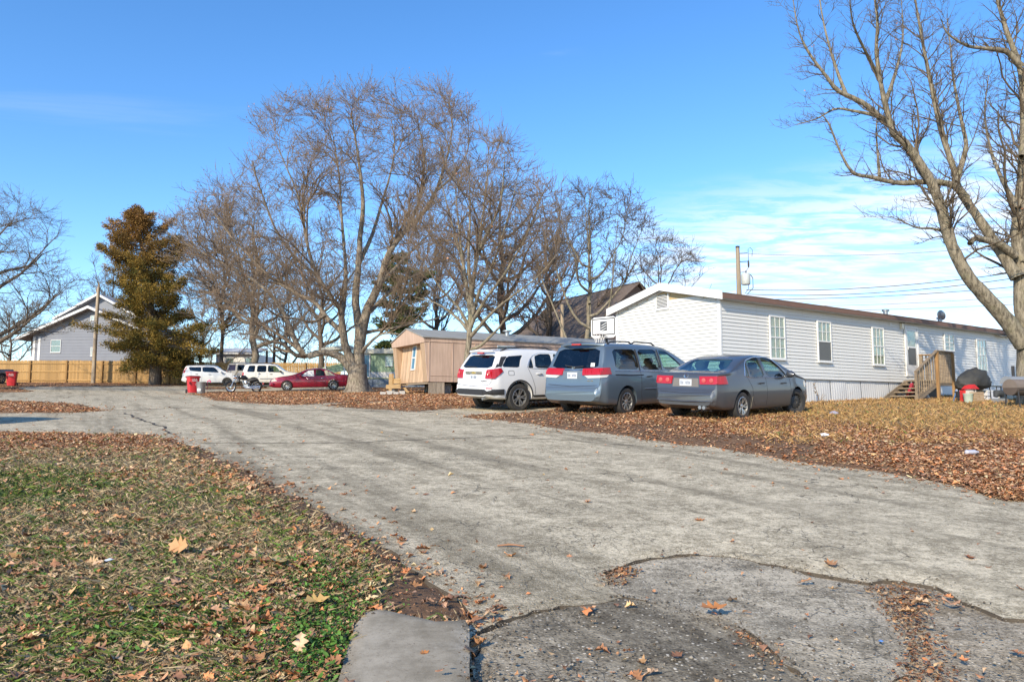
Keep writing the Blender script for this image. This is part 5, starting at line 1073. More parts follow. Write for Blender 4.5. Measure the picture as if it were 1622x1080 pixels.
def gpx(px): return at(px, 590, YG).x - gA.x
window(gh, gpx(611), gpx(621), at(600, 579, YG).z - gz_, at(600, 565, YG).z - gz_, -.002, 1, 2, M_BLIND, frame=M_GALV)
d0, d1 = gpx(575), gpx(584.5); dr = MB().box((d0 - .08, -.06, zb0), (d1 + .08, -.002, zr0 - .02)).build('door', M_TRIM, gh); MB().box((d0, -.072, zb1 - .35), (d1, -.061, zr0 - .12)).build('pane', M_BLUEWIN, dr)
aw = thing('carport_awning', 'pale green awning and railing left of the big trunk behind the red sedan', 'awning', (at(515, 560, YG - .5).x, YG - .5, gz_), R(4)); wA = at(556, 560, YG - .5).x - at(515, 560, YG - .5).x
MB().add([(0, -1.6, zr0 + .05), (wA, -1.6, zr0 + .22), (wA, 1, zr0 + .3), (0, 1, zr0 + .13), (0, -1.6, zr0 + .25), (wA, -1.6, zr0 + .5), (wA, 1, zr0 + .55), (0, 1, zr0 + .33)], [(3, 2, 1, 0), (4, 5, 6, 7), (0, 1, 5, 4), (1, 2, 6, 5), (2, 3, 7, 6), (3, 0, 4, 7)]).build('canopy', plain('cream_roof', (.56, .56, .48)), aw)
MB().prism([(.2, .85), (wA, 1.15), (wA, 1.65), (.2, 1.25)], -1.3, -1.26).build('railing_panel', M_GREEN, aw); MB().prism([(.1, 1.25), (wA, 1.65), (wA, 1.75), (.1, 1.33)], -1.36, -1.2).build('top_rail', plain('pale_green', (.38, .50, .30)), aw)
for xx in (.25, wA - .3): MB().box((xx, -1.45, -.1), (xx + .09, -1.36, zr0 + .1)).build('post', M_TRIM, aw)
for k in range(6): MB().box((.3 + k * .25, -1.25, .1), (.5 + k * .25, -1.21, .82)).build('lattice_panel', M_TRIM, aw)

# ---- grey house beyond the fence
t = MT('grey_siding'); c = t.mix(t.noise(1.1, 5, .6), (.20, .215, .25), (.27, .285, .32)); t.color(c).set(rough=.8); M_GREY = t.m
YH = 72.0; hA = at(56, 560, YH); hz = hgt(hA.x, YH) + .2; hs = thing('house', 'grey gabled house with white trim behind the wooden fence', 'house', (hA.x, YH, hz), R(-4))
def hp(px, py): q = at(px, py, YH); return (q.x - hA.x, q.z - hz)
e0, pk = hp(53, 529), hp(151, 489); e1 = (2 * pk[0] - e0[0], e0[1]); gp_ = [(e0[0], -.5), (e1[0], -.5), e1, pk, e0]
MB().prism(gp_, 0, 8).build('wall', M_GREY, hs)
nb = 26
for k in range(nb):
    z = -.4 + (pk[1] + .3) * k / nb; zt = z + (pk[1] + .3) / nb - .02
    if zt < e0[1]: a, b = e0[0], e1[0]
    else: s = (zt - e0[1]) / (pk[1] - e0[1]); a, b = e0[0] + (pk[0] - e0[0]) * s, e1[0] - (e1[0] - pk[0]) * s
    if b - a > .3: MB().box((a, -.03, z), (b, -.002, zt)).build('siding_board', M_GREY, hs)
def rake(root, a, b, y, th, w, name, mat): MB().add([(a[0], y, a[1]), (b[0], y, b[1]), (b[0], y, b[1] + w), (a[0], y, a[1] + w), (a[0], y + th, a[1]), (b[0], y + th, b[1]), (b[0], y + th, b[1] + w), (a[0], y + th, a[1] + w)], [(0, 1, 2, 3), (7, 6, 5, 4), (0, 4, 5, 1), (1, 5, 6, 2), (2, 6, 7, 3), (3, 7, 4, 0)]).build(name, mat, root)
o0 = (e0[0] - 1.3, e0[1] - .62); o1 = (e1[0] + 1.3, o0[1]); M_HROOF = plain('house_roof', (.32, .32, .33), .9, var=.2, scale=4)
for a in (o0, o1): rake(hs, a, (pk[0] + .0, pk[1] - .02), -.75, 9.5, .12, 'roof', M_HROOF); rake(hs, (a[0], a[1] - .08), (pk[0], pk[1] - .10), -.82, .06, .26, 'rake_board', M_TRIM)
# upper storey dormer gable
u0, up_ = hp(86, 499), hp(150, 466); u1 = (2 * up_[0] - u0[0], u0[1])
MB().prism([(u0[0] + .3, e0[1]), (u1[0] - .3, e0[1]), (u1[0] - .3, u0[1]), up_, (u0[0] + .3, u0[1])], 1.5, 7.5).build('upper_wall', M_GREY, hs)
for a in ((u0[0] - .7, u0[1] - .38), (u1[0] + .7, u0[1] - .38)): rake(hs, a, up_, .8, 7.5, .12, 'roof', M_HROOF); rake(hs, (a[0], a[1] - .06), (up_[0], up_[1] - .06), .74, .05, .24, 'rake_board', M_TRIM)
for a, b, c, d in ((80, 101, 537, 560), (146, 156, 499, 510), (146, 153, 549, 566)):
    q0, q1 = hp(a, d), hp(b, c); window(hs, q0[0] + .14, q1[0] - .14, q0[1] + .14, q1[1] - .14, -.04, 1, 1, M_CURT_G if a == 80 else M_BLIND)
for px in (53.5, 62): q = hp(px, 560); MB().box((q[0] - .12, -.06, -.5), (q[0] + .12, -.001, e0[1] - .3)).build('corner_trim', M_TRIM, hs)
q = hp(44, 560); MB().box((q[0] - .12, .5, -.5), (q[0] + .12, .7, e0[1] - .7)).build('porch_post', M_TRIM, hs)
# ---- low white house glimpsed through the cedar
YV = 84; vA = at(342, 572, YV); vz = hgt(vA.x, YV); wh = thing('house', 'low white house glimpsed between the cedar and the bare trunks', 'house', (vA.x, YV, vz)); wv = at(402, 572, YV).x - vA.x; hv = at(370, 560, YV).z - vz; pv = at(370, 550, YV).z - vz
MB().prism([(0, -.3), (wv, -.3), (wv, hv), (0, hv)], 0, 7).build('wall', M_VINYL, wh); MB().add([(-.4, -.5, hv - .1), (wv + .4, -.5, hv - .1), (wv + .4, 3.5, pv), (-.4, 3.5, pv), (-.4, -.5, hv + .1), (wv + .4, -.5, hv + .1), (wv + .4, 3.5, pv + .2), (-.4, 3.5, pv + .2)], [(3, 2, 1, 0), (4, 5, 6, 7), (0, 1, 5, 4), (1, 2, 6, 5), (2, 3, 7, 6), (3, 0, 4, 7)]).build('roof', plain('pale_roof', (.55, .55, .54), .8), wh)
for xx in (1.2, 3.4): window(wh, xx, xx + .8, hv - 1.6, hv - .5, -.002, 1, 1, M_CURT_G)
# ---- brown steep-roofed building
YB = 60.0; pR = at(1008, 449, YB); bz = hgt(pR.x, YB); bd = thing('brick_building', 'brick building under a steep brown shingle roof behind the tan home', 'building', (pR.x, YB, bz), math.atan2(.877, -.48))
rh = pR.z - bz; eh = rh * .36; hw = 6.4; Lb = 12.5; M_SH2 = plain('dark_brown_shingle', (.165, .128, .105), .95, var=.4, scale=5, bump=.4)
t = MT('brick_wall'); bt = t.n('ShaderNodeTexBrick'); bt.inputs['Scale'].default_value = 4.5; t.l(t.coord('Object', None, (R(90), 0, 0)), bt.inputs['Vector']); bt.inputs['Color1'].default_value = (.25, .12, .08, 1); bt.inputs['Color2'].default_value = (.20, .10, .07, 1); bt.inputs['Mortar'].default_value = (.3, .26, .22, 1); t.color(bt.outputs[0]).set(rough=.9); M_BRICK = t.m
MB().add([(0, -hw, 0), (0, hw, 0), (0, hw, eh), (0, 0, rh - .1), (0, -hw, eh), (Lb, -hw, 0), (Lb, hw, 0), (Lb, hw, eh), (Lb, 0, rh - .1), (Lb, -hw, eh)], [(0, 4, 3, 2, 1), (5, 6, 7, 8, 9), (0, 5, 9, 4), (1, 2, 7, 6)]).build('wall', M_BRICK, bd)
nr = 22
for s in (-1, 1):
    for k in range(nr):
        f0, f1 = k / nr, (k + 1) / nr + .012; y0, z0 = s * (hw + .5) * (1 - f0), eh - .3 + (rh - eh + .3) * f0; y1, z1 = s * (hw + .5) * (1 - f1), eh - .3 + (rh - eh + .3) * f1
        MB().add([(-.5, y0, z0 + .07), (Lb + .5, y0, z0 + .07), (Lb + .5, y1, z1 + .03), (-.5, y1, z1 + .03), (-.5, y0, z0), (Lb + .5, y0, z0), (Lb + .5, y1, z1 - .01), (-.5, y1, z1 - .01)], [(0, 1, 2, 3), (7, 6, 5, 4), (0, 4, 5, 1), (1, 5, 6, 2), (2, 6, 7, 3), (3, 7, 4, 0)]).build('shingle_course', M_SH2, bd)

# ---- wooden fence
M_FENCE = wood('fence_picket', (.50, .315, .12), (.34, .195, .07), 2, 1.6)
fx = [(-6, 61.8), (-60, 60.5)]
FPX = [(-120, 61.0), (48, 61.0), (106, 61.0), (162, 61.0), (215, 61.0), (268, 61.0), (322, 61.0), (378, 61.5), (430, 62.0), (484, 62.5), (540, 63.0)]
pts = [Vector((at(px, 590, Y).x, Y, 0)) for px, Y in FPX]; fence = thing('wooden_fence', 'long golden wooden privacy fence running behind the cars', 'fence', (pts[0].x, pts[0].y, 0))
FH = 1.86; r_ = random.Random(8); pick_me = None; o = pts[0]
for s, (a, b) in enumerate(zip(pts[:-1], pts[1:])):
    L = (b - a).length; n = max(4, int(L / .145)) if s else 22; d = (b - a) / n
    if s == 0: n = int(L / .29); d = (b - a) / n
    for k in range(n):
        p = a + d * k - o; q = a + d * (k + 1) - o; zg_ = hgt(p.x + o.x, p.y + o.y); hh = FH + r_.uniform(-.015, .015); ang = math.atan2(d.y, d.x)
        if pick_me is None:
            pick_me = MB().add([(0, 0, 0), (1, 0, 0), (1, 0, .97), (.85, 0, 1), (.15, 0, 1), (0, 0, .97), (0, .018, 0), (1, .018, 0), (1, .018, .97), (.85, .018, 1), (.15, .018, 1), (0, .018, .97)], [(0, 1, 2, 3, 4, 5), (11, 10, 9, 8, 7, 6), (0, 6, 7, 1), (1, 7, 8, 2), (2, 8, 9, 3), (3, 9, 10, 4), (4, 10, 11, 5), (5, 11, 6, 0)]).mesh('picket'); pick_me.materials.append(M_FENCE)
        ob = bpy.data.objects.new('picket', pick_me); COL.objects.link(ob); ob.parent = fence; ob.location = (p.x, p.y + r_.uniform(0, .006), zg_); ob.scale = (d.length - .012, 1, hh); ob.rotation_euler = (0, 0, ang)
    za, zb = hgt(a.x, a.y), hgt(b.x, b.y)
    for f in (.12, .5, .86): MB().bar((a.x - o.x, a.y - o.y - .03, za + FH * f), (b.x - o.x, b.y - o.y - .03, zb + FH * f), .045, .09).build('rail', M_FENCE, fence)
    MB().box((a.x - o.x - .06, a.y - o.y - .115, za - .1), (a.x - o.x + .06, a.y - o.y - .055, za + FH - .02)).build('post', wood('fence_post', (.36, .21, .07), (.22, .12, .04), 2), fence)
# ------------------------------------------------------------------ vehicles
def paint(name, col, metal=.0, rough=.32, coat=.7, dirt=None, flake=0.0):
    t = MT(name); P = t.coord('Object'); c = t.mix(t.noise(3, 4, .6, P), tuple(a * .94 for a in col), tuple(min(1, a * 1.04) for a in col))
    if dirt:
        z = t.n('ShaderNodeSeparateXYZ'); t.l(P, z.inputs[0]); m = t.step(t.math('ADD', z.outputs[2], t.math('MULTIPLY', t.noise(5, 6, .7, P), .5)), dirt[2], dirt[1]); m = t.math('MULTIPLY', m, dirt[3])
        c = t.mix(m, c, dirt[0]); t.set(rough=t.step(m, 0, .8, rough, .8), coat=t.step(m, 0, .5, coat, 0.05))
    else: t.set(rough=rough, coat=coat)
    t.color(c).set(metal=metal, coatr=.06); MATS[name] = t.m; return t.m
M_TYRE = plain('tyre_rubber', (.035, .034, .033), .85, var=.35, scale=7, dirt=((.16, .13, .10), .55)); M_RIM = plain('alloy', (.50, .50, .49), .35, .8, var=.1); M_RIMD = plain('steel_wheel', (.055, .055, .055), .6, .3, var=.2, dirt=((.17, .14, .11), .5))
M_BLACK = plain('black_plastic', (.028, .028, .03), .6, var=.2); M_CHROME = plain('chrome', (.72, .72, .72), .14, 1.0, var=.05); M_INT = plain('car_interior', (.06, .06, .062), .85, var=.2); M_INTL = plain('car_interior_tan', (.25, .22, .18), .85, var=.2)
M_RED = plain('red_lens', (.42, .012, .018), .12, var=.15, scale=12, spec=.6); M_CLEAR = plain('clear_lens', (.62, .60, .56), .12, var=.15, scale=12); M_AMBER = plain('amber_lens', (.70, .26, .03), .2); M_PLATE = plain('number_plate', (.60, .63, .66), .5, var=.06); M_INK = plain('plate_ink', (.10, .14, .24), .6); M_WHEELWELL = plain('wheel_well', (.018, .017, .016), .95)
GL_DARK = glass_mat('privacy_glass', (.10, .12, .15), .07); GL_GREEN = glass_mat('green_tint_glass', (.50, .72, .64), .06); GL_MID = glass_mat('tinted_glass', (.30, .38, .40), .06)

def chaikin(p, k=2):
    p = np.array(p, float)
    for _ in range(k):
        q = [p[0]]
        for a, b in zip(p[:-1], p[1:]): q += [a * .75 + b * .25, a * .25 + b * .75]
        q.append(p[-1]); p = np.array(q)
    return p
def crom(p, n):
    p = np.asarray(p, float); m = len(p); q = np.concatenate([[2 * p[0] - p[1]], p, [2 * p[-1] - p[-2]]]); out = []
    for i in range(m - 1):
        for t in np.arange(n) / n:
            a, b, c, d = q[i:i + 4]; out.append(.5 * ((2 * b) + (c - a) * t + (2 * a - 5 * b + 4 * c - d) * t * t + (3 * b - a - 3 * c + d) * t ** 3))
    out.append(p[-1]); return np.array(out)
def car_loft(S, inset=0.0, xr=None, floor=None):
    """closed body from side profile and plan curves"""
    top = chaikin(S['top'], 2); xs = top[:, 0]; zt = top[:, 1]
    if xr is not None: xs = np.linspace(xr[0], xr[1], 26); zt = np.interp(xs, top[:, 0], top[:, 1])
    ci = lambda key: np.interp(xs, *np.array(S[key]).T)
    zb, be, w = ci('bot'), ci('belt'), ci('half'); tum = S.get('tumble', .30); rings = []
    for x, t, b, e, h in zip(xs, zt, zb, be, w):
        t = t - inset; h = h - inset * 1.3
        e = min(e, t - .03); g = max(t - e, .02); wb = .955 * h; wt = wb - tum * g * (.35 if g < .18 else 1)
        if floor is None:
            low = [(0, b), (.66 * h, b), (.90 * h, b + .02), (.975 * h, b + .10), (1.0 * h, b + .42 * (e - b)), (.992 * h, b + .72 * (e - b)), (wb, e)]
        else:
            fz = min(e - floor, t - .05); low = [(0, fz), (.5 * h, fz), (.92 * h, fz), (.94 * h, fz + .3 * (e - fz)), (.95 * h, fz + .6 * (e - fz)), (wb, e)]
        up = [(wb - (wb - wt) * .38, e + .42 * g), (wt + .012, e + .80 * g), (wt - .045 - .06 * g, e + .955 * g), (wt * .55, t), (0, t + .012 * min(1, g * 3))]
        half = crom(low + up, 3); full = [(x, -y, z) for y, z in half] + [(x, y, z) for y, z in half[-2:0:-1]]; rings.append(full)
    n = len(rings[0]); mb = MB()
    for rg in rings: mb.v.extend(rg)
    for i in range(len(rings) - 1):
        for j in range(n): mb.f.append((i * n + j, (i + 1) * n + j, (i + 1) * n + (j + 1) % n, i * n + (j + 1) % n))
    mb.f.append(tuple(range(n))); mb.f.append(tuple((len(rings) - 1) * n + j for j in range(n - 1, -1, -1)))
    me = mb.mesh('loft'); bm = bmesh.new(); bm.from_mesh(me); bmesh.ops.recalc_face_normals(bm, faces=bm.faces); bm.to_mesh(me); bm.free(); return me
def boolean(me, cutters):
    o = bpy.data.objects.new('tmp_body', me); COL.objects.link(o); tmp = []
    for c in cutters:
        co = bpy.data.objects.new('tmp_cut', c); COL.objects.link(co); tmp.append(co); m = o.modifiers.new('b', 'BOOLEAN'); m.object = co; m.operation = 'DIFFERENCE'; m.solver = 'EXACT'
    dg = bpy.context.evaluated_depsgraph_get(); res = bpy.data.meshes.new_from_object(o.evaluated_get(dg)); bpy.data.objects.remove(o)
    for co in tmp: bpy.data.objects.remove(co)
    return res
def fixmesh(mb):
    me = mb.mesh('c'); bm = bmesh.new(); bm.from_mesh(me); bmesh.ops.recalc_face_normals(bm, faces=bm.faces); bm.to_mesh(me); bm.free(); return me
def grow_poly(poly, d):
    c = np.mean(poly, 0); out = []
    P = np.array(poly, float); n = len(P); area = sum(P[i][0] * P[(i + 1) % n][1] - P[(i + 1) % n][0] * P[i][1] for i in range(n)); s = 1 if area > 0 else -1
    for i in range(n):
        a, b, c_ = P[i - 1], P[i], P[(i + 1) % n]; n1 = np.array([(b - a)[1], -(b - a)[0]]); n2 = np.array([(c_ - b)[1], -(c_ - b)[0]]); n1 = n1 / max(np.linalg.norm(n1), 1e-6); n2 = n2 / max(np.linalg.norm(n2), 1e-6)
        m = n1 + n2; m = m / max(np.linalg.norm(m), 1e-6); k = min(2.0, 1 / max(.4, float(m @ n1))); out.append(b + m * d * s * k)
    return [tuple(p) for p in out]
def round_poly(poly, k=2): 
    p = np.array(poly + [poly[0]], float)
    q = []
    for a, b in zip(p[:-1], p[1:]): q += [a * .88 + b * .12, a * .12 + b * .88]
    return [tuple(x) for x in q]
class Car:
    def __init__(s, name, label, S, loc, heading, body_mat, glass, cat='car', pitch=0.0):
        s.S = S; s.root = thing(name, label, cat, loc, heading); s.root.rotation_euler = (0, pitch, heading); s.off = S['raxle']
        base = car_loft(S); s.bvh = BVHTree.FromPolygons([v.co.copy() for v in base.vertices], [tuple(p.vertices) for p in base.polygons])
        cuts = [car_loft(S, .055, S['cabin'], S.get('floor', .42))]
        for wdw in S['side']:
            poly = round_poly(wdw[0]); mb = MB(); mb.prism(poly, -1.4, 1.4); cuts.append(fixmesh(mb))
        for key, x0, x1 in (('rear', -0.6, None), ('front', None, S['L'] + .6)):
            if key not in S: continue
            poly = round_poly(S[key]); xm = S['cabin'][0] + .55 if key == 'rear' else S['cabin'][1] - .55; mb = MB(); a, b = (x0, xm) if key == 'rear' else (xm, x1); n = len(poly)
            mb.add([(a, y, z) for y, z in poly] + [(b, y, z) for y, z in poly], [tuple(range(n)), tuple(range(2 * n - 1, n - 1, -1))] + [(i, n + i, n + (i + 1) % n, (i + 1) % n) for i in range(n)]); cuts.append(fixmesh(mb))
        mb = MB(); rw = S['tyre'] + S.get('gap', .045)
        for ax in (S['raxle'], S['faxle']):
            for sd in (-1, 1):
                hw = S['W'] / 2; M = Matrix.Translation((ax, sd * (hw - .13), S['tyre'])) @ Matrix.Rotation(R(90), 4, 'X'); mb.lathe([(rw, -.16), (rw, .30)] if sd > 0 else [(rw, -.30), (rw, .16)], 28, M)
        cuts.append(fixmesh(mb)); body = boolean(base, cuts); smooth_mesh(body, 32); s.body = link_mesh('body', body, body_mat, s.root); s.body.location = (-s.off, 0, 0)
        s.glass = glass
        for poly, gm, chrome in S['side']:
            for sd in (-1, 1):
                w = s.panel('window', round_poly(poly), 'y', sd, -.012, gm or glass, grow=.02)
                if chrome: s.edge(w, round_poly(poly), 'y', sd, .008, M_CHROME if chrome == 'c' else M_BLACK, 'window_trim')
        if 'rear' in S: s.panel('rear_window', round_poly(S['rear']), 'x', -1, -.012, S.get('rearglass', glass), grow=.02)
        if 'front' in S: s.panel('windshield', round_poly(S['front']), 'x', 1, -.012, GL_GREEN if S.get('clearfront', True) else glass, grow=.02)
        s.seats(); s.wheels(); settle(s.root, S['faxle'] - S['raxle'], S['W'] - .24, heading, S.get('lift', .025))
        MB().box((S['raxle'] - .3 - s.off, -.55, .2), (S['faxle'] + .3 - s.off, .55, .3)).build('underbody', M_WHEELWELL, s.root)
    def hit(s, u, v, axis, sd):
        """a point on the body seen along an axis"""
        if axis == 'y': o, d = Vector((u, sd * 3, v)), Vector((0, -sd, 0))
        elif axis == 'x': o, d = Vector((s.S['L'] / 2 + sd * 6, u, v)), Vector((-sd, 0, 0))
        elif axis == 'r': dv = Vector((-math.cos(R(u)), sd * math.sin(R(u)), 0)); o, d = Vector((.9, 0, v)) + dv * 3, -dv
        else: o, d = Vector((u, v, 5)), Vector((0, 0, -1))
        h = s.bvh.ray_cast(o, d)
        if h[0] is None: h = s.bvh.find_nearest(o + d * (2.1 if axis == 'y' else 3.7)); return h[0], -d
        return h[0], -d
    def panel(s, name, poly, axis, sd, offset, mat, grow=0, depth=.0, parent=None, step=.12):
        """a piece that follows the body: outline in side, end or plan view"""
        if grow: poly = grow_poly(poly, grow)
        if axis == 'r': poly = [(a[0] + (b[0] - a[0]) * k / 8, a[1] + (b[1] - a[1]) * k / 8) for a, b in zip(poly, list(poly[1:]) + [poly[0]]) for k in range(8)]
        P = np.array(poly, float); x0, z0 = P.min(0); x1, z1 = P.max(0); sx_ = step * (40 if axis == 'r' else 1); g = np.array([(a, b) for a in np.arange(x0 + sx_ / 2, x1, sx_) for b in np.arange(z0 + step / 2, z1, step)]).reshape(-1, 2)
        if len(g): g = g[pip(g[:, 0], g[:, 1], P)]; g = g[pdist(g[:, 0], g[:, 1], P) > step * .3] if len(g) else g
        allp = np.concatenate([P, g]) if len(g) else P; n = len(P)
        vs, es, fs, *_ = delaunay_2d_cdt([Vector(p) for p in allp], [(i, (i + 1) % n) for i in range(n)], [], 0, 1e-5)
        v2 = np.array([tuple(v) for v in vs]); F = [f for f in fs if pip(np.array([v2[list(f)].mean(0)[0]]), np.array([v2[list(f)].mean(0)[1]]), P)[0]]
        V = []
        for u, v in v2:
            p, nn = s.hit(u, v, axis, sd); V.append(p + nn * offset - Vector((s.off, 0, 0)))
        mb = MB(); mb.v = [tuple(v) for v in V]; mb.f = [tuple(f) for f in F]
        if depth:
            nn = s.hit(*v2[0], axis, sd)[1]; b = len(V); mb.v += [tuple(v - nn * depth) for v in V]; cnt = {}
            for f in F:
                for i in range(3): e = (f[i], f[(i + 1) % 3]); cnt[tuple(sorted(e))] = cnt.get(tuple(sorted(e)), []) + [e]
            for e in cnt.values():
                if len(e) == 1: i, j = e[0]; mb.f.append((j, i, b + i, b + j))
        return mb.build(name, mat, parent or s.root, 40)
    def edge(s, parent, poly, axis, sd, r, mat, name, off=.0):
        pts = []; P = list(poly) + [poly[0]]
        for a, b in zip(P[:-1], P[1:]):
            for t in (0, .25, .5, .75): p, nn = s.hit(a[0] + (b[0] - a[0]) * t, a[1] + (b[1] - a[1]) * t, axis, sd); pts.append(p + nn * off - Vector((s.off, 0, 0)))
        pts.append(pts[0]); return MB().tube(pts, r, 5, False).build(name, mat, parent, 60)
    def line(s, name, pts2, axis, sd, r, mat, off=0.0, parent=None):
        pts = []
        for a, b in zip(pts2[:-1], pts2[1:]):
            for t in (0, .2, .4, .6, .8): p, nn = s.hit(a[0] + (b[0] - a[0]) * t, a[1] + (b[1] - a[1]) * t, axis, sd); pts.append(p + nn * off - Vector((s.off, 0, 0)))
        p, nn = s.hit(*pts2[-1], axis, sd); pts.append(p + nn * off - Vector((s.off, 0, 0))); return MB().tube(pts, r, 6).build(name, mat, parent or s.root, 60)
    def seats(s):
        S = s.S; im = S.get('int', M_INT)
        for x in S['seats']:
            for y in (-.38, .38):
                zb = np.interp(x, *np.array(S['belt']).T); mb = MB(); mb.tube([(x - s.off, y, zb - .45), (x - .08 - s.off, y, zb - .1), (x - .16 - s.off, y, zb + .16)], [.24, .25, .17], 10); mb.tube([(x - .18 - s.off, y, zb + .18), (x - .20 - s.off, y, zb + .27), (x - .21 - s.off, y, zb + .36)], [.09, .13, .09], 10); mb.build('seat', im, s.root, 60)
        MB().box((S['cabin'][1] - .75 - s.off, -.6, .75), (S['cabin'][1] - .35 - s.off, .6, np.interp(S['cabin'][1] - .6, *np.array(S['belt']).T) - .02)).build('dashboard', im, s.root)
    def wheels(s):
        S = s.S; T = S['tyre']; rr = S.get('rim', T * .66); kinds = S.get('wheel', ('alloy', 'alloy'))
        for k, ax in enumerate((S['raxle'], S['faxle'])):
            for sd in (-1, 1):
                w = bpy.data.objects.new('wheel', None); COL.objects.link(w); w.parent = s.root; w.location = (ax - s.off, sd * (S['W'] / 2 - .12 - .015), T - .012); w.rotation_euler = (R(90) * sd * -1 + 0, 0, S.get('steer', 0) if k else 0)
                w.rotation_mode = 'XYZ'; w.empty_display_size = .1
                make_wheel(w, T, rr, kinds[k], S.get('spokes', 5), .11, S.get('rimmat', M_RIM))
    def handle(s, x, z, sds=(-1, 1), mat=None):
        for sd in sds: p, nn = s.hit(x, z, 'y', sd); q, _ = s.hit(x + .2, z, 'y', sd); o = Vector((s.off, 0, 0)); MB().tube([p - o, p + nn * .035 + Vector((.03, 0, 0)) - o, q + nn * .035 - Vector((.03, 0, 0)) - o, q - o], [.012, .018, .018, .012], 6).build('door_handle', mat or M_BLACK, s.root, 60)
    def mirror(s, x, z, mat, size=1.0):
        for sd in (-1, 1):
            p, nn = s.hit(x, z, 'y', sd); p = p - Vector((s.off, 0, 0)); mb = MB(); k = size
            mb.tube([p - nn * .03, p + nn * .09 * k], .03, 6); pts = [p + nn * .05 * k + Vector((-.01, 0, .04)), p + nn * .08 * k + Vector((0, 0, .05)), p + nn * .17 * k + Vector((0, 0, .055)), p + nn * .25 * k + Vector((-.02, 0, .04))]
            mb.tube(pts, [.03, .085 * k, .085 * k, .04], 8); mb.build('mirror', mat, s.root, 60)
    def plate(s, y, z, sd=-1, w=.31, h=.155, marks=True):
        p, nn = s.hit(y, z, 'x', sd); p = p - Vector((s.off, 0, 0)); x = p.x + nn.x * .012; a, b = sorted((x, x - nn.x * .03)); pl = MB().box((a, y - w / 2, z - h / 2), (b, y + w / 2, z + h / 2)).build('license_plate', M_PLATE, s.root)
        if marks:
            xf = x + nn.x * .004; a, b = sorted((xf, xf - nn.x * .003))
            for k in range(6):
                if k == 3: continue
                mb = MB(); yy = y - w * .36 + k * w * .145; mb.box((a, yy - .012, z - .035), (b, yy - .003, z + .035)); mb.box((a, yy - .002, z - .005 + .03 * (k % 2)), (b, yy + .012, z + .004 + .03 * (k % 2))); mb.box((a, yy + .0125, z - .035), (b, yy + .019, z + .035)); mb.build('plate_character', M_INK, pl)
        return pl
    def rails(s, x0, x1, y, mat=None, h=.055):
        for sd in (-1, 1):
            pts = []
            for i in range(9): t = i / 8; x = x0 + (x1 - x0) * t; p, _ = s.hit(x, sd * y, 'z', 1); pts.append(Vector((x - s.off, sd * y, p.z + h * min(1, min(t, 1 - t) * 7))))
            MB().tube(pts, .02, 6).build('roof_rail', mat or M_BLACK, s.root, 60)
    def seam(s, pts, sds=(-1, 1)):
        for sd in sds: s.line('door_seam', pts, 'y', sd, .006, M_BLACK, -.002)
def make_wheel(w, T, rr, kind, spokes, half, rimmat):
    """z is the axle, outer face at +z"""
    prof = [(rr, -half), (T * .93, -half * 1.02), (T * .985, -half * .8), (T, -half * .4), (T, half * .4), (T * .985, half * .8), (T * .93, half * 1.02), (rr * 1.02, half), (rr * .98, half * .6), (rr * .98, -half * .6), (rr, -half)]
    MB().lathe(prof, 32, None, False).build('tyre', M_TYRE, w, 40)
    mb = MB()
    if kind == 'alloy':
        mb.lathe([(rr, half * .95), (rr * .93, half * 1.0), (rr * .90, half * .7), (rr * .88, half * .2)], 28, None, False)
        for i in range(spokes):
            for dlt in ((-.13, .13) if spokes == 5 else (0,)):
                a = 2 * math.pi * i / spokes; p = Vector((math.cos(a + dlt * .5) * rr * .18, math.sin(a + dlt * .5) * rr * .18, half * .55)); q = Vector((math.cos(a + dlt * 1.6) * rr * .92, math.sin(a + dlt * 1.6) * rr * .92, half * .82)); mb.bar(p, q, rr * (.135 if spokes == 5 else .17), .03)
        mb.lathe([(rr * .22, half * .3), (rr * .22, half * .72), (rr * .14, half * .80)], 14)
        rim = mb.build('rim', rimmat, w, 40); MB().lathe([(.02, 0), (rr * .9, 0), (rr * .9, -.03), (.02, -.03)], 24).build('brake_disc', M_WHEELWELL, rim)
    else:
        mb.lathe([(rr, half * .95), (rr * .92, half * .9), (rr * .84, half * .35), (rr * .62, half * .62), (rr * .30, half * .70), (rr * .26, half * .55), (.01, half * .55)], 28, None, False); rim = mb.build('rim', M_RIMD if kind == 'steel' else rimmat, w, 40)
        hb = MB()
        for i in range(12): a = 2 * math.pi * i / 12; hb.lathe([(rr * .075, half * .42), (rr * .075, half * .66)], 8, Matrix.Translation((math.cos(a) * rr * .74, math.sin(a) * rr * .74, 0)))
        hb.build('vent_hole', M_BLACK if kind == 'cover' else M_WHEELWELL, rim)
def text_part(s, name, parent, mat, size, loc, rot, ext=.003):
    c = bpy.data.curves.new(name, 'FONT'); c.body = s; c.size = size; c.extrude = ext; c.align_x = 'CENTER'; c.align_y = 'CENTER'; o = bpy.data.objects.new('tmp_text', c); COL.objects.link(o)
    me = bpy.data.meshes.new_from_object(o.evaluated_get(bpy.context.evaluated_depsgraph_get())); bpy.data.objects.remove(o); p = link_mesh(name, me, mat, parent, loc, rot); return p

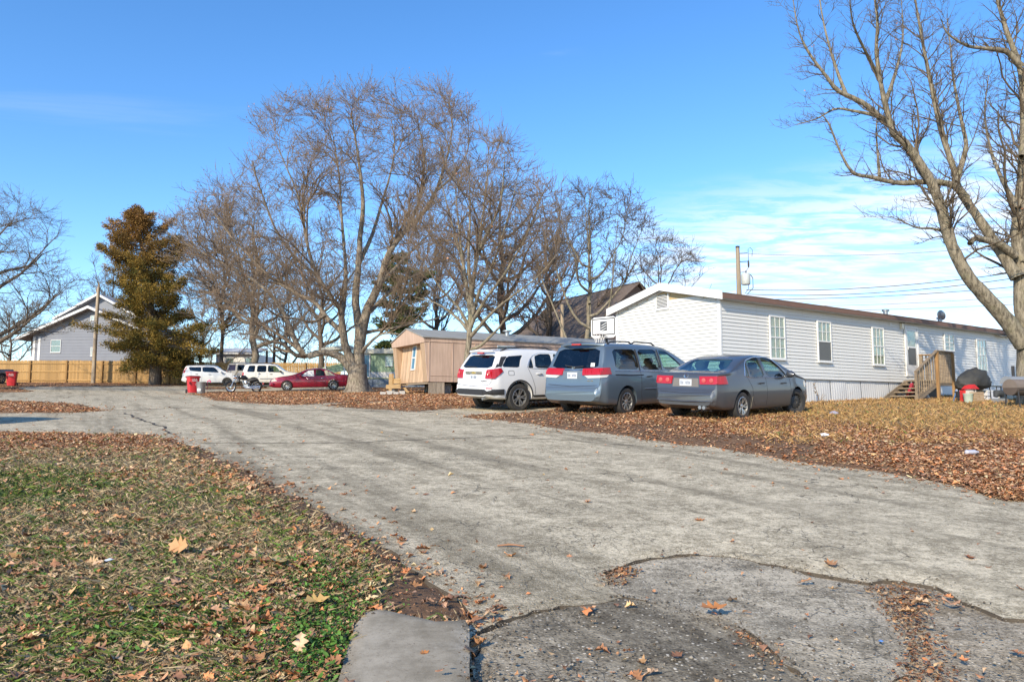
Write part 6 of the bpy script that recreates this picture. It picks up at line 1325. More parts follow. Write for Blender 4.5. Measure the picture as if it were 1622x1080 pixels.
def settle(root, wb, track, heading, lift=0.0):
    """stand the four wheels on the ground"""
    x, y = root.location[:2]; f = Vector((math.cos(heading), math.sin(heading))); l = Vector((-f.y, f.x)); z = {}
    for a in (0, 1):
        for b in (-1, 1): q = Vector((x, y)) + f * wb * a + l * b * track / 2; z[a, b] = hgt(q.x, q.y)
    zr, zf = (z[0, -1] + z[0, 1]) / 2, (z[1, -1] + z[1, 1]) / 2; roll = (z[0, 1] + z[1, 1] - z[0, -1] - z[1, -1]) / 2 / track
    root.location.z = zr + lift; root.rotation_euler = (math.atan(roll), -math.atan((zf - zr) / wb), heading)
def place(px, py, Y, heading, track, side=-1):
    p = at(px, py, Y); k = -side * track / 2; return Vector((p.x - math.sin(heading) * k, p.y + math.cos(heading) * k, p.z))
DIRTC = (.20, .165, .125)
# ---- grey sedan
S = dict(L=4.55, W=1.78, raxle=1.02, faxle=3.60, tyre=.318, top=[(0, .58), (.03, .66), (.07, .70), (.10, 1.00), (.18, 1.06), (.62, 1.075), (1.36, 1.40), (1.85, 1.462), (2.4, 1.45), (2.82, 1.36), (3.55, 1.0), (4.2, .86), (4.45, .74), (4.55, .55)],
    belt=[(0, .60), (.1, .90), (.4, .94), (1, .945), (2, .925), (3.4, .90), (4.2, .80), (4.55, .5)], bot=[(0, .34), (.3, .24), (1, .20), (3.7, .19), (4.3, .21), (4.55, .30)], half=[(0, .70), (.08, .79), (.3, .865), (1, .89), (3.4, .885), (4.1, .85), (4.4, .74), (4.55, .58)],
    cabin=(.72, 3.35), side=[([(1.18, .96), (1.34, .955), (1.34, 1.30), (1.28, 1.22)], None, None), ([(1.40, .955), (2.02, .94), (1.98, 1.385), (1.65, 1.37), (1.40, 1.30)], None, None), ([(2.13, .94), (3.12, .935), (2.86, 1.16), (2.62, 1.32), (2.42, 1.375), (2.09, 1.39)], None, None)],
    rear=[(-.60, 1.09), (.60, 1.09), (.50, 1.355), (-.50, 1.355)], front=[(-.66, 1.05), (.66, 1.05), (.52, 1.355), (-.52, 1.355)], seats=(1.45, 2.5), wheel=('alloy', 'steel'), spokes=5, steer=R(-18), rearglass=GL_GREEN)
HJ = R(42.8); P_GREY = paint('grey_metallic', (.072, .079, .092), .35, .34, .7, (DIRTC, .25, .80, .50))
c = Car('sedan', 'dusty dark grey sedan parked nearest, with one plain steel front wheel', S, place(1171, 664, 16.5, HJ, 1.54), HJ, P_GREY, GL_GREEN)
for sd, y0, y1 in ((-1, -.78, -.36), (1, .36, .78)):
    tl = c.panel('taillight', [(24, .80), (60, .81), (57, .985), (23, .975)], 'r', sd, .026, M_RED, depth=.04, step=.05)
    for yy in (-.66, -.47): MB().lathe([(.055, 0), (.045, .012), (.01, .016)], 14, Matrix.Translation((c.hit(sd * abs(yy), .885, 'x', -1)[0].x - c.off - .026, sd * abs(yy), .885)) @ Matrix.Rotation(R(-90), 4, 'Y')).build('lamp_ring', plain('pink_lens', (.52, .10, .10), .2), tl, 40)
    c.panel('headlight', [(4.02, .66), (4.42, .60), (4.42, .72), (4.05, .80)], 'y', sd, .01, M_CLEAR, depth=.02, step=.06)
c.panel('plate_recess', [(-.34, .74), (.34, .74), (.32, .93), (-.32, .93)], 'x', -1, .003, plain('dusty_recess', (.17, .16, .15), .8), step=.08); c.plate(0, .83)
em = c.hit(0, .995, 'x', -1)[0]; ex = em.x - c.off - .012; er = Matrix.Translation((ex, 0, .985)) @ Matrix.Rotation(R(-90), 4, 'Y')
mb = MB(); ring = [(math.cos(a) * .052, math.sin(a) * .052) for a in np.linspace(0, 2 * math.pi, 22)]; mb.tube([(ex, y, .985 + z) for y, z in ring], .006, 5, False)
for seg in ([(-.028, .036), (0, .004), (.028, .036)], [(-.042, .018), (-.02, -.038), (0, -.004), (.02, -.038), (.042, .018)]): mb.tube([(ex - .002, y, .985 + z) for y, z in seg], .005, 4)
mb.build('emblem', M_CHROME, c.root, 60)
c.handle(1.72, .80); c.handle(2.78, .78); c.mirror(3.02, .94, P_GREY); c.seam([(2.06, .93), (2.08, .6), (2.05, .30)]); c.seam([(1.25, .93), (1.42, .7), (1.45, .42), (1.55, .30)]); c.seam([(3.22, .88), (3.25, .5), (3.2, .30)])
for sd in (-1, 1): c.edge(c.root, round_poly([(1.12, .94), (3.2, .925), (2.85, 1.19), (2.60, 1.345), (2.38, 1.40), (1.85, 1.405), (1.40, 1.33), (1.26, 1.24)]), 'y', sd, .009, M_CHROME, 'window_trim', .004)
c.line('bumper_seam', [(-.8, .64), (0, .60), (.8, .64)], 'x', -1, .006, M_BLACK); c.line('bumper_strip', [(-.72, .44), (0, .42), (.72, .44)], 'x', -1, .022, P_GREY, .0)
MB().tube([(-c.off - .02, -.42, .30), (-c.off + .2, -.42, .30)], .04, 10).tube([(-c.off - .02, -.52, .30), (-c.off + .2, -.52, .30)], .04, 10).build('exhaust', M_GALV, c.root, 40)
for sd in (-1, 1): c.panel('mud_guard', [(1.36, .24), (1.43, .24), (1.43, .52), (1.38, .50)], 'y', sd, .004, plain('mud', (.30, .26, .18), .95), step=.06)

# ---- blue-grey minivan
S = dict(L=5.10, W=1.96, raxle=1.05, faxle=4.05, tyre=.335, tumble=.24, top=[(0, .60), (.04, .67), (.09, .70), (.12, 1.05), (.20, 1.16), (.42, 1.66), (.50, 1.735), (1.2, 1.765), (2.6, 1.745), (3.2, 1.66), (4.25, 1.10), (4.75, .98), (5.0, .80), (5.10, .55)],
    belt=[(0, .6), (.12, .98), (.4, 1.06), (1, 1.07), (3, 1.02), (4.1, .98), (4.8, .85), (5.1, .5)], bot=[(0, .36), (.3, .26), (1, .20), (4, .19), (4.8, .22), (5.1, .30)], half=[(0, .80), (.08, .88), (.3, .95), (1, .98), (4, .975), (4.6, .92), (4.95, .78), (5.1, .6)],
    cabin=(.28, 3.95), side=[([(.66, 1.12), (1.60, 1.10), (1.60, 1.60), (.66, 1.60)], GL_DARK, None), ([(1.70, 1.10), (2.58, 1.08), (2.52, 1.60), (1.70, 1.60)], GL_MID, None), ([(2.70, 1.08), (3.75, 1.05), (3.55, 1.22), (3.25, 1.42), (2.98, 1.56), (2.64, 1.60)], GL_GREEN, None)],
    rear=[(-.74, 1.14), (.74, 1.14), (.64, 1.62), (-.64, 1.62)], front=[(-.78, 1.14), (.78, 1.14), (.64, 1.60), (-.64, 1.60)], seats=(.95, 1.95, 3.0), spokes=9, rearglass=GL_DARK, gap=.05)
HO = R(45); P_BLUE = paint('slate_blue', (.135, .178, .215), .40, .30, .8, (DIRTC, .30, .62, .45))
c = Car('minivan', 'slate blue minivan with wide red taillights parked between the white SUV and grey sedan', S, place(988, 657, 18.1, HO, 1.69), HO, P_BLUE, GL_DARK)
for sd in (-1, 1):
    tl = c.panel('taillight', [(22, .975), (64, 1.0), (62, 1.16), (22, 1.135)], 'r', sd, .028, M_RED, depth=.045, step=.05)
    c.panel('reverse_light', [(32, .905), (56, .93), (60, .985), (26, .968)], 'r', sd, .022, M_CLEAR, depth=.04, step=.06, parent=tl); c.panel('headlight', [(4.55, .72), (4.95, .66), (4.95, .80), (4.6, .90)], 'y', sd, .01, M_CLEAR, depth=.02, step=.07)
    c.line('sliding_track', [(.62, .985), (1.1, .965), (1.75, .96)], 'y', sd, .014, M_BLACK); c.line('side_moulding', [(1.75, .62), (3.6, .60)], 'y', sd, .014, P_BLUE, .004); c.line('belt_trim', [(.6, 1.075), (1.7, 1.055), (3.9, 1.02)], 'y', sd, .012, M_CHROME, .002)
    for xx, tt in ((1.65, 1.60), (2.62, 1.60)): c.line('pillar_trim', [(xx - .03, 1.08), (xx - .05, tt)], 'y', sd, .022, M_BLACK, .0)
c.plate(0, .965); c.panel('plate_recess', [(-.30, .875), (.30, .875), (.34, 1.075), (-.34, 1.075)], 'x', -1, .003, plain('slate_recess', (.12, .16, .20), .5), step=.08); c.line('tailgate_garnish', [(-.34, 1.09), (.34, 1.09)], 'x', -1, .018, M_CHROME, .0)
ex = c.hit(0, 1.125, 'x', -1)[0].x - c.off - .014; mb = MB(); mb.tube([(ex, y, 1.135 + z) for y, z in [(-.045, .035), (-.05, .04), (.05, .04), (.04, -.04), (-.04, -.04), (-.05, .04)]], .006, 5)
mb.tube([(ex, -.026, 1.163), (ex, -.018, 1.107)], .007, 5); mb.tube([(ex, .026, 1.163), (ex, .018, 1.107)], .007, 5); mb.tube([(ex, -.022, 1.136), (ex, .022, 1.136)], .007, 5); mb.build('emblem', M_CHROME, c.root, 60)
sp = MB().tube([(c.hit(-.66, 1.70, 'x', -1)[0].x - c.off - .04, -.68, 1.70), (.34 - c.off, -.3, 1.728), (.33 - c.off, .3, 1.728), (c.hit(.66, 1.70, 'x', -1)[0].x - c.off - .04, .68, 1.70)], [.035, .04, .04, .035], 8).build('spoiler', P_BLUE, c.root, 60); MB().box((.26 - c.off, -.14, 1.705), (.30 - c.off, .14, 1.745)).build('brake_light', M_RED, c.root)
wx = c.hit(0, 1.18, 'x', -1)[0].x - c.off; MB().tube([(wx - .02, -.30, 1.19), (wx - .03, .0, 1.17), (wx - .02, .28, 1.21)], .014, 6).build('wiper', M_BLACK, c.root); p_ = c.hit(-.55, 1.22, 'x', -1)[0]; c.panel('window_sticker', [(-.62, 1.18), (-.50, 1.18), (-.48, 1.27), (-.60, 1.27)], 'x', -1, .002, M_TRIM, step=.06)
for yy, z_ in ((-.62, .845), (-.52, .845)): q = c.hit(yy, z_, 'x', -1)[0]; MB().box((q.x - c.off - .008, yy - .035, z_ - .014), (q.x - c.off + .01, yy + .035, z_ + .014)).build('badge', M_CHROME, c.root)
c.handle(1.9, .92); c.handle(2.86, .90); c.mirror(3.72, 1.05, P_BLUE, 1.15); c.rails(.7, 1.7, .62); c.rails(1.72, 2.75, .60); c.seam([(1.64, 1.08), (1.66, .9), (1.62, .5), (1.68, .28)]); c.seam([(2.64, 1.07), (2.66, .7), (2.64, .28)]); c.line('tailgate_seam', [(-.86, 1.0), (-.86, .74), (0, .70), (.86, .74), (.86, 1.0)], 'x', -1, .007, M_BLACK)
c.panel('lower_bumper', [(-.84, .38), (.84, .38), (.84, .44), (-.84, .44)], 'x', -1, .004, plain('rusty_sill', (.16, .11, .075), .9), step=.1)

# ---- white SUV
S = dict(L=4.77, W=1.84, raxle=.98, faxle=3.84, tyre=.365, tumble=.26, top=[(0, .62), (.03, .70), (.08, .74), (.11, 1.02), (.17, 1.14), (.42, 1.54), (.50, 1.62), (1.1, 1.675), (2.2, 1.665), (2.75, 1.59), (3.55, 1.16), (4.3, 1.05), (4.6, .90), (4.77, .60)],
    belt=[(0, .62), (.11, .98), (.3, 1.12), (1.1, 1.13), (2, 1.08), (3.4, 1.03), (4.3, .95), (4.77, .55)], bot=[(0, .40), (.25, .32), (1, .26), (3.8, .25), (4.5, .28), (4.77, .36)], half=[(0, .74), (.08, .82), (.3, .89), (1, .92), (3.7, .915), (4.3, .87), (4.6, .76), (4.77, .6)],
    cabin=(.25, 3.4), side=[([(.42, 1.175), (1.00, 1.155), (1.07, 1.36), (1.18, 1.49), (.64, 1.46)], GL_DARK, None), ([(1.30, 1.15), (1.50, 1.14), (1.46, 1.42), (1.38, 1.32)], GL_DARK, None), ([(1.55, 1.14), (2.20, 1.11), (2.18, 1.52), (1.78, 1.52), (1.58, 1.46)], GL_DARK, None), ([(2.30, 1.11), (3.20, 1.07), (2.95, 1.27), (2.68, 1.44), (2.50, 1.51), (2.27, 1.52)], GL_GREEN, None)],
    rear=[(-.72, 1.15), (.72, 1.15), (.60, 1.50), (-.60, 1.50)], front=[(-.72, 1.18), (.72, 1.18), (.60, 1.53), (-.60, 1.53)], seats=(1.6, 2.6), spokes=5, rearglass=GL_DARK, gap=.055)
HE = R(37); P_WHITE = paint('white_paint', (.72, .72, .71), 0, .3, .8, (DIRTC, .30, .55, .25))
c = Car('suv', 'white SUV with dark lower bumper parked left of the slate blue minivan', S, place(820, 652, 20.0, HE, 1.60), HE, P_WHITE, GL_DARK)
for sd in (-1, 1):
    tl = c.panel('taillight', [(34, .87), (50, .87), (62, 1.06), (59, 1.15), (36, 1.10)], 'r', sd, .030, M_RED, depth=.045, step=.05)
    MB().lathe([(.05, 0), (.04, .014), (.01, .018)], 14, Matrix.Translation((c.hit(sd * .72, 1.02, 'x', -1)[0].x - c.off - .028, sd * .72, 1.02)) @ Matrix.Rotation(R(-90), 4, 'Y')).build('lamp_ring', plain('pink_lens', (.52, .10, .10), .2), tl, 40)
    c.panel('pillar_cover', [(.22, 1.17), (.41, 1.175), (.63, 1.46), (.45, 1.45)], 'y', sd, .004, M_BLACK, step=.08)
    c.panel('cladding', [(1.42, .28), (3.42, .27), (3.42, .38), (1.42, .40)], 'y', sd, .006, M_BLACK, depth=.02, step=.15); c.panel('reflector', [(38, .60), (46, .60), (46, .63), (38, .63)], 'r', sd, .008, M_RED, step=.04)
    c.panel('headlight', [(4.25, .80), (4.62, .74), (4.6, .86), (4.3, .96)], 'y', sd, .01, M_CLEAR, depth=.02, step=.07); c.edge(c.root, round_poly([(1.24, 1.13), (3.26, 1.05), (2.95, 1.29), (2.66, 1.47), (2.48, 1.545), (1.76, 1.55), (1.52, 1.48), (1.38, 1.36)]), 'y', sd, .009, M_CHROME, 'window_trim', .002)
    c.panel('wheel_arch', round_poly([(.98 + math.cos(a) * rr_, .365 + math.sin(a) * rr_) for rr_, aa in ((.425, np.linspace(-.05, 3.2, 16)), (.465, np.linspace(3.2, -.05, 16))) for a in aa]), 'y', sd, .004, M_BLACK, step=.3)
c.panel('bumper_cladding', [(-64, .435), (64, .435), (64, .585), (-64, .585)], 'r', 1, .030, M_BLACK, depth=.05, step=.06); c.plate(0, .90); c.panel('plate_recess', [(-.32, .80), (.32, .80), (.34, .985), (-.34, .985)], 'x', -1, .003, plain('white_recess', (.55, .55, .55), .5), step=.08)
q = c.hit(0, 1.02, 'x', -1)[0].x - c.off; gr = MB().box((q - .035, -.40, .985), (q + .01, .40, 1.055)).build('chrome_garnish', M_CHROME, c.root); MB().add([(q - .045, y, 1.02 + z) for y, z in [(-.09, -.018), (-.03, -.018), (-.03, -.032), (.03, -.032), (.03, -.018), (.09, -.018), (.075, .018), (.03, .018), (.03, .032), (-.03, .032), (-.03, .018), (-.075, .018)]] + [(q - .034, y, 1.02 + z) for y, z in [(-.09, -.018), (-.03, -.018), (-.03, -.032), (.03, -.032), (.03, -.018), (.09, -.018), (.075, .018), (.03, .018), (.03, .032), (-.03, .032), (-.03, .018), (-.075, .018)]], [tuple(range(12)), tuple(range(23, 11, -1))] + [(i, 12 + i, 12 + (i + 1) % 12, (i + 1) % 12) for i in range(12)]).build('emblem', plain('gold_emblem', (.65, .45, .12), .3, .7), gr)
q = c.hit(-.50, .80, 'x', -1)[0].x - c.off; text_part('EQUINOX', 'model_lettering', c.root, plain('grey_letter', (.25, .25, .26), .4), .06, (q - .012, -.50, .80), (R(90), 0, R(-90)))
MB().box((.30 - c.off, -.13, 1.535), (.36 - c.off, .13, 1.575)).build('brake_light', M_RED, c.root); wx = c.hit(0, 1.18, 'x', -1)[0].x - c.off; MB().tube([(wx - .02, -.02, 1.17), (wx - .03, .3, 1.18), (wx - .02, .52, 1.20)], .014, 6).build('wiper', M_BLACK, c.root)
MB().tube([(.36 - c.off, -.56, 1.60), (.30 - c.off, 0, 1.63), (.36 - c.off, .56, 1.60)], [.03, .035, .03], 8).build('spoiler', P_WHITE, c.root, 60)
c.handle(1.55, .98, mat=P_WHITE); c.handle(2.45, .96, mat=P_WHITE); c.mirror(3.15, 1.08, P_WHITE, 1.1); c.rails(.55, 2.35, .60); c.seam([(2.25, 1.1), (2.27, .8), (2.24, .42)]); c.seam([(1.30, 1.12), (1.40, .9), (1.50, .62), (1.52, .42)]); c.line('tailgate_seam', [(-.80, .98), (-.82, .80), (-.74, .70), (0, .66), (.74, .70), (.82, .80), (.80, .98)], 'x', -1, .007, M_BLACK)
c.edge(c.root, round_poly([(.62, .95), (.80, .95), (.80, 1.07), (.62, 1.07)]), 'y', -1, .006, M_BLACK, 'fuel_door')
for y_ in (-.5,): MB().tube([(-c.off + .02, y_, .33), (-c.off + .25, y_, .35)], .035, 8).build('exhaust', M_GALV, c.root, 40)
# ---- red sedan with a cream vinyl roof
S = dict(L=5.27, W=1.90, raxle=1.22, faxle=4.16, tyre=.335, top=[(0, .62), (.04, .72), (.08, .98), (.2, 1.02), (1.05, 1.04), (1.55, 1.36), (1.95, 1.455), (2.6, 1.45), (3.0, 1.37), (3.75, 1.03), (4.6, .93), (5.1, .80), (5.22, .68), (5.27, .5)],
    belt=[(0, .6), (.1, .88), (.4, .93), (3.6, .94), (4.8, .82), (5.27, .5)], bot=[(0, .34), (.3, .24), (1, .20), (4.3, .19), (5, .22), (5.27, .3)], half=[(0, .78), (.08, .86), (.3, .92), (1, .95), (4.2, .945), (4.8, .90), (5.15, .78), (5.27, .62)],
    cabin=(1.15, 3.55), side=[([(1.75, .97), (2.36, .965), (2.34, 1.37), (2.0, 1.36), (1.82, 1.25)], GL_MID, None), ([(2.46, .965), (3.38, .96), (3.05, 1.18), (2.82, 1.33), (2.44, 1.38)], GL_MID, None)],
    rear=[(-.62, 1.07), (.62, 1.07), (.52, 1.36), (-.52, 1.36)], front=[(-.68, 1.08), (.68, 1.08), (.54, 1.36), (-.54, 1.36)], seats=(1.9, 2.9), spokes=9, int=M_INTL)
HC = R(194); P_RED = paint('crimson', (.30, .012, .035), .25, .28, .9)
c = Car('sedan', 'crimson sedan with cream vinyl roof half hidden by the big trunk', S, place(528, 620, 48.6, HC, 1.62, 1), HC, P_RED, GL_MID)
M_VIN = plain('cream_vinyl', (.46, .42, .33), .8, var=.1)
c.panel('vinyl_roof', [(1.12, -.60), (1.5, -.56), (2.75, -.50), (2.95, -.52), (2.95, .52), (2.75, .50), (1.5, .56), (1.12, .60)], 'z', 1, .008, M_VIN, depth=.01)
for sd in (-1, 1):
    c.panel('vinyl_pillar', [(1.10, .97), (1.70, .975), (1.80, 1.28), (2.0, 1.40), (1.75, 1.41), (1.42, 1.26)], 'y', sd, .008, M_VIN, step=.1); c.panel('headlight', [(4.78, .66), (5.14, .60), (5.12, .74), (4.9, .82)], 'y', sd, .012, M_CLEAR, depth=.03, step=.07); c.panel('taillight', [(.03, .62), (.16, .62), (.14, .9), (.08, .9)], 'y', sd, .01, M_RED, depth=.02, step=.06)
    y0, y1 = sorted((sd * .46, sd * .72)); c.panel('headlight', [(y0, .62), (y1, .62), (y1, .78), (y0, .78)], 'x', 1, .012, M_CLEAR, depth=.03, step=.07); c.line('side_moulding', [(.5, .60), (1.0, .60)], 'y', sd, .012, M_CHROME); c.line('side_moulding', [(1.75, .60), (3.6, .60)], 'y', sd, .012, M_CHROME); c.line('belt_trim', [(.3, .965), (3.4, .955)], 'y', sd, .01, M_CHROME)
c.panel('grille', [(-.42, .54), (.42, .54), (.46, .76), (-.46, .76)], 'x', 1, .006, M_BLACK, step=.1)
for k in range(9): y_ = -.36 + k * .09; c.line('grille_bar', [(y_, .55), (y_, .75)], 'x', 1, .014, M_CHROME, .012)
c.plate(0, .44, 1, marks=False); c.handle(1.82, .80, mat=M_CHROME); c.handle(2.72, .79, mat=M_CHROME); c.mirror(3.3, .96, P_RED); c.seam([(2.41, .95), (2.43, .6), (2.40, .3)]); c.seam([(3.42, .93), (3.46, .6), (3.42, .3)]); c.seam([(1.62, .95), (1.72, .7), (1.74, .32)])
c.panel('white_sheet', [(2.44, .93), (3.30, .94), (3.0, 1.18), (2.80, 1.31), (2.48, 1.33)], 'y', 1, .022, plain('white_cloth', (.70, .71, .73), .9, var=.12, scale=9), depth=.02, step=.09)['label'] = 'white sheet hung over the front window'
# ---- white boxy hatchback
S = dict(L=4.14, W=1.80, raxle=.72, faxle=3.29, tyre=.325, tumble=.2, top=[(0, .58), (.05, .66), (.08, .95), (.14, 1.12), (.26, 1.50), (.36, 1.585), (1.0, 1.61), (2.2, 1.60), (2.55, 1.52), (3.15, 1.10), (3.75, 1.02), (4.0, .86), (4.14, .55)],
    belt=[(0, .58), (.1, 1.0), (.3, 1.10), (1.6, 1.02), (3, .98), (3.8, .90), (4.14, .5)], bot=[(0, .38), (.3, .28), (.8, .22), (3.4, .21), (3.9, .25), (4.14, .32)], half=[(0, .74), (.08, .82), (.3, .88), (1, .90), (3.2, .895), (3.7, .86), (4.0, .76), (4.14, .6)],
    cabin=(.22, 3.0), side=[([(.62, 1.18), (1.42, 1.10), (1.40, 1.47), (.50, 1.46)], GL_DARK, None), ([(1.50, 1.10), (2.72, 1.05), (2.42, 1.38), (2.28, 1.46), (1.48, 1.47)], GL_DARK, None)],
    rear=[(-.58, 1.12), (.58, 1.12), (.54, 1.48), (-.54, 1.48)], front=[(-.68, 1.12), (.68, 1.12), (.58, 1.48), (-.58, 1.48)], seats=(1.0, 2.0), wheel=('cover', 'steel'), rearglass=GL_DARK)
HK = R(17); c = Car('hatchback', 'boxy white hatchback parked by the fence behind the red bin', S, place(303, 612, 56.5, HK, 1.56), HK, P_WHITE, GL_DARK)
for sd in (-1, 1):
    y0, y1 = sorted((sd * .64, sd * .80)); c.panel('taillight', [(y0, .98), (y1, .95), (y1 - .02 * sd, 1.45), (y0, 1.45)], 'x', -1, .014, M_RED, depth=.03, step=.08); c.panel('taillight', [(.12, 1.02), (.24, 1.02), (.38, 1.42), (.28, 1.46)], 'y', sd, .012, M_RED, depth=.02, step=.08); c.panel('headlight', [(3.6, .84), (3.95, .78), (3.9, .92), (3.65, .99)], 'y', sd, .01, M_CLEAR, depth=.02, step=.08)
    c.line('side_sill', [(1.1, .26), (2.9, .25)], 'y', sd, .05, M_BLACK); c.line('vent', [(2.95, .96), (3.2, .97)], 'y', sd, .02, M_BLACK)
c.panel('bumper', [(-.72, .40), (.72, .40), (.62, .70), (-.62, .70)], 'x', -1, .01, plain('grey_bumper', (.20, .20, .21), .6), depth=.03, step=.12); c.plate(.0, .58, -1, marks=False); c.handle(1.0, .93); c.handle(1.95, .90); c.mirror(2.85, 1.04, P_WHITE); c.seam([(1.46, 1.08), (1.48, .7), (1.45, .3)]); c.panel('brake_light', [(-.12, 1.525), (.12, 1.525), (.12, 1.56), (-.12, 1.56)], 'x', -1, .02, M_RED, depth=.03, step=.06)
# ---- older white SUV
S = dict(L=4.43, W=1.82, raxle=.95, faxle=3.60, tyre=.36, tumble=.2, top=[(0, .62), (.05, .70), (.08, 1.0), (.13, 1.14), (.30, 1.66), (.40, 1.74), (1.0, 1.765), (2.3, 1.74), (2.6, 1.66), (3.2, 1.16), (3.9, 1.08), (4.25, .98), (4.4, .72), (4.43, .55)],
    belt=[(0, .62), (.1, 1.04), (.3, 1.12), (3, 1.08), (4, 1.0), (4.43, .5)], bot=[(0, .45), (.3, .38), (1, .32), (3.7, .31), (4.2, .34), (4.43, .42)], half=[(0, .80), (.08, .86), (.3, .90), (1, .91), (3.6, .905), (4.1, .86), (4.35, .78), (4.43, .68)],
    cabin=(.26, 3.05), side=[([(.46, 1.16), (1.0, 1.15), (1.04, 1.62), (.60, 1.62)], GL_DARK, 'b'), ([(1.16, 1.15), (1.84, 1.14), (1.84, 1.62), (1.20, 1.62)], GL_DARK, 'b'), ([(1.96, 1.14), (2.92, 1.12), (2.6, 1.48), (2.46, 1.60), (1.96, 1.62)], GL_GREEN, 'b')],
    rear=[(-.66, 1.16), (.66, 1.16), (.60, 1.62), (-.60, 1.62)], front=[(-.70, 1.2), (.70, 1.2), (.62, 1.62), (-.62, 1.62)], seats=(1.3, 2.2), rearglass=GL_DARK)
HB = R(12); c = Car('suv', 'older white SUV with roof rails behind the motorcycle', S, place(402, 613, 55.5, HB, 1.58), HB, paint('ivory_paint', (.66, .65, .60), 0, .35, .6, (DIRTC, .35, .7, .35)), GL_DARK)
for sd in (-1, 1): y0, y1 = sorted((sd * .62, sd * .80)); c.panel('taillight', [(y0, .86), (y1, .86), (y1, 1.14), (y0, 1.14)], 'x', -1, .012, M_RED, depth=.03, step=.08); c.panel('taillight', [(.08, .86), (.22, .88), (.24, 1.12), (.14, 1.12)], 'y', sd, .012, M_RED, depth=.02, step=.08); c.line('cladding', [(.1, .66), (.55, .66)], 'y', sd, .035, M_GALV); c.line('cladding', [(1.4, .64), (3.15, .63)], 'y', sd, .035, M_GALV); c.panel('headlight', [(4.0, .8), (4.3, .78), (4.3, .92), (4.05, .94)], 'y', sd, .01, M_CLEAR, step=.08)
c.handle(1.25, 1.0); c.handle(2.1, .98); c.mirror(2.9, 1.12, M_BLACK); c.rails(.6, 2.3, .58, h=.07); c.plate(0, .72, -1, marks=False); c.seam([(1.10, 1.13), (1.12, .7), (1.14, .4)]); c.seam([(1.9, 1.12), (1.92, .7), (1.9, .4)])
# ---- grey van between them, seen from behind
S = dict(L=4.9, W=1.95, raxle=1.0, faxle=3.9, tyre=.33, tumble=.16, top=[(0, .55), (.05, .62), (.08, 1.0), (.12, 1.2), (.20, 1.72), (.30, 1.80), (1.2, 1.83), (3.0, 1.80), (3.4, 1.70), (4.2, 1.15), (4.6, 1.0), (4.9, .55)],
    belt=[(0, .55), (.1, 1.05), (.4, 1.10), (4, 1.05), (4.9, .5)], bot=[(0, .36), (.3, .28), (4.5, .22), (4.9, .3)], half=[(0, .86), (.08, .92), (.3, .96), (4, .97), (4.7, .85), (4.9, .65)],
    cabin=(.2, 3.9), side=[([(.5, 1.14), (1.9, 1.12), (1.9, 1.66), (.55, 1.66)], GL_DARK, None), ([(2.05, 1.12), (3.6, 1.10), (3.1, 1.62), (2.05, 1.66)], GL_DARK, None)], rear=[(-.72, 1.2), (-.06, 1.2), (-.06, 1.66), (-.68, 1.66)], front=[(-.7, 1.2), (.7, 1.2), (.6, 1.64), (-.6, 1.64)], seats=(1.5,), rearglass=GL_DARK)
HV = R(78); pv_ = at(384, 610, 58.8); c = Car('van', 'dull grey van seen from behind between the two white cars', S, pv_, HV, paint('dull_grey', (.23, .225, .215), .1, .6, .2), GL_DARK)
c.panel('rear_pane', [(.10, 1.2), (.74, 1.2), (.70, 1.66), (.10, 1.66)], 'x', -1, .006, plain('purple_black_glass', (.03, .025, .05), .15), step=.15); c.panel('door_divider', [(-.05, .7), (.06, .7), (.06, 1.74), (-.05, 1.74)], 'x', -1, .012, M_TRIM, step=.2); c.panel('decal', [(.28, .86), (.50, .86), (.46, 1.02), (.30, 1.04)], 'x', -1, .008, M_TRIM, step=.1)
for sd in (-1, 1): y0, y1 = sorted((sd * .80, sd * .90)); c.panel('taillight', [(y0, .9), (y1, .9), (y1, 1.2), (y0, 1.2)], 'x', -1, .012, M_RED, depth=.03, step=.1)
c.plate(.0, .6, -1, marks=False)
# ---- pickup truck at the left edge, nose to the camera
S = dict(L=5.5, W=2.0, raxle=1.2, faxle=4.7, tyre=.39, tumble=.2, top=[(0, .75), (.05, 1.05), (.12, 1.12), (1.9, 1.13), (2.0, 1.55), (2.15, 1.82), (2.5, 1.88), (3.4, 1.87), (3.65, 1.80), (4.15, 1.30), (5.2, 1.18), (5.4, 1.05), (5.5, .7)],
    belt=[(0, .75), (.1, 1.08), (2, 1.15), (4, 1.17), (5.2, 1.05), (5.5, .6)], bot=[(0, .5), (.5, .42), (5, .36), (5.5, .42)], half=[(0, .92), (.1, .97), (1, 1.0), (4.9, 1.0), (5.3, .95), (5.5, .86)], cabin=(2.0, 4.05),
    side=[([(2.2, 1.22), (2.9, 1.22), (2.9, 1.72), (2.26, 1.72)], GL_DARK, None), ([(3.0, 1.22), (3.85, 1.22), (3.55, 1.68), (3.4, 1.74), (3.0, 1.74)], GL_GREEN, None)], front=[(-.76, 1.33), (.76, 1.33), (.66, 1.74), (-.66, 1.74)], seats=(3.0,), gap=.07)
HP = R(-100); pp = at(-14, 610, 58.0); c = Car('pickup_truck', 'blue-grey pickup truck at the left edge behind the red bin', S, pp, HP, paint('blue_grey_paint', (.16, .19, .23), .2, .35, .7), GL_MID, 'truck')
c.panel('grille', [(-.55, .78), (.55, .78), (.58, 1.04), (-.58, 1.04)], 'x', 1, .01, M_BLACK, depth=.02, step=.12); c.line('grille_bar', [(-.56, .91), (.56, .91)], 'x', 1, .03, M_CHROME, .01); c.panel('bumper', [(-.84, .46), (.84, .46), (.84, .68), (-.84, .68)], 'x', 1, .03, M_BLACK, depth=.08, step=.15); c.mirror(3.85, 1.28, M_BLACK, 1.3)
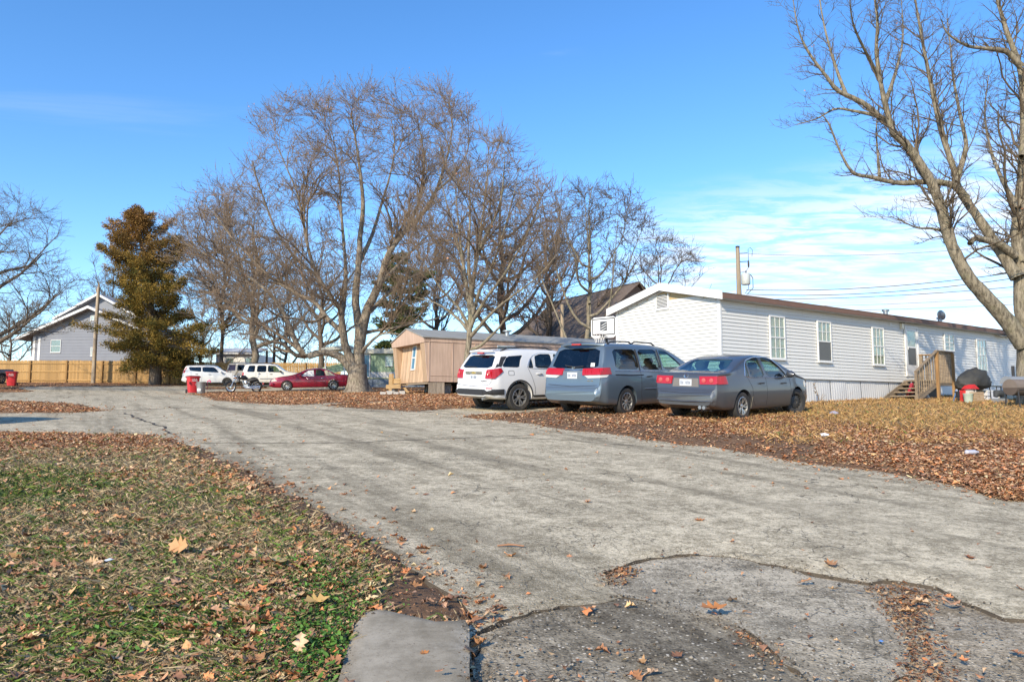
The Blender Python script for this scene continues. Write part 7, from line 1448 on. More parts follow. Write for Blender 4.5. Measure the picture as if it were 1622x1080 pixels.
for sd in (-1, 1): y0, y1 = sorted((sd * .60, sd * .86)); c.panel('headlight', [(y0, .84), (y1, .84), (y1, 1.04), (y0, 1.04)], 'x', 1, .012, M_CLEAR, depth=.03, step=.08)
# ---- car standing just beyond the left edge, whose shadow falls on the drive
S = dict(L=4.55, W=1.78, raxle=1.02, faxle=3.60, tyre=.318, top=[(0, .58), (.07, .70), (.10, 1.00), (.62, 1.075), (1.36, 1.40), (1.85, 1.462), (2.4, 1.45), (2.82, 1.36), (3.55, 1.0), (4.2, .86), (4.45, .74), (4.55, .55)], belt=[(0, .60), (.1, .90), (.4, .94), (3.4, .90), (4.2, .80), (4.55, .5)], bot=[(0, .34), (.3, .24), (4.3, .21), (4.55, .30)], half=[(0, .70), (.3, .865), (3.4, .885), (4.1, .85), (4.55, .58)],
    cabin=(.72, 3.35), side=[([(1.25, .96), (2.02, .94), (1.98, 1.385), (1.45, 1.33)], GL_MID, None), ([(2.13, .94), (3.12, .935), (2.62, 1.32), (2.09, 1.39)], GL_MID, None)], rear=[(-.60, 1.09), (.60, 1.09), (.50, 1.355), (-.50, 1.355)], front=[(-.66, 1.05), (.66, 1.05), (.52, 1.355), (-.52, 1.355)], seats=(1.45, 2.5))
HX = R(172); c = Car('sedan', 'plain silver sedan on the drive just outside the left edge', S, (-13.5, 17.3, 0), HX, paint('silver_paint', (.36, .37, .38), .5, .35, .7), GL_MID)
for sd in (-1, 1): y0, y1 = sorted((sd * .4, sd * .72)); c.panel('taillight', [(y0, .8), (y1, .8), (y1, .97), (y0, .97)], 'x', -1, .012, M_RED, depth=.02, step=.08); c.panel('headlight', [(4.02, .66), (4.42, .60), (4.42, .72), (4.05, .80)], 'y', sd, .01, M_CLEAR, depth=.02, step=.08)
c.mirror(3.02, .94, MATS['silver_paint']); c.handle(1.72, .80); c.handle(2.78, .78)

# ---- motorcycle
ms = G(390, 620.5); ms = at(391, 619, 46.5); HM = R(188); moto = thing('motorcycle', 'black and chrome cruiser motorcycle with raked fork and small windshield', 'motorcycle', (ms.x, ms.y, hgt(ms.x, ms.y) + .01), HM)
def spoke_wheel(x, r, w):
    e = bpy.data.objects.new('wheel', None); COL.objects.link(e); e.parent = moto; e.location = (x, 0, r); e.rotation_euler = (R(90), 0, 0); n = 28
    mb = MB(); mb.lathe([(r - .09, -w * .7), (r - .03, -w), (r, -w * .4), (r, w * .4), (r - .03, w), (r - .09, w * .7), (r - .09, -w * .7)], n, None, False); mb.build('tyre', M_TYRE, e, 50)
    mb = MB(); mb.lathe([(r - .09, -w * .6), (r - .11, -w * .5), (r - .11, w * .5), (r - .09, w * .6)], n, None, False); mb.lathe([(.05, -.06), (.05, .06)], 10); rm_ = mb.build('rim', M_CHROME, e, 50)
    for k in range(16): a = 2 * math.pi * k / 16; MB().tube([(math.cos(a) * .04, math.sin(a) * .04, 0), (math.cos(a) * (r - .1), math.sin(a) * (r - .1), 0)], .006, 4).build('spoke', M_CHROME, rm_)
spoke_wheel(.98, .33, .055); spoke_wheel(-.58, .32, .075); M_MB = plain('black_gloss', (.012, .012, .014), .12, var=.1)
for sd in (-1, 1): MB().tube([(.98, sd * .09, .33), (.74, sd * .09, .82), (.62, sd * .09, 1.04)], [.028, .024, .022], 8).build('fork', M_CHROME, moto, 50)
MB().tube([(.60, -.40, 1.14), (.52, -.30, 1.16), (.62, -.08, 1.05), (.62, .08, 1.05), (.52, .30, 1.16), (.40, .40, 1.12)], .016, 8).build('handlebar', M_CHROME, moto, 50)
MB().tube([(.56, 0, .92), (.40, 0, .95), (.15, 0, .92), (-.02, 0, .84)], [.06, .14, .15, .08], 12).build('fuel_tank', M_MB, moto, 60); MB().tube([(0, 0, .80), (-.2, 0, .76), (-.38, 0, .80), (-.62, 0, .84)], [.08, .15, .14, .07], 10).build('seat', M_BLACK, moto, 60)
MB().tube([(.50, 0, .95), (.30, 0, .30), (-.20, 0, .28), (-.25, 0, .70), (-.58, 0, .34)], .03, 8).build('frame', M_BLACK, moto, 50)
MB().lathe([(.13, -.17), (.16, -.12), (.16, .12), (.13, .17)], 16, Matrix.Translation((.02, 0, .40)) @ Matrix.Rotation(R(90), 4, 'X')).build('crankcase', M_GALV, moto, 40)
for a, xx in ((R(22), .14), (R(-24), -.02)):
    cy = MB()
    for k in range(7): cy.lathe([(.085, .14 + k * .035), (.085, .155 + k * .035)], 12, Matrix.Translation((xx, 0, .38)) @ Matrix.Rotation(a, 4, 'Y'))
    cy.lathe([(.06, .1), (.06, .42)], 10, Matrix.Translation((xx, 0, .38)) @ Matrix.Rotation(a, 4, 'Y')); cy.build('cylinder', M_GALV, moto, 40)
MB().lathe([(.10, -.02), (.11, .02), (.05, .05)], 14, Matrix.Translation((.05, .16, .62)) @ Matrix.Rotation(R(-90), 4, 'X')).build('air_cleaner', M_CHROME, moto, 40)
for z in (.26, .36): MB().tube([(.20, .15, .42), (.05, .18, .28), (-.3, .19, z), (-.85, .19, z + .03)], [.03, .035, .04, .045], 8).build('exhaust', M_CHROME, moto, 50)
def fender(x, r, a0, a1, w, name):
    mb = MB(); n = 12
    for i in range(n + 1):
        a = a0 + (a1 - a0) * i / n
        for y, dr in ((-w, -.03), (-w * .6, .0), (w * .6, .0), (w, -.03)): mb.v.append((x + math.cos(a) * (r + dr), y, r_axle + math.sin(a) * (r + dr)))
    for i in range(n):
        for j in range(3): mb.f.append((i * 4 + j, i * 4 + j + 1, i * 4 + j + 5, i * 4 + j + 4))
    mb.build(name, M_MB, moto, 60, fix=False)
r_axle = .33; fender(.98, .37, R(20), R(150), .08, 'fender'); r_axle = .32; fender(-.58, .40, R(10), R(170), .11, 'fender')
MB().lathe([(.02, -.06), (.09, -.02), (.10, .06), (.095, .07)], 14, Matrix.Translation((.76, 0, .96)) @ Matrix.Rotation(R(90), 4, 'Y')).build('headlight', M_CHROME, moto, 40)
for sd in (-1, 1): MB().lathe([(.03, -.03), (.045, 0), (.03, .03)], 10, Matrix.Translation((.68, sd * .19, .90)) @ Matrix.Rotation(R(90), 4, 'Y')).build('turn_signal', M_AMBER, moto, 40)
ws = MB()
for i in range(7):
    for j in range(5): a = (i / 6 - .5) * 2.0; z = j / 4; ws.v.append((.80 - .20 * z - .10 * (1 - math.cos(a)), math.sin(a) * .26 * (1 - .25 * z), 1.04 + .36 * z))
for i in range(6):
    for j in range(4): ws.f.append((i * 5 + j, (i + 1) * 5 + j, (i + 1) * 5 + j + 1, i * 5 + j + 1))
ws.build('windshield', glass_mat('moto_screen', (.62, .60, .50), .18), moto, 60, fix=False); MB().tube([(-.55, 0, .84), (-.70, 0, 1.02), (-.72, -.02, 1.22)], .014, 6).tube([(-.70, -.10, 1.22), (-.74, .10, 1.24)], .03, 6).build('sissy_bar', M_CHROME, moto, 50); MB().box((-1.02, -.10, .50), (-.96, .10, .62)).build('taillight', M_RED, moto)

# ---- bins and can
M_BIN = plain('red_plastic', (.62, .035, .045), .45, var=.1, scale=3); M_BINL = plain('dark_red_lid', (.20, .03, .035), .5, var=.15)
def cart(label, px, py, Y, rz, lid_open=False):
    q = at(px, py, Y); b = thing('wheeled_bin', label, 'bin', (q.x, Y, hgt(q.x, Y) + .02), rz, 'red wheeled bins'); mb = MB()
    def rr(w, d, z, n=3): return [(sx * w / 2, sy * d / 2, z) for sx, sy in ((-1, -1), (1, -1), (1, 1), (-1, 1))]
    def loft(levels, c=.06):
        m = MB(); k = 0
        for w, d, z in levels:
            for sx, sy in ((-1, -1), (1, -1), (1, 1), (-1, 1)):
                for i in range(3):
                    a = math.atan2(sy, sx) + (i - 1) * .6; m.v.append((sx * (w / 2 - c) + math.cos(a) * c, sy * (d / 2 - c) + math.sin(a) * c, z))
        n = 12
        for l in range(len(levels) - 1):
            for j in range(n): m.f.append((l * n + j, l * n + (j + 1) % n, (l + 1) * n + (j + 1) % n, (l + 1) * n + j))
        m.f.append(tuple(range(n - 1, -1, -1))); m.f.append(tuple((len(levels) - 1) * n + j for j in range(n))); return m
    loft([(.48, .52, .04), (.52, .58, .25), (.60, .70, .82), (.62, .74, .96), (.70, .84, .965), (.70, .84, 1.0)]).build('body', M_BIN, b, 40); loft([(.70, .84, 1.002), (.70, .86, 1.03), (.56, .70, 1.075)], .05).build('lid', M_BINL, b, 40)
    MB().tube([(-.28, .40, .98), (-.28, .50, .97), (.28, .50, .97), (.28, .40, .98)], .018, 6).build('handle', M_BIN, b, 50); MB().box((-.31, -.375, .55), (-.25, -.30, .70)).build('side_grip', M_BINL, b)
    for sd in (-1, 1): MB().lathe([(.03, -.03), (.13, -.03), (.13, .03), (.03, .03)], 18, Matrix.Translation((sd * .30, .30, .13)) @ Matrix.Rotation(R(90), 4, 'Y')).build('wheel', M_BLACK, b, 40)
    text_part('AAA', 'lettering', b, M_TRIM, .15, (.0, -.372, .84), (R(84), 0, 0)); MB().box((-.16, -.366, .74), (.16, -.350, .765)).build('small_print_line', M_TRIM, b); return b
cart('red wheeled bin beside the galvanised can in the middle of the lot', 305, 626, 45.5, R(38)); cart('red wheeled bin at the left edge in front of the pickup', 18, 613, 52.5, R(25))
q = at(318, 626, 45.0); can = thing('trash_can', 'dented galvanised trash can beside the red wheeled bin', 'trash can', (q.x, q.y, hgt(q.x, q.y) + .02)); prof = [(.22, 0), (.225, .02), (.24, .2), (.245, .22), (.255, .42), (.26, .44), (.275, .66), (.285, .68), (.285, .70), (.27, .70), (.25, .60)]
MB().lathe(prof, 20, None, False).build('body', M_GALV, can, 30); mb = MB(); mb.tube([(-.29, 0, .5), (-.33, 0, .5), (-.33, 0, .6), (-.28, 0, .6)], .01, 5); mb.build('handle', M_GALV, can); MB().lathe([(.2, .02), (.2, .5)], 14).build('liner', M_BLACK, can)
MB().add([(math.cos(a) * .262, math.sin(a) * .262, .14 + dz) for dz in (0, .16) for a in np.linspace(R(240), R(290), 6)] , [(i, i + 1, 7 + i, 6 + i) for i in range(5)]).build('white_label', M_TRIM, can, fix=False)
q = at(328, 617, 46.2); MB_ = MB().tube([(0, 0, 0), (0, 0, .62), (.02, 0, .74), (.10, 0, .80), (.18, 0, .76), (.22, 0, .66)], [.012, .012, .03, .045, .04, .02], 8).build('pink_hook', plain('hot_pink', (.80, .08, .22), .5), None, 60, loc=(q.x, q.y, hgt(q.x, q.y))); tag(MB_, 'hot pink curved plastic piece poking up right of the galvanised can', 'plastic piece')

# ---- poles and lines
M_POLE = wood('pole_wood', (.42, .34, .24), (.22, .17, .12), 2, .8)
q = at(147.5, 608, 59.8); pz = hgt(q.x, 59.8); pl = thing('wooden_pole', 'tall bare wooden pole with splintered top in front of the fence', 'pole', (q.x, 59.8, pz)); ht = at(148, 455, 59.8).z - pz
MB().tube([(0, 0, -.2), (0, 0, ht * .5), (.05, 0, ht - .3), (.06, 0, ht)], [.17, .15, .13, .12], 10).build('shaft', M_POLE, pl, 50)
for k, (dx_, h_) in enumerate(((.0, .5), (.12, .32), (-.1, .15))): MB().tube([(dx_, 0, ht - .4), (dx_ + .05 - .08 * k, 0, ht + h_)], [.06, .01], 5).build('splinter', M_POLE, pl)
YP = 40.0; q = at(1171, 470, YP); pz = hgt(q.x, YP); top_ = at(1171, 392, YP).z - pz; tr0, tr1 = at(1171, 451, YP).z - pz, at(1171, 434, YP).z - pz
up = thing('utility_pole', 'utility pole with grey transformer behind the white home', 'utility pole', (q.x, YP, pz)); MB().tube([(0, 0, 0), (0, 0, top_ * .6), (-.02, 0, top_)], [.17, .14, .10], 10).build('shaft', M_POLE, up, 50); MB().lathe([(.115, top_ - .02), (.12, top_ + .06), (.02, top_ + .09)], 10, Matrix.Translation((-.02, 0, 0))).build('pole_cap', M_BLACK, up, 40)
MB().lathe([(.22, tr0), (.24, tr0 + .03), (.24, tr1 - .03), (.20, tr1 + .02), (.03, tr1 + .05)], 16, Matrix.Translation((.38, -.02, 0))).build('transformer', plain('transformer_grey', (.50, .53, .50), .5, var=.08), up, 40); MB().lathe([(.03, tr1 + .02), (.035, tr1 + .15), (.02, tr1 + .18)], 8, Matrix.Translation((.40, -.02, 0))).build('bushing', M_BLACK, up)
for zz, ln in ((top_ - .34, .42), (top_ - .80, .45)): MB().tube([(.1, 0, zz), (.1 + ln, 0, zz + .02)], .022, 6).build('insulator_arm', M_BLACK, up)
MB().tube([(.56, 0, top_ - .82), (.56, 0, top_ - .1), (.68, 0, top_ + .0), (.80, 0, top_ - .15), (.76, 0, top_ - .5)], .014, 5).build('jumper_wire', M_BLACK, up); MB().lathe([(.03, -.2), (.05, -.1), (.05, .1), (.03, .2)], 8, Matrix.Translation((.56, 0, top_ - .92))).build('cutout', M_BLACK, up, 40)
MB().tube([(.56, 0, top_ - 1.1), (.4, 0, top_ - 1.35), (.1, 0, top_ - 1.4)], .012, 5).build('jumper_wire', M_BLACK, up); MB().tube([(.62, -.1, tr1 - .05), (.74, -.1, tr1 - .25), (.74, -.1, tr0 - .2), (.45, -.05, tr0 - .5)], .022, 5).build('service_cable', M_BLACK, up); MB().tube([(.50, -.1, tr0), (.48, -.1, tr0 - .25), (.3, -.05, tr0 - .5)], .016, 5).build('service_cable', M_BLACK, up)
M_WIRE = plain('power_wire', (.05, .05, .055), .6)
def wire(label, a, b, sag, rad=.013, ya=YP, yb=31.0):
    p, q_ = at(*a, ya), at(*b, yb); pts = []
    for i in range(17): t_ = i / 16; v = p.lerp(q_, t_) - p; v.z -= sag * 4 * t_ * (1 - t_); pts.append(v)
    tag(MB().tube(pts, rad, 5, False).build('power_line', M_WIRE, None, 60, loc=p), label, 'power line', 'power lines right of the utility pole')
wire('highest thin wire running right from the pole top', (1186, 402), (1800, 362), .5, .010); wire('upper of the thick wires above the white roof', (1182, 459), (1800, 398), .55, .018); wire('second thick wire below the upper thick one', (1182, 466), (1800, 406), .6, .018); wire('lowest thick wire just above the white roof', (1182, 474), (1800, 434), .3, .016); wire('fine wire low over the far end of the white roof', (1182, 484), (1800, 452), .3, .009); wire('lowest fine wire nearest the roof vents', (1182, 492), (1800, 470), .2, .010)
for px, pt, lab, w_ in ((434, 528, 'slim reddish pole beyond the fence left of the twin trunks', .13), (422.5, 556, 'short dark pole beyond the fence by the stout trunk', .11), (891, 482, 'weathered pole standing against the brown shingled roof', .12)):
    Yq = 70 if px < 800 else 47; q = at(px, 570, Yq); zq = hgt(q.x, Yq); po = thing('utility_pole', lab, 'utility pole', (q.x, Yq, zq)); hq = at(px, pt, Yq).z - zq; MB().tube([(0, 0, 0), (0, 0, hq)], [w_ * 1.2, w_ * .9], 8).build('shaft', M_POLE if px > 800 else plain('dark_pole', (.12, .075, .055), .8), po, 50); MB().lathe([(w_ * .95, hq - .02), (w_ * .6, hq + .08)], 8).build('pole_cap', M_BLACK, po)
tag(MB().tube([at(330, 557, 72) - at(330, 557, 72), at(440, 558.5, 72) - at(330, 557, 72), at(560, 556, 72) - at(330, 557, 72)], .03, 5).build('power_line', M_WIRE, None, loc=at(330, 557, 72)), 'thin wire crossing behind the bare trunks beyond the fence', 'power line')

# ---- basketball hoop
YQ = 26.5; q = at(957, 560, YQ); hz0 = hgt(q.x, YQ); hp_ = thing('basketball_hoop', 'white basketball backboard with net on a dark pole behind the minivan', 'basketball hoop', (q.x, YQ, hz0), R(-38)); bz0, bz1 = at(957, 535.5, YQ).z - hz0, at(957, 502, YQ).z - hz0
MB().tube([(0, .30, -.1), (0, .30, 1.5), (0, .12, bz0 + .25)], .05, 8).build('pole', plain('dark_pole_metal', (.06, .065, .07), .5), hp_, 50); bw = .53
MB().tube([(-.25, .5, .12), (.25, .5, .12), (.25, .1, .12), (-.25, .1, .12)], .12, 6).build('base', M_BLACK, hp_, 50)
bp = round_poly([(-bw, bz0), (bw, bz0), (bw, bz1), (-bw, bz1)]); MB().prism(bp, -.02, .03).build('backboard', plain('hoop_white', (.72, .73, .73), .5), hp_); iz0, iz1 = bz0 + .13, bz1 - .07
for a, b in (((-bw + .07, iz0), (bw - .07, iz0)), ((bw - .07, iz0), (bw - .07, iz1)), ((bw - .07, iz1), (-bw + .07, iz1)), ((-bw + .07, iz1), (-bw + .07, iz0))): MB().bar((a[0], -.025, a[1]), (b[0], -.025, b[1]), .03, .014, (0, 1, 0)).build('border_line', M_BLACK, hp_)
cz = (iz0 + iz1) / 2 + .02; MB().box((-.14, -.028, cz - .17), (.14, -.021, cz + .17)).build('target_square', plain('charcoal_print', (.06, .065, .075), .5), hp_)
for k in (-1, 0, 1): MB().bar((-.11 + k * .03, -.031, cz - .08 + k * .1), (.12 + k * .01, -.031, cz + .02 + k * .1), .02, .006, (0, 1, 0)).build('print_streak', M_TRIM, hp_)
rz = bz0 + .10; ring = [(math.cos(a) * .225, -.30 + math.sin(a) * .225, rz) for a in np.linspace(0, 2 * math.pi, 25)]; MB().tube(ring, .011, 6, False).build('rim', plain('dark_rim', (.10, .06, .05), .5), hp_, 60); MB().box((-.07, -.09, rz - .1), (.07, -.02, rz + .03)).build('rim_bracket', M_BLACK, hp_)
for k in range(12):
    a = 2 * math.pi * k / 12
    for tw in (.5, -.5): MB().tube([(math.cos(a + tw * t_) * (.225 - .11 * t_), -.30 + math.sin(a + tw * t_) * (.225 - .11 * t_), rz - .42 * t_) for t_ in (0, .33, .66, 1)], .009, 4, False).build('net_cord', M_TRIM, hp_)

# ---- clutter by the porch
def on_home(x, y): return Vector((C0.x + x * math.cos(ROT_W) - y * math.sin(ROT_W), C0.y + x * math.sin(ROT_W) + y * math.cos(ROT_W), gl(x, y)))
def gpt(px, Y): q = at(px, 635, Y); return Vector((q.x, Y, hgt(q.x, Y)))
YC = 23.6; q = gpt(1543, YC); cg = thing('covered_grill', 'grill under a crumpled black cover right of the porch', 'grill', q, R(25)); mb = MB(); nu, nv = 40, 20; zc0 = at(1543, 606, YC).z - q.z; M_TARP = plain('black_cover', (.045, .045, .042), .7, var=.4, scale=6, bump=.3)
for j in range(nv + 1):
    for i in range(nu):
        u = 2 * math.pi * i / nu; v = math.pi * (j / nv - .5); cxu = math.copysign(abs(math.cos(u)) ** .8, math.cos(u)); p = Vector((cxu * math.cos(v) ** .7 * .66, math.sin(u) * math.cos(v) ** .7 * .34, math.sin(v) * (.36 if v > 0 else .24)))
        p.z += .12 * math.exp(-((p.x - .12) / .28) ** 2) * (v > -.2) - .10 * (p.x < -.3) * (1 + p.x); nzv = mnoise.noise(p * 4.5) * .11 + mnoise.noise(p * 11) * .06; p *= 1 + nzv * 1.4; mb.v.append((p.x, p.y, p.z + zc0))
for j in range(nv):
    for i in range(nu): mb.f.append((j * nu + i, j * nu + (i + 1) % nu, (j + 1) * nu + (i + 1) % nu, (j + 1) * nu + i))
mb.build('cover', M_TARP, cg, 70)
for sx, sy in ((-.45, -.2), (.52, -.2), (-.45, .2), (.52, .2)): MB().tube([(sx * .95, sy, zc0 - .1), (sx * 1.08, sy, 0)], .02, 6).build('leg', M_BLACK, cg)
MB().tube([(-.48, -.2, .22), (.54, -.2, .22)], .012, 5).build('brace', M_BLACK, cg); MB().tube([(.55, 0, zc0 - .02), (.85, -.05, zc0 + .03)], [.05, .03], 6).build('side_shelf', M_BLACK, cg)
def prop(name, label, cat, px, Y, rz=0.0, dz=0.0): v = gpt(px, Y); v.z += dz; return thing(name, label, cat, v, rz)
b = prop('bucket', 'pale green bucket under the red birdhouse roof beside the porch', 'bucket', 1534, 22.9); MB().lathe([(.11, 0), (.14, .30), (.15, .31), (.15, .33), (.13, .33)], 16).build('body', plain('pale_green_plastic', (.50, .58, .48), .5), b, 40); MB().tube([(-.14, 0, .3), (-.1, -.05, .12), (.1, -.05, .12), (.14, 0, .3)], .006, 4).build('handle', M_GALV, b)
b = prop('birdhouse', 'small birdhouse with bright red roof under the black cover', 'birdhouse', 1538, 23.1, R(20), .33); MB().box((-.12, -.1, 0), (.12, .1, .14)).build('box', plain('bird_white', (.60, .58, .52)), b); MB().prism([(-.19, .13), (.19, .13), (0, .27)], -.16, .16).build('roof', plain('bright_red', (.60, .03, .03), .5), b); MB().lathe([(.028, 0), (.028, .01)], 10, Matrix.Translation((.03, -.1, .08)) @ Matrix.Rotation(R(90), 4, 'X')).build('hole', M_BLACK, b)
b = prop('fuel_can', 'upright red fuel can left of the pale green bucket', 'can', 1527, 23.2, R(10)); MB().box((-.07, -.08, 0), (.07, .08, .42)).build('body', plain('bright_red', (.60, .03, .03), .5), b); MB().tube([(0, 0, .42), (.03, 0, .50)], .02, 6).build('spout', M_BLACK, b)
b = prop('brick_stack', 'stack of tan bricks right of the pale green bucket', 'bricks', 1547, 23.0, R(15))
for j in range(5):
    for i in range(2): MB().box((-.2 + i * .2 + .01 * (j % 2), -.1, j * .075), (-.01 + i * .2 + .01 * (j % 2), .1, j * .075 + .068)).build('brick', plain('tan_brick', (.42, .30, .19), .9, var=.3, scale=9), b)
b = prop('cooler', 'white cooler box under the covered grill', 'cooler', 1563, 23.9, R(30)); MB().box((-.32, -.2, 0), (.32, .2, .34)).build('body', plain('cooler_white', (.66, .66, .68), .5), b); MB().box((-.33, -.21, .345), (.33, .21, .40)).build('lid', M_TRIM, b)
b = prop('folding_chair', 'folded silver chair leaning beside the porch foot', 'chair', 1517, 22.7, R(20)); MB().tube([(-.2, 0, .02), (-.05, 0, .45)], .02, 6).build('leg', M_CHROME, b); MB().tube([(-.22, .05, .03), (.30, .0, .04)], .02, 6).build('leg', M_CHROME, b); MB().box((-.1, -.02, .2), (.08, .02, .4)).build('seat', M_BLACK, b)
b = prop('tool_bag', 'small black two-handled bag between covered grill and smoker', 'bag', 1583, 22.6, R(15), .18); MB().tube([(-.14, 0, .05), (-.1, 0, .16), (.1, 0, .16), (.14, 0, .05)], [.06, .11, .11, .06], 8).build('body', plain('black_cloth', (.05, .055, .06), .8), b, 50); MB().tube([(-.08, 0, .22), (-.08, 0, .36), (.08, 0, .36), (.08, 0, .22)], .014, 5).build('handle', M_BLACK, b); MB().box((-.2, -.1, -.2), (.2, .1, -.0)).build('crate', plain('grey_crate', (.25, .26, .27)), b)
b = thing('black_tub', 'upturned black tub lying under the porch stairs', 'tub', on_home(9.65, -.75), ROT_W); MB().lathe([(.42, 0), (.44, .05), (.36, .20), (.2, .26), (.02, .27)], 18, Matrix.Diagonal((1.25, .7, 1, 1))).build('shell', plain('black_tub', (.02, .02, .022), .35), b, 40); MB().tube([(-.5, -.28, .03), (.5, -.28, .06)], .02, 6).build('rim_bar', M_GALV, b)
b = thing('folded_cloth', 'dark red folded cloth leaning under the porch rail', 'cloth', on_home(9.55, -.55), ROT_W); MB().add([(-.25, 0, .15), (.3, 0, .15), (.05, -.05, .62), (-.25, .08, .15), (.3, .08, .15), (.05, .05, .62)], [(0, 1, 2), (5, 4, 3), (0, 3, 4, 1), (1, 4, 5, 2), (2, 5, 3, 0)]).build('cloth', plain('dark_red_cloth', (.30, .02, .04), .8), b); MB().tube([(.05, .02, 0), (.05, .02, .66)], .012, 5).build('stick', M_GALV, b)
b = thing('storage_bin', 'black storage tote in the shade under the porch deck', 'tote', on_home(10.6, -.55), ROT_W); MB().box((-.35, -.25, 0), (.35, .25, .42)).build('body', M_BLACK, b); MB().box((-.37, -.27, .425), (.37, .27, .46)).build('lid', M_BLACK, b)
YSm = 20.4; q = gpt(1617, YSm); sm = thing('barrel_smoker', 'rusty grey barrel smoker grill on legs at the right edge', 'smoker', q, R(18)); M_RUST = plain('rusty_black', (.10, .075, .06), .75, var=.45, scale=5, dirt=((.22, .10, .05), .6)); zb_ = at(1610, 614, YSm).z - q.z; rB = .215
def half_barrel(x0, x1, a0, a1, r, zc, yc=0):
    m = MB(); n = 14
    for x in (x0, x1):
        for i in range(n + 1): a = a0 + (a1 - a0) * i / n; m.v.append((x, yc + math.cos(a) * r, zc + math.sin(a) * r))
    for i in range(n): m.f.append((i, i + 1, n + 2 + i, n + 1 + i))
    m.f.append(tuple(range(n, -1, -1))); m.f.append(tuple(n + 1 + i for i in range(n + 1))); m.f.append((0, n + 1, 2 * n + 1, n)); return m
half_barrel(-.38, .75, R(178), R(362), rB, zb_).build('barrel', M_RUST, sm, 50); half_barrel(-.385, .755, R(-4), R(184), rB + .006, zb_ + .012).build('end_lid', plain('rust_brown_lid', (.20, .16, .13), .7, var=.35, scale=5), sm, 50); half_barrel(-.30, .80, R(0), R(180), rB * .95, zb_ + .12, .16).build('lid', plain('dull_grey_lid', (.26, .28, .30), .5, var=.2), sm, 50)
for sx in (-.3, .62):
    for sy in (-.17, .17): MB().tube([(sx, sy, zb_ - .1), (sx * 1.05, sy * 1.25, 0)], .022, 6).build('leg', M_BLACK, sm)
MB().tube([(.1, .25, zb_ + .3), (.1, .25, zb_ + .62)], .04, 8).build('chimney', M_BLACK, sm); MB().tube([(-.3, -.2, zb_ - .06), (.62, -.2, zb_ - .06)], .014, 5).build('shelf_rail', M_BLACK, sm)
b = thing('stone_heap', 'low heap of pale stones at the wall foot behind the smoker', 'stones', gpt(1590, 24.5)); rs = random.Random(3)
for k in range(9):
    m = MB(); m.lathe([(.02, 0), (.16, .03), (.17, .12), (.10, .19), (.01, .2)], 8, Matrix.Rotation(rs.uniform(0, 6), 4, 'Z')); m.build('stone', plain('pale_stone', (.42, .38, .30), .9, var=.25), b, 50, loc=(rs.uniform(-.5, .6), rs.uniform(-.2, .2), rs.uniform(0, .10)))
# dry stalks against the skirting
q = on_home(4.35, -.28); dw = thing('dry_weed', 'dead brown weed stalks leaning at the white skirting', 'weed', q, ROT_W); M_STALK = plain('dead_stalk', (.24, .17, .10), .9)
for k, (a, b_, h_) in enumerate(((-.28, .02, .66), (.12, -.03, .34), (.28, -.02, .30), (.02, .05, .42))): MB().tube([(0, 0, -.02), (a * .4, b_, h_ * .6), (a, b_ * 2, h_)], [.010, .008, .004], 5).build('stalk', M_STALK, dw)
for k in range(14): t_ = .4 + .6 * rs.random(); p = Vector((-.28 * t_, .02, .66 * t_)); MB().bar(p, p + Vector((rs.uniform(-.08, .08), rs.uniform(-.05, .05), rs.uniform(-.04, .05))), .03, .006).build('seed_head', M_STALK, dw)

# ---- single leaves, twigs and scraps one can point at
def one_leaf(name, label, px, py, size, col, yaw, tilt, lift=0.0, kind='leaf'):
    p = G(px, py); z = p.z
    if pip(np.array([p.x]), np.array([p.y]), slab_out)[0]: z += .066
    elif pip(np.array([p.x]), np.array([p.y]), road_out)[0]: z += .02
    else: z = float(ground_top(np.array([p.x]), np.array([p.y]))[0])
    o = lobed() * size; mb = MB(); n = len(o); mb.v = [(0, 0, .0)] + [(x, y, 1.2 * y * y / size + .5 * x * x / size) for x, y in o]; mb.f = [(0, i + 1, (i + 1) % n + 1) for i in range(n)]; mb.v += [(x, y, zz - .0015) for x, y, zz in mb.v[:]]; mb.f += [(n + 1, n + 1 + (i + 1) % n + 1, n + 1 + i + 1) for i in range(n)]
    ob = mb.build(name, plain('leaf_' + name + '_%d' % px, col, .7, var=.3, scale=30), None, 60, loc=(p.x, p.y, z + lift + .004), rot=(tilt, 0, yaw)); return tag(ob, label, 'leaf')
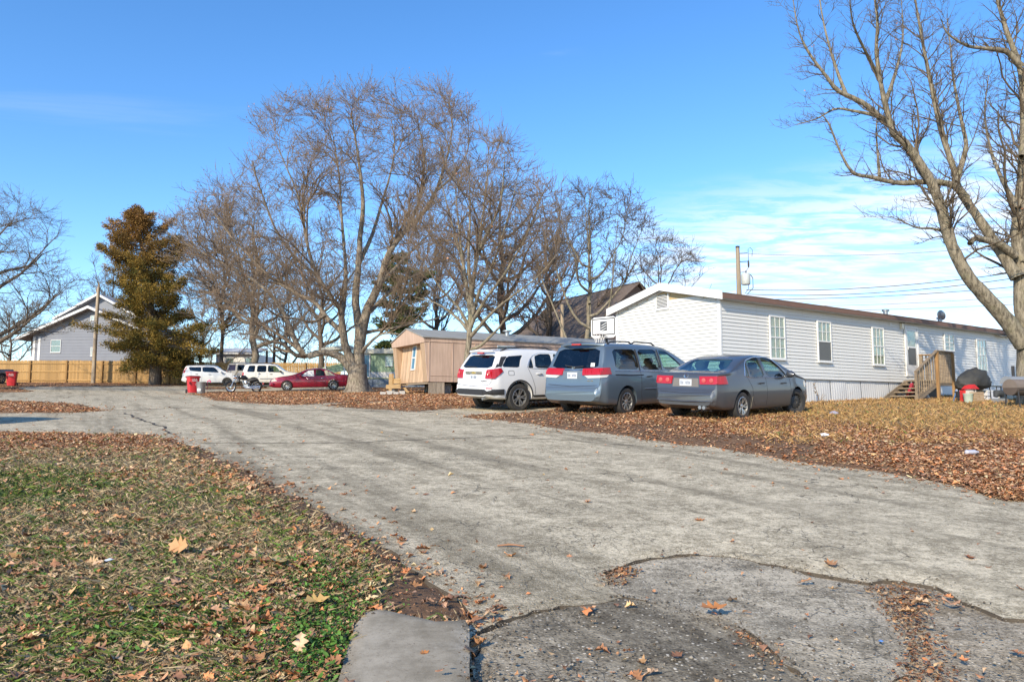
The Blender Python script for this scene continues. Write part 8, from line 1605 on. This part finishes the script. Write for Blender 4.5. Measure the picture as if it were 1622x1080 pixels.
one_leaf('fallen_leaf', 'single orange leaf on the dark patch edge in the foreground', 1130, 978, .17, (.50, .20, .06), .2, .1, .03); one_leaf('fallen_leaf', 'small orange leaf on the concrete slab', 672, 1057, .055, (.55, .22, .06), .8, .2); one_leaf('fallen_leaf', 'large yellow-tan oak leaf lying on the lawn', 437, 926, .20, (.60, .42, .17), 1.9, .25, .05); one_leaf('fallen_leaf', 'tall brown leaf standing upright in the lawn', 284, 897, .20, (.52, .28, .12), -.45, 1.05, .08); one_leaf('fallen_leaf', 'bright tan leaf beside the green weeds near the slab', 500, 985, .15, (.58, .36, .12), .5, .3, .05); one_leaf('fallen_leaf', 'rust leaf on the asphalt just above the pothole', 1108, 828, .11, (.48, .20, .07), .3, .1); one_leaf('fallen_leaf', 'dark leaf on the far right asphalt', 1536, 888, .11, (.34, .13, .05), 1.2, .2)
p = G(808, 871); tag(MB().tube([(-.10, 0, .01), (0, .01, .018), (.11, -.02, .012)], [.006, .008, .005], 6).build('twig', plain('twig_brown', (.34, .17, .09), .8), None, 50, loc=(p.x, p.y, p.z + .025)), 'short brown twig lying on the pale asphalt', 'twig')
for px, py, lab, cl_, sz in ((1307, 699, 'crumpled white paper scrap on the leafy bank', (.75, .75, .76), .09), (173, 911, 'small pale blue scrap in the lawn', (.55, .62, .75), .05), (1396, 1022, 'tiny blue plastic scrap on the worn asphalt patch', (.10, .22, .50), .016), (1322, 661, 'dull lilac rag lying in the dry grass', (.35, .33, .40), .14)):
    p = G(px, py); m = MB(); r9 = random.Random(px); n = 7
    for i in range(n): a = 6.28 * i / n; m.v.append((math.cos(a) * sz * r9.uniform(.6, 1), math.sin(a) * sz * r9.uniform(.5, .9), r9.uniform(0, sz * .5)))
    m.v += [(0, 0, sz * .6), (0, 0, 0)]; m.f = [(i, (i + 1) % n, n) for i in range(n)] + [((i + 1) % n, i, n + 1) for i in range(n)]
    tag(m.build('litter_scrap', plain('scrap_%d' % px, cl_, .6), None, loc=(p.x, p.y, (float(ground_top(np.array([p.x]), np.array([p.y]))[0]) if py < 950 else p.z) + .02)), lab, 'litter')
p = G(1540, 727); tag(MB().lathe([(.02, -.11), (.034, -.10), (.034, .05), (.014, .10), (.014, .12)], 12, Matrix.Rotation(R(90), 4, 'Y')).build('plastic_bottle', plain('clear_plastic', (.55, .55, .62), .15), None, 40, loc=(p.x, p.y, float(ground_top(np.array([p.x]), np.array([p.y]))[0]) + .05), rot=(0, 0, .3)), 'crushed clear plastic bottle in the leaves of the bank', 'bottle')
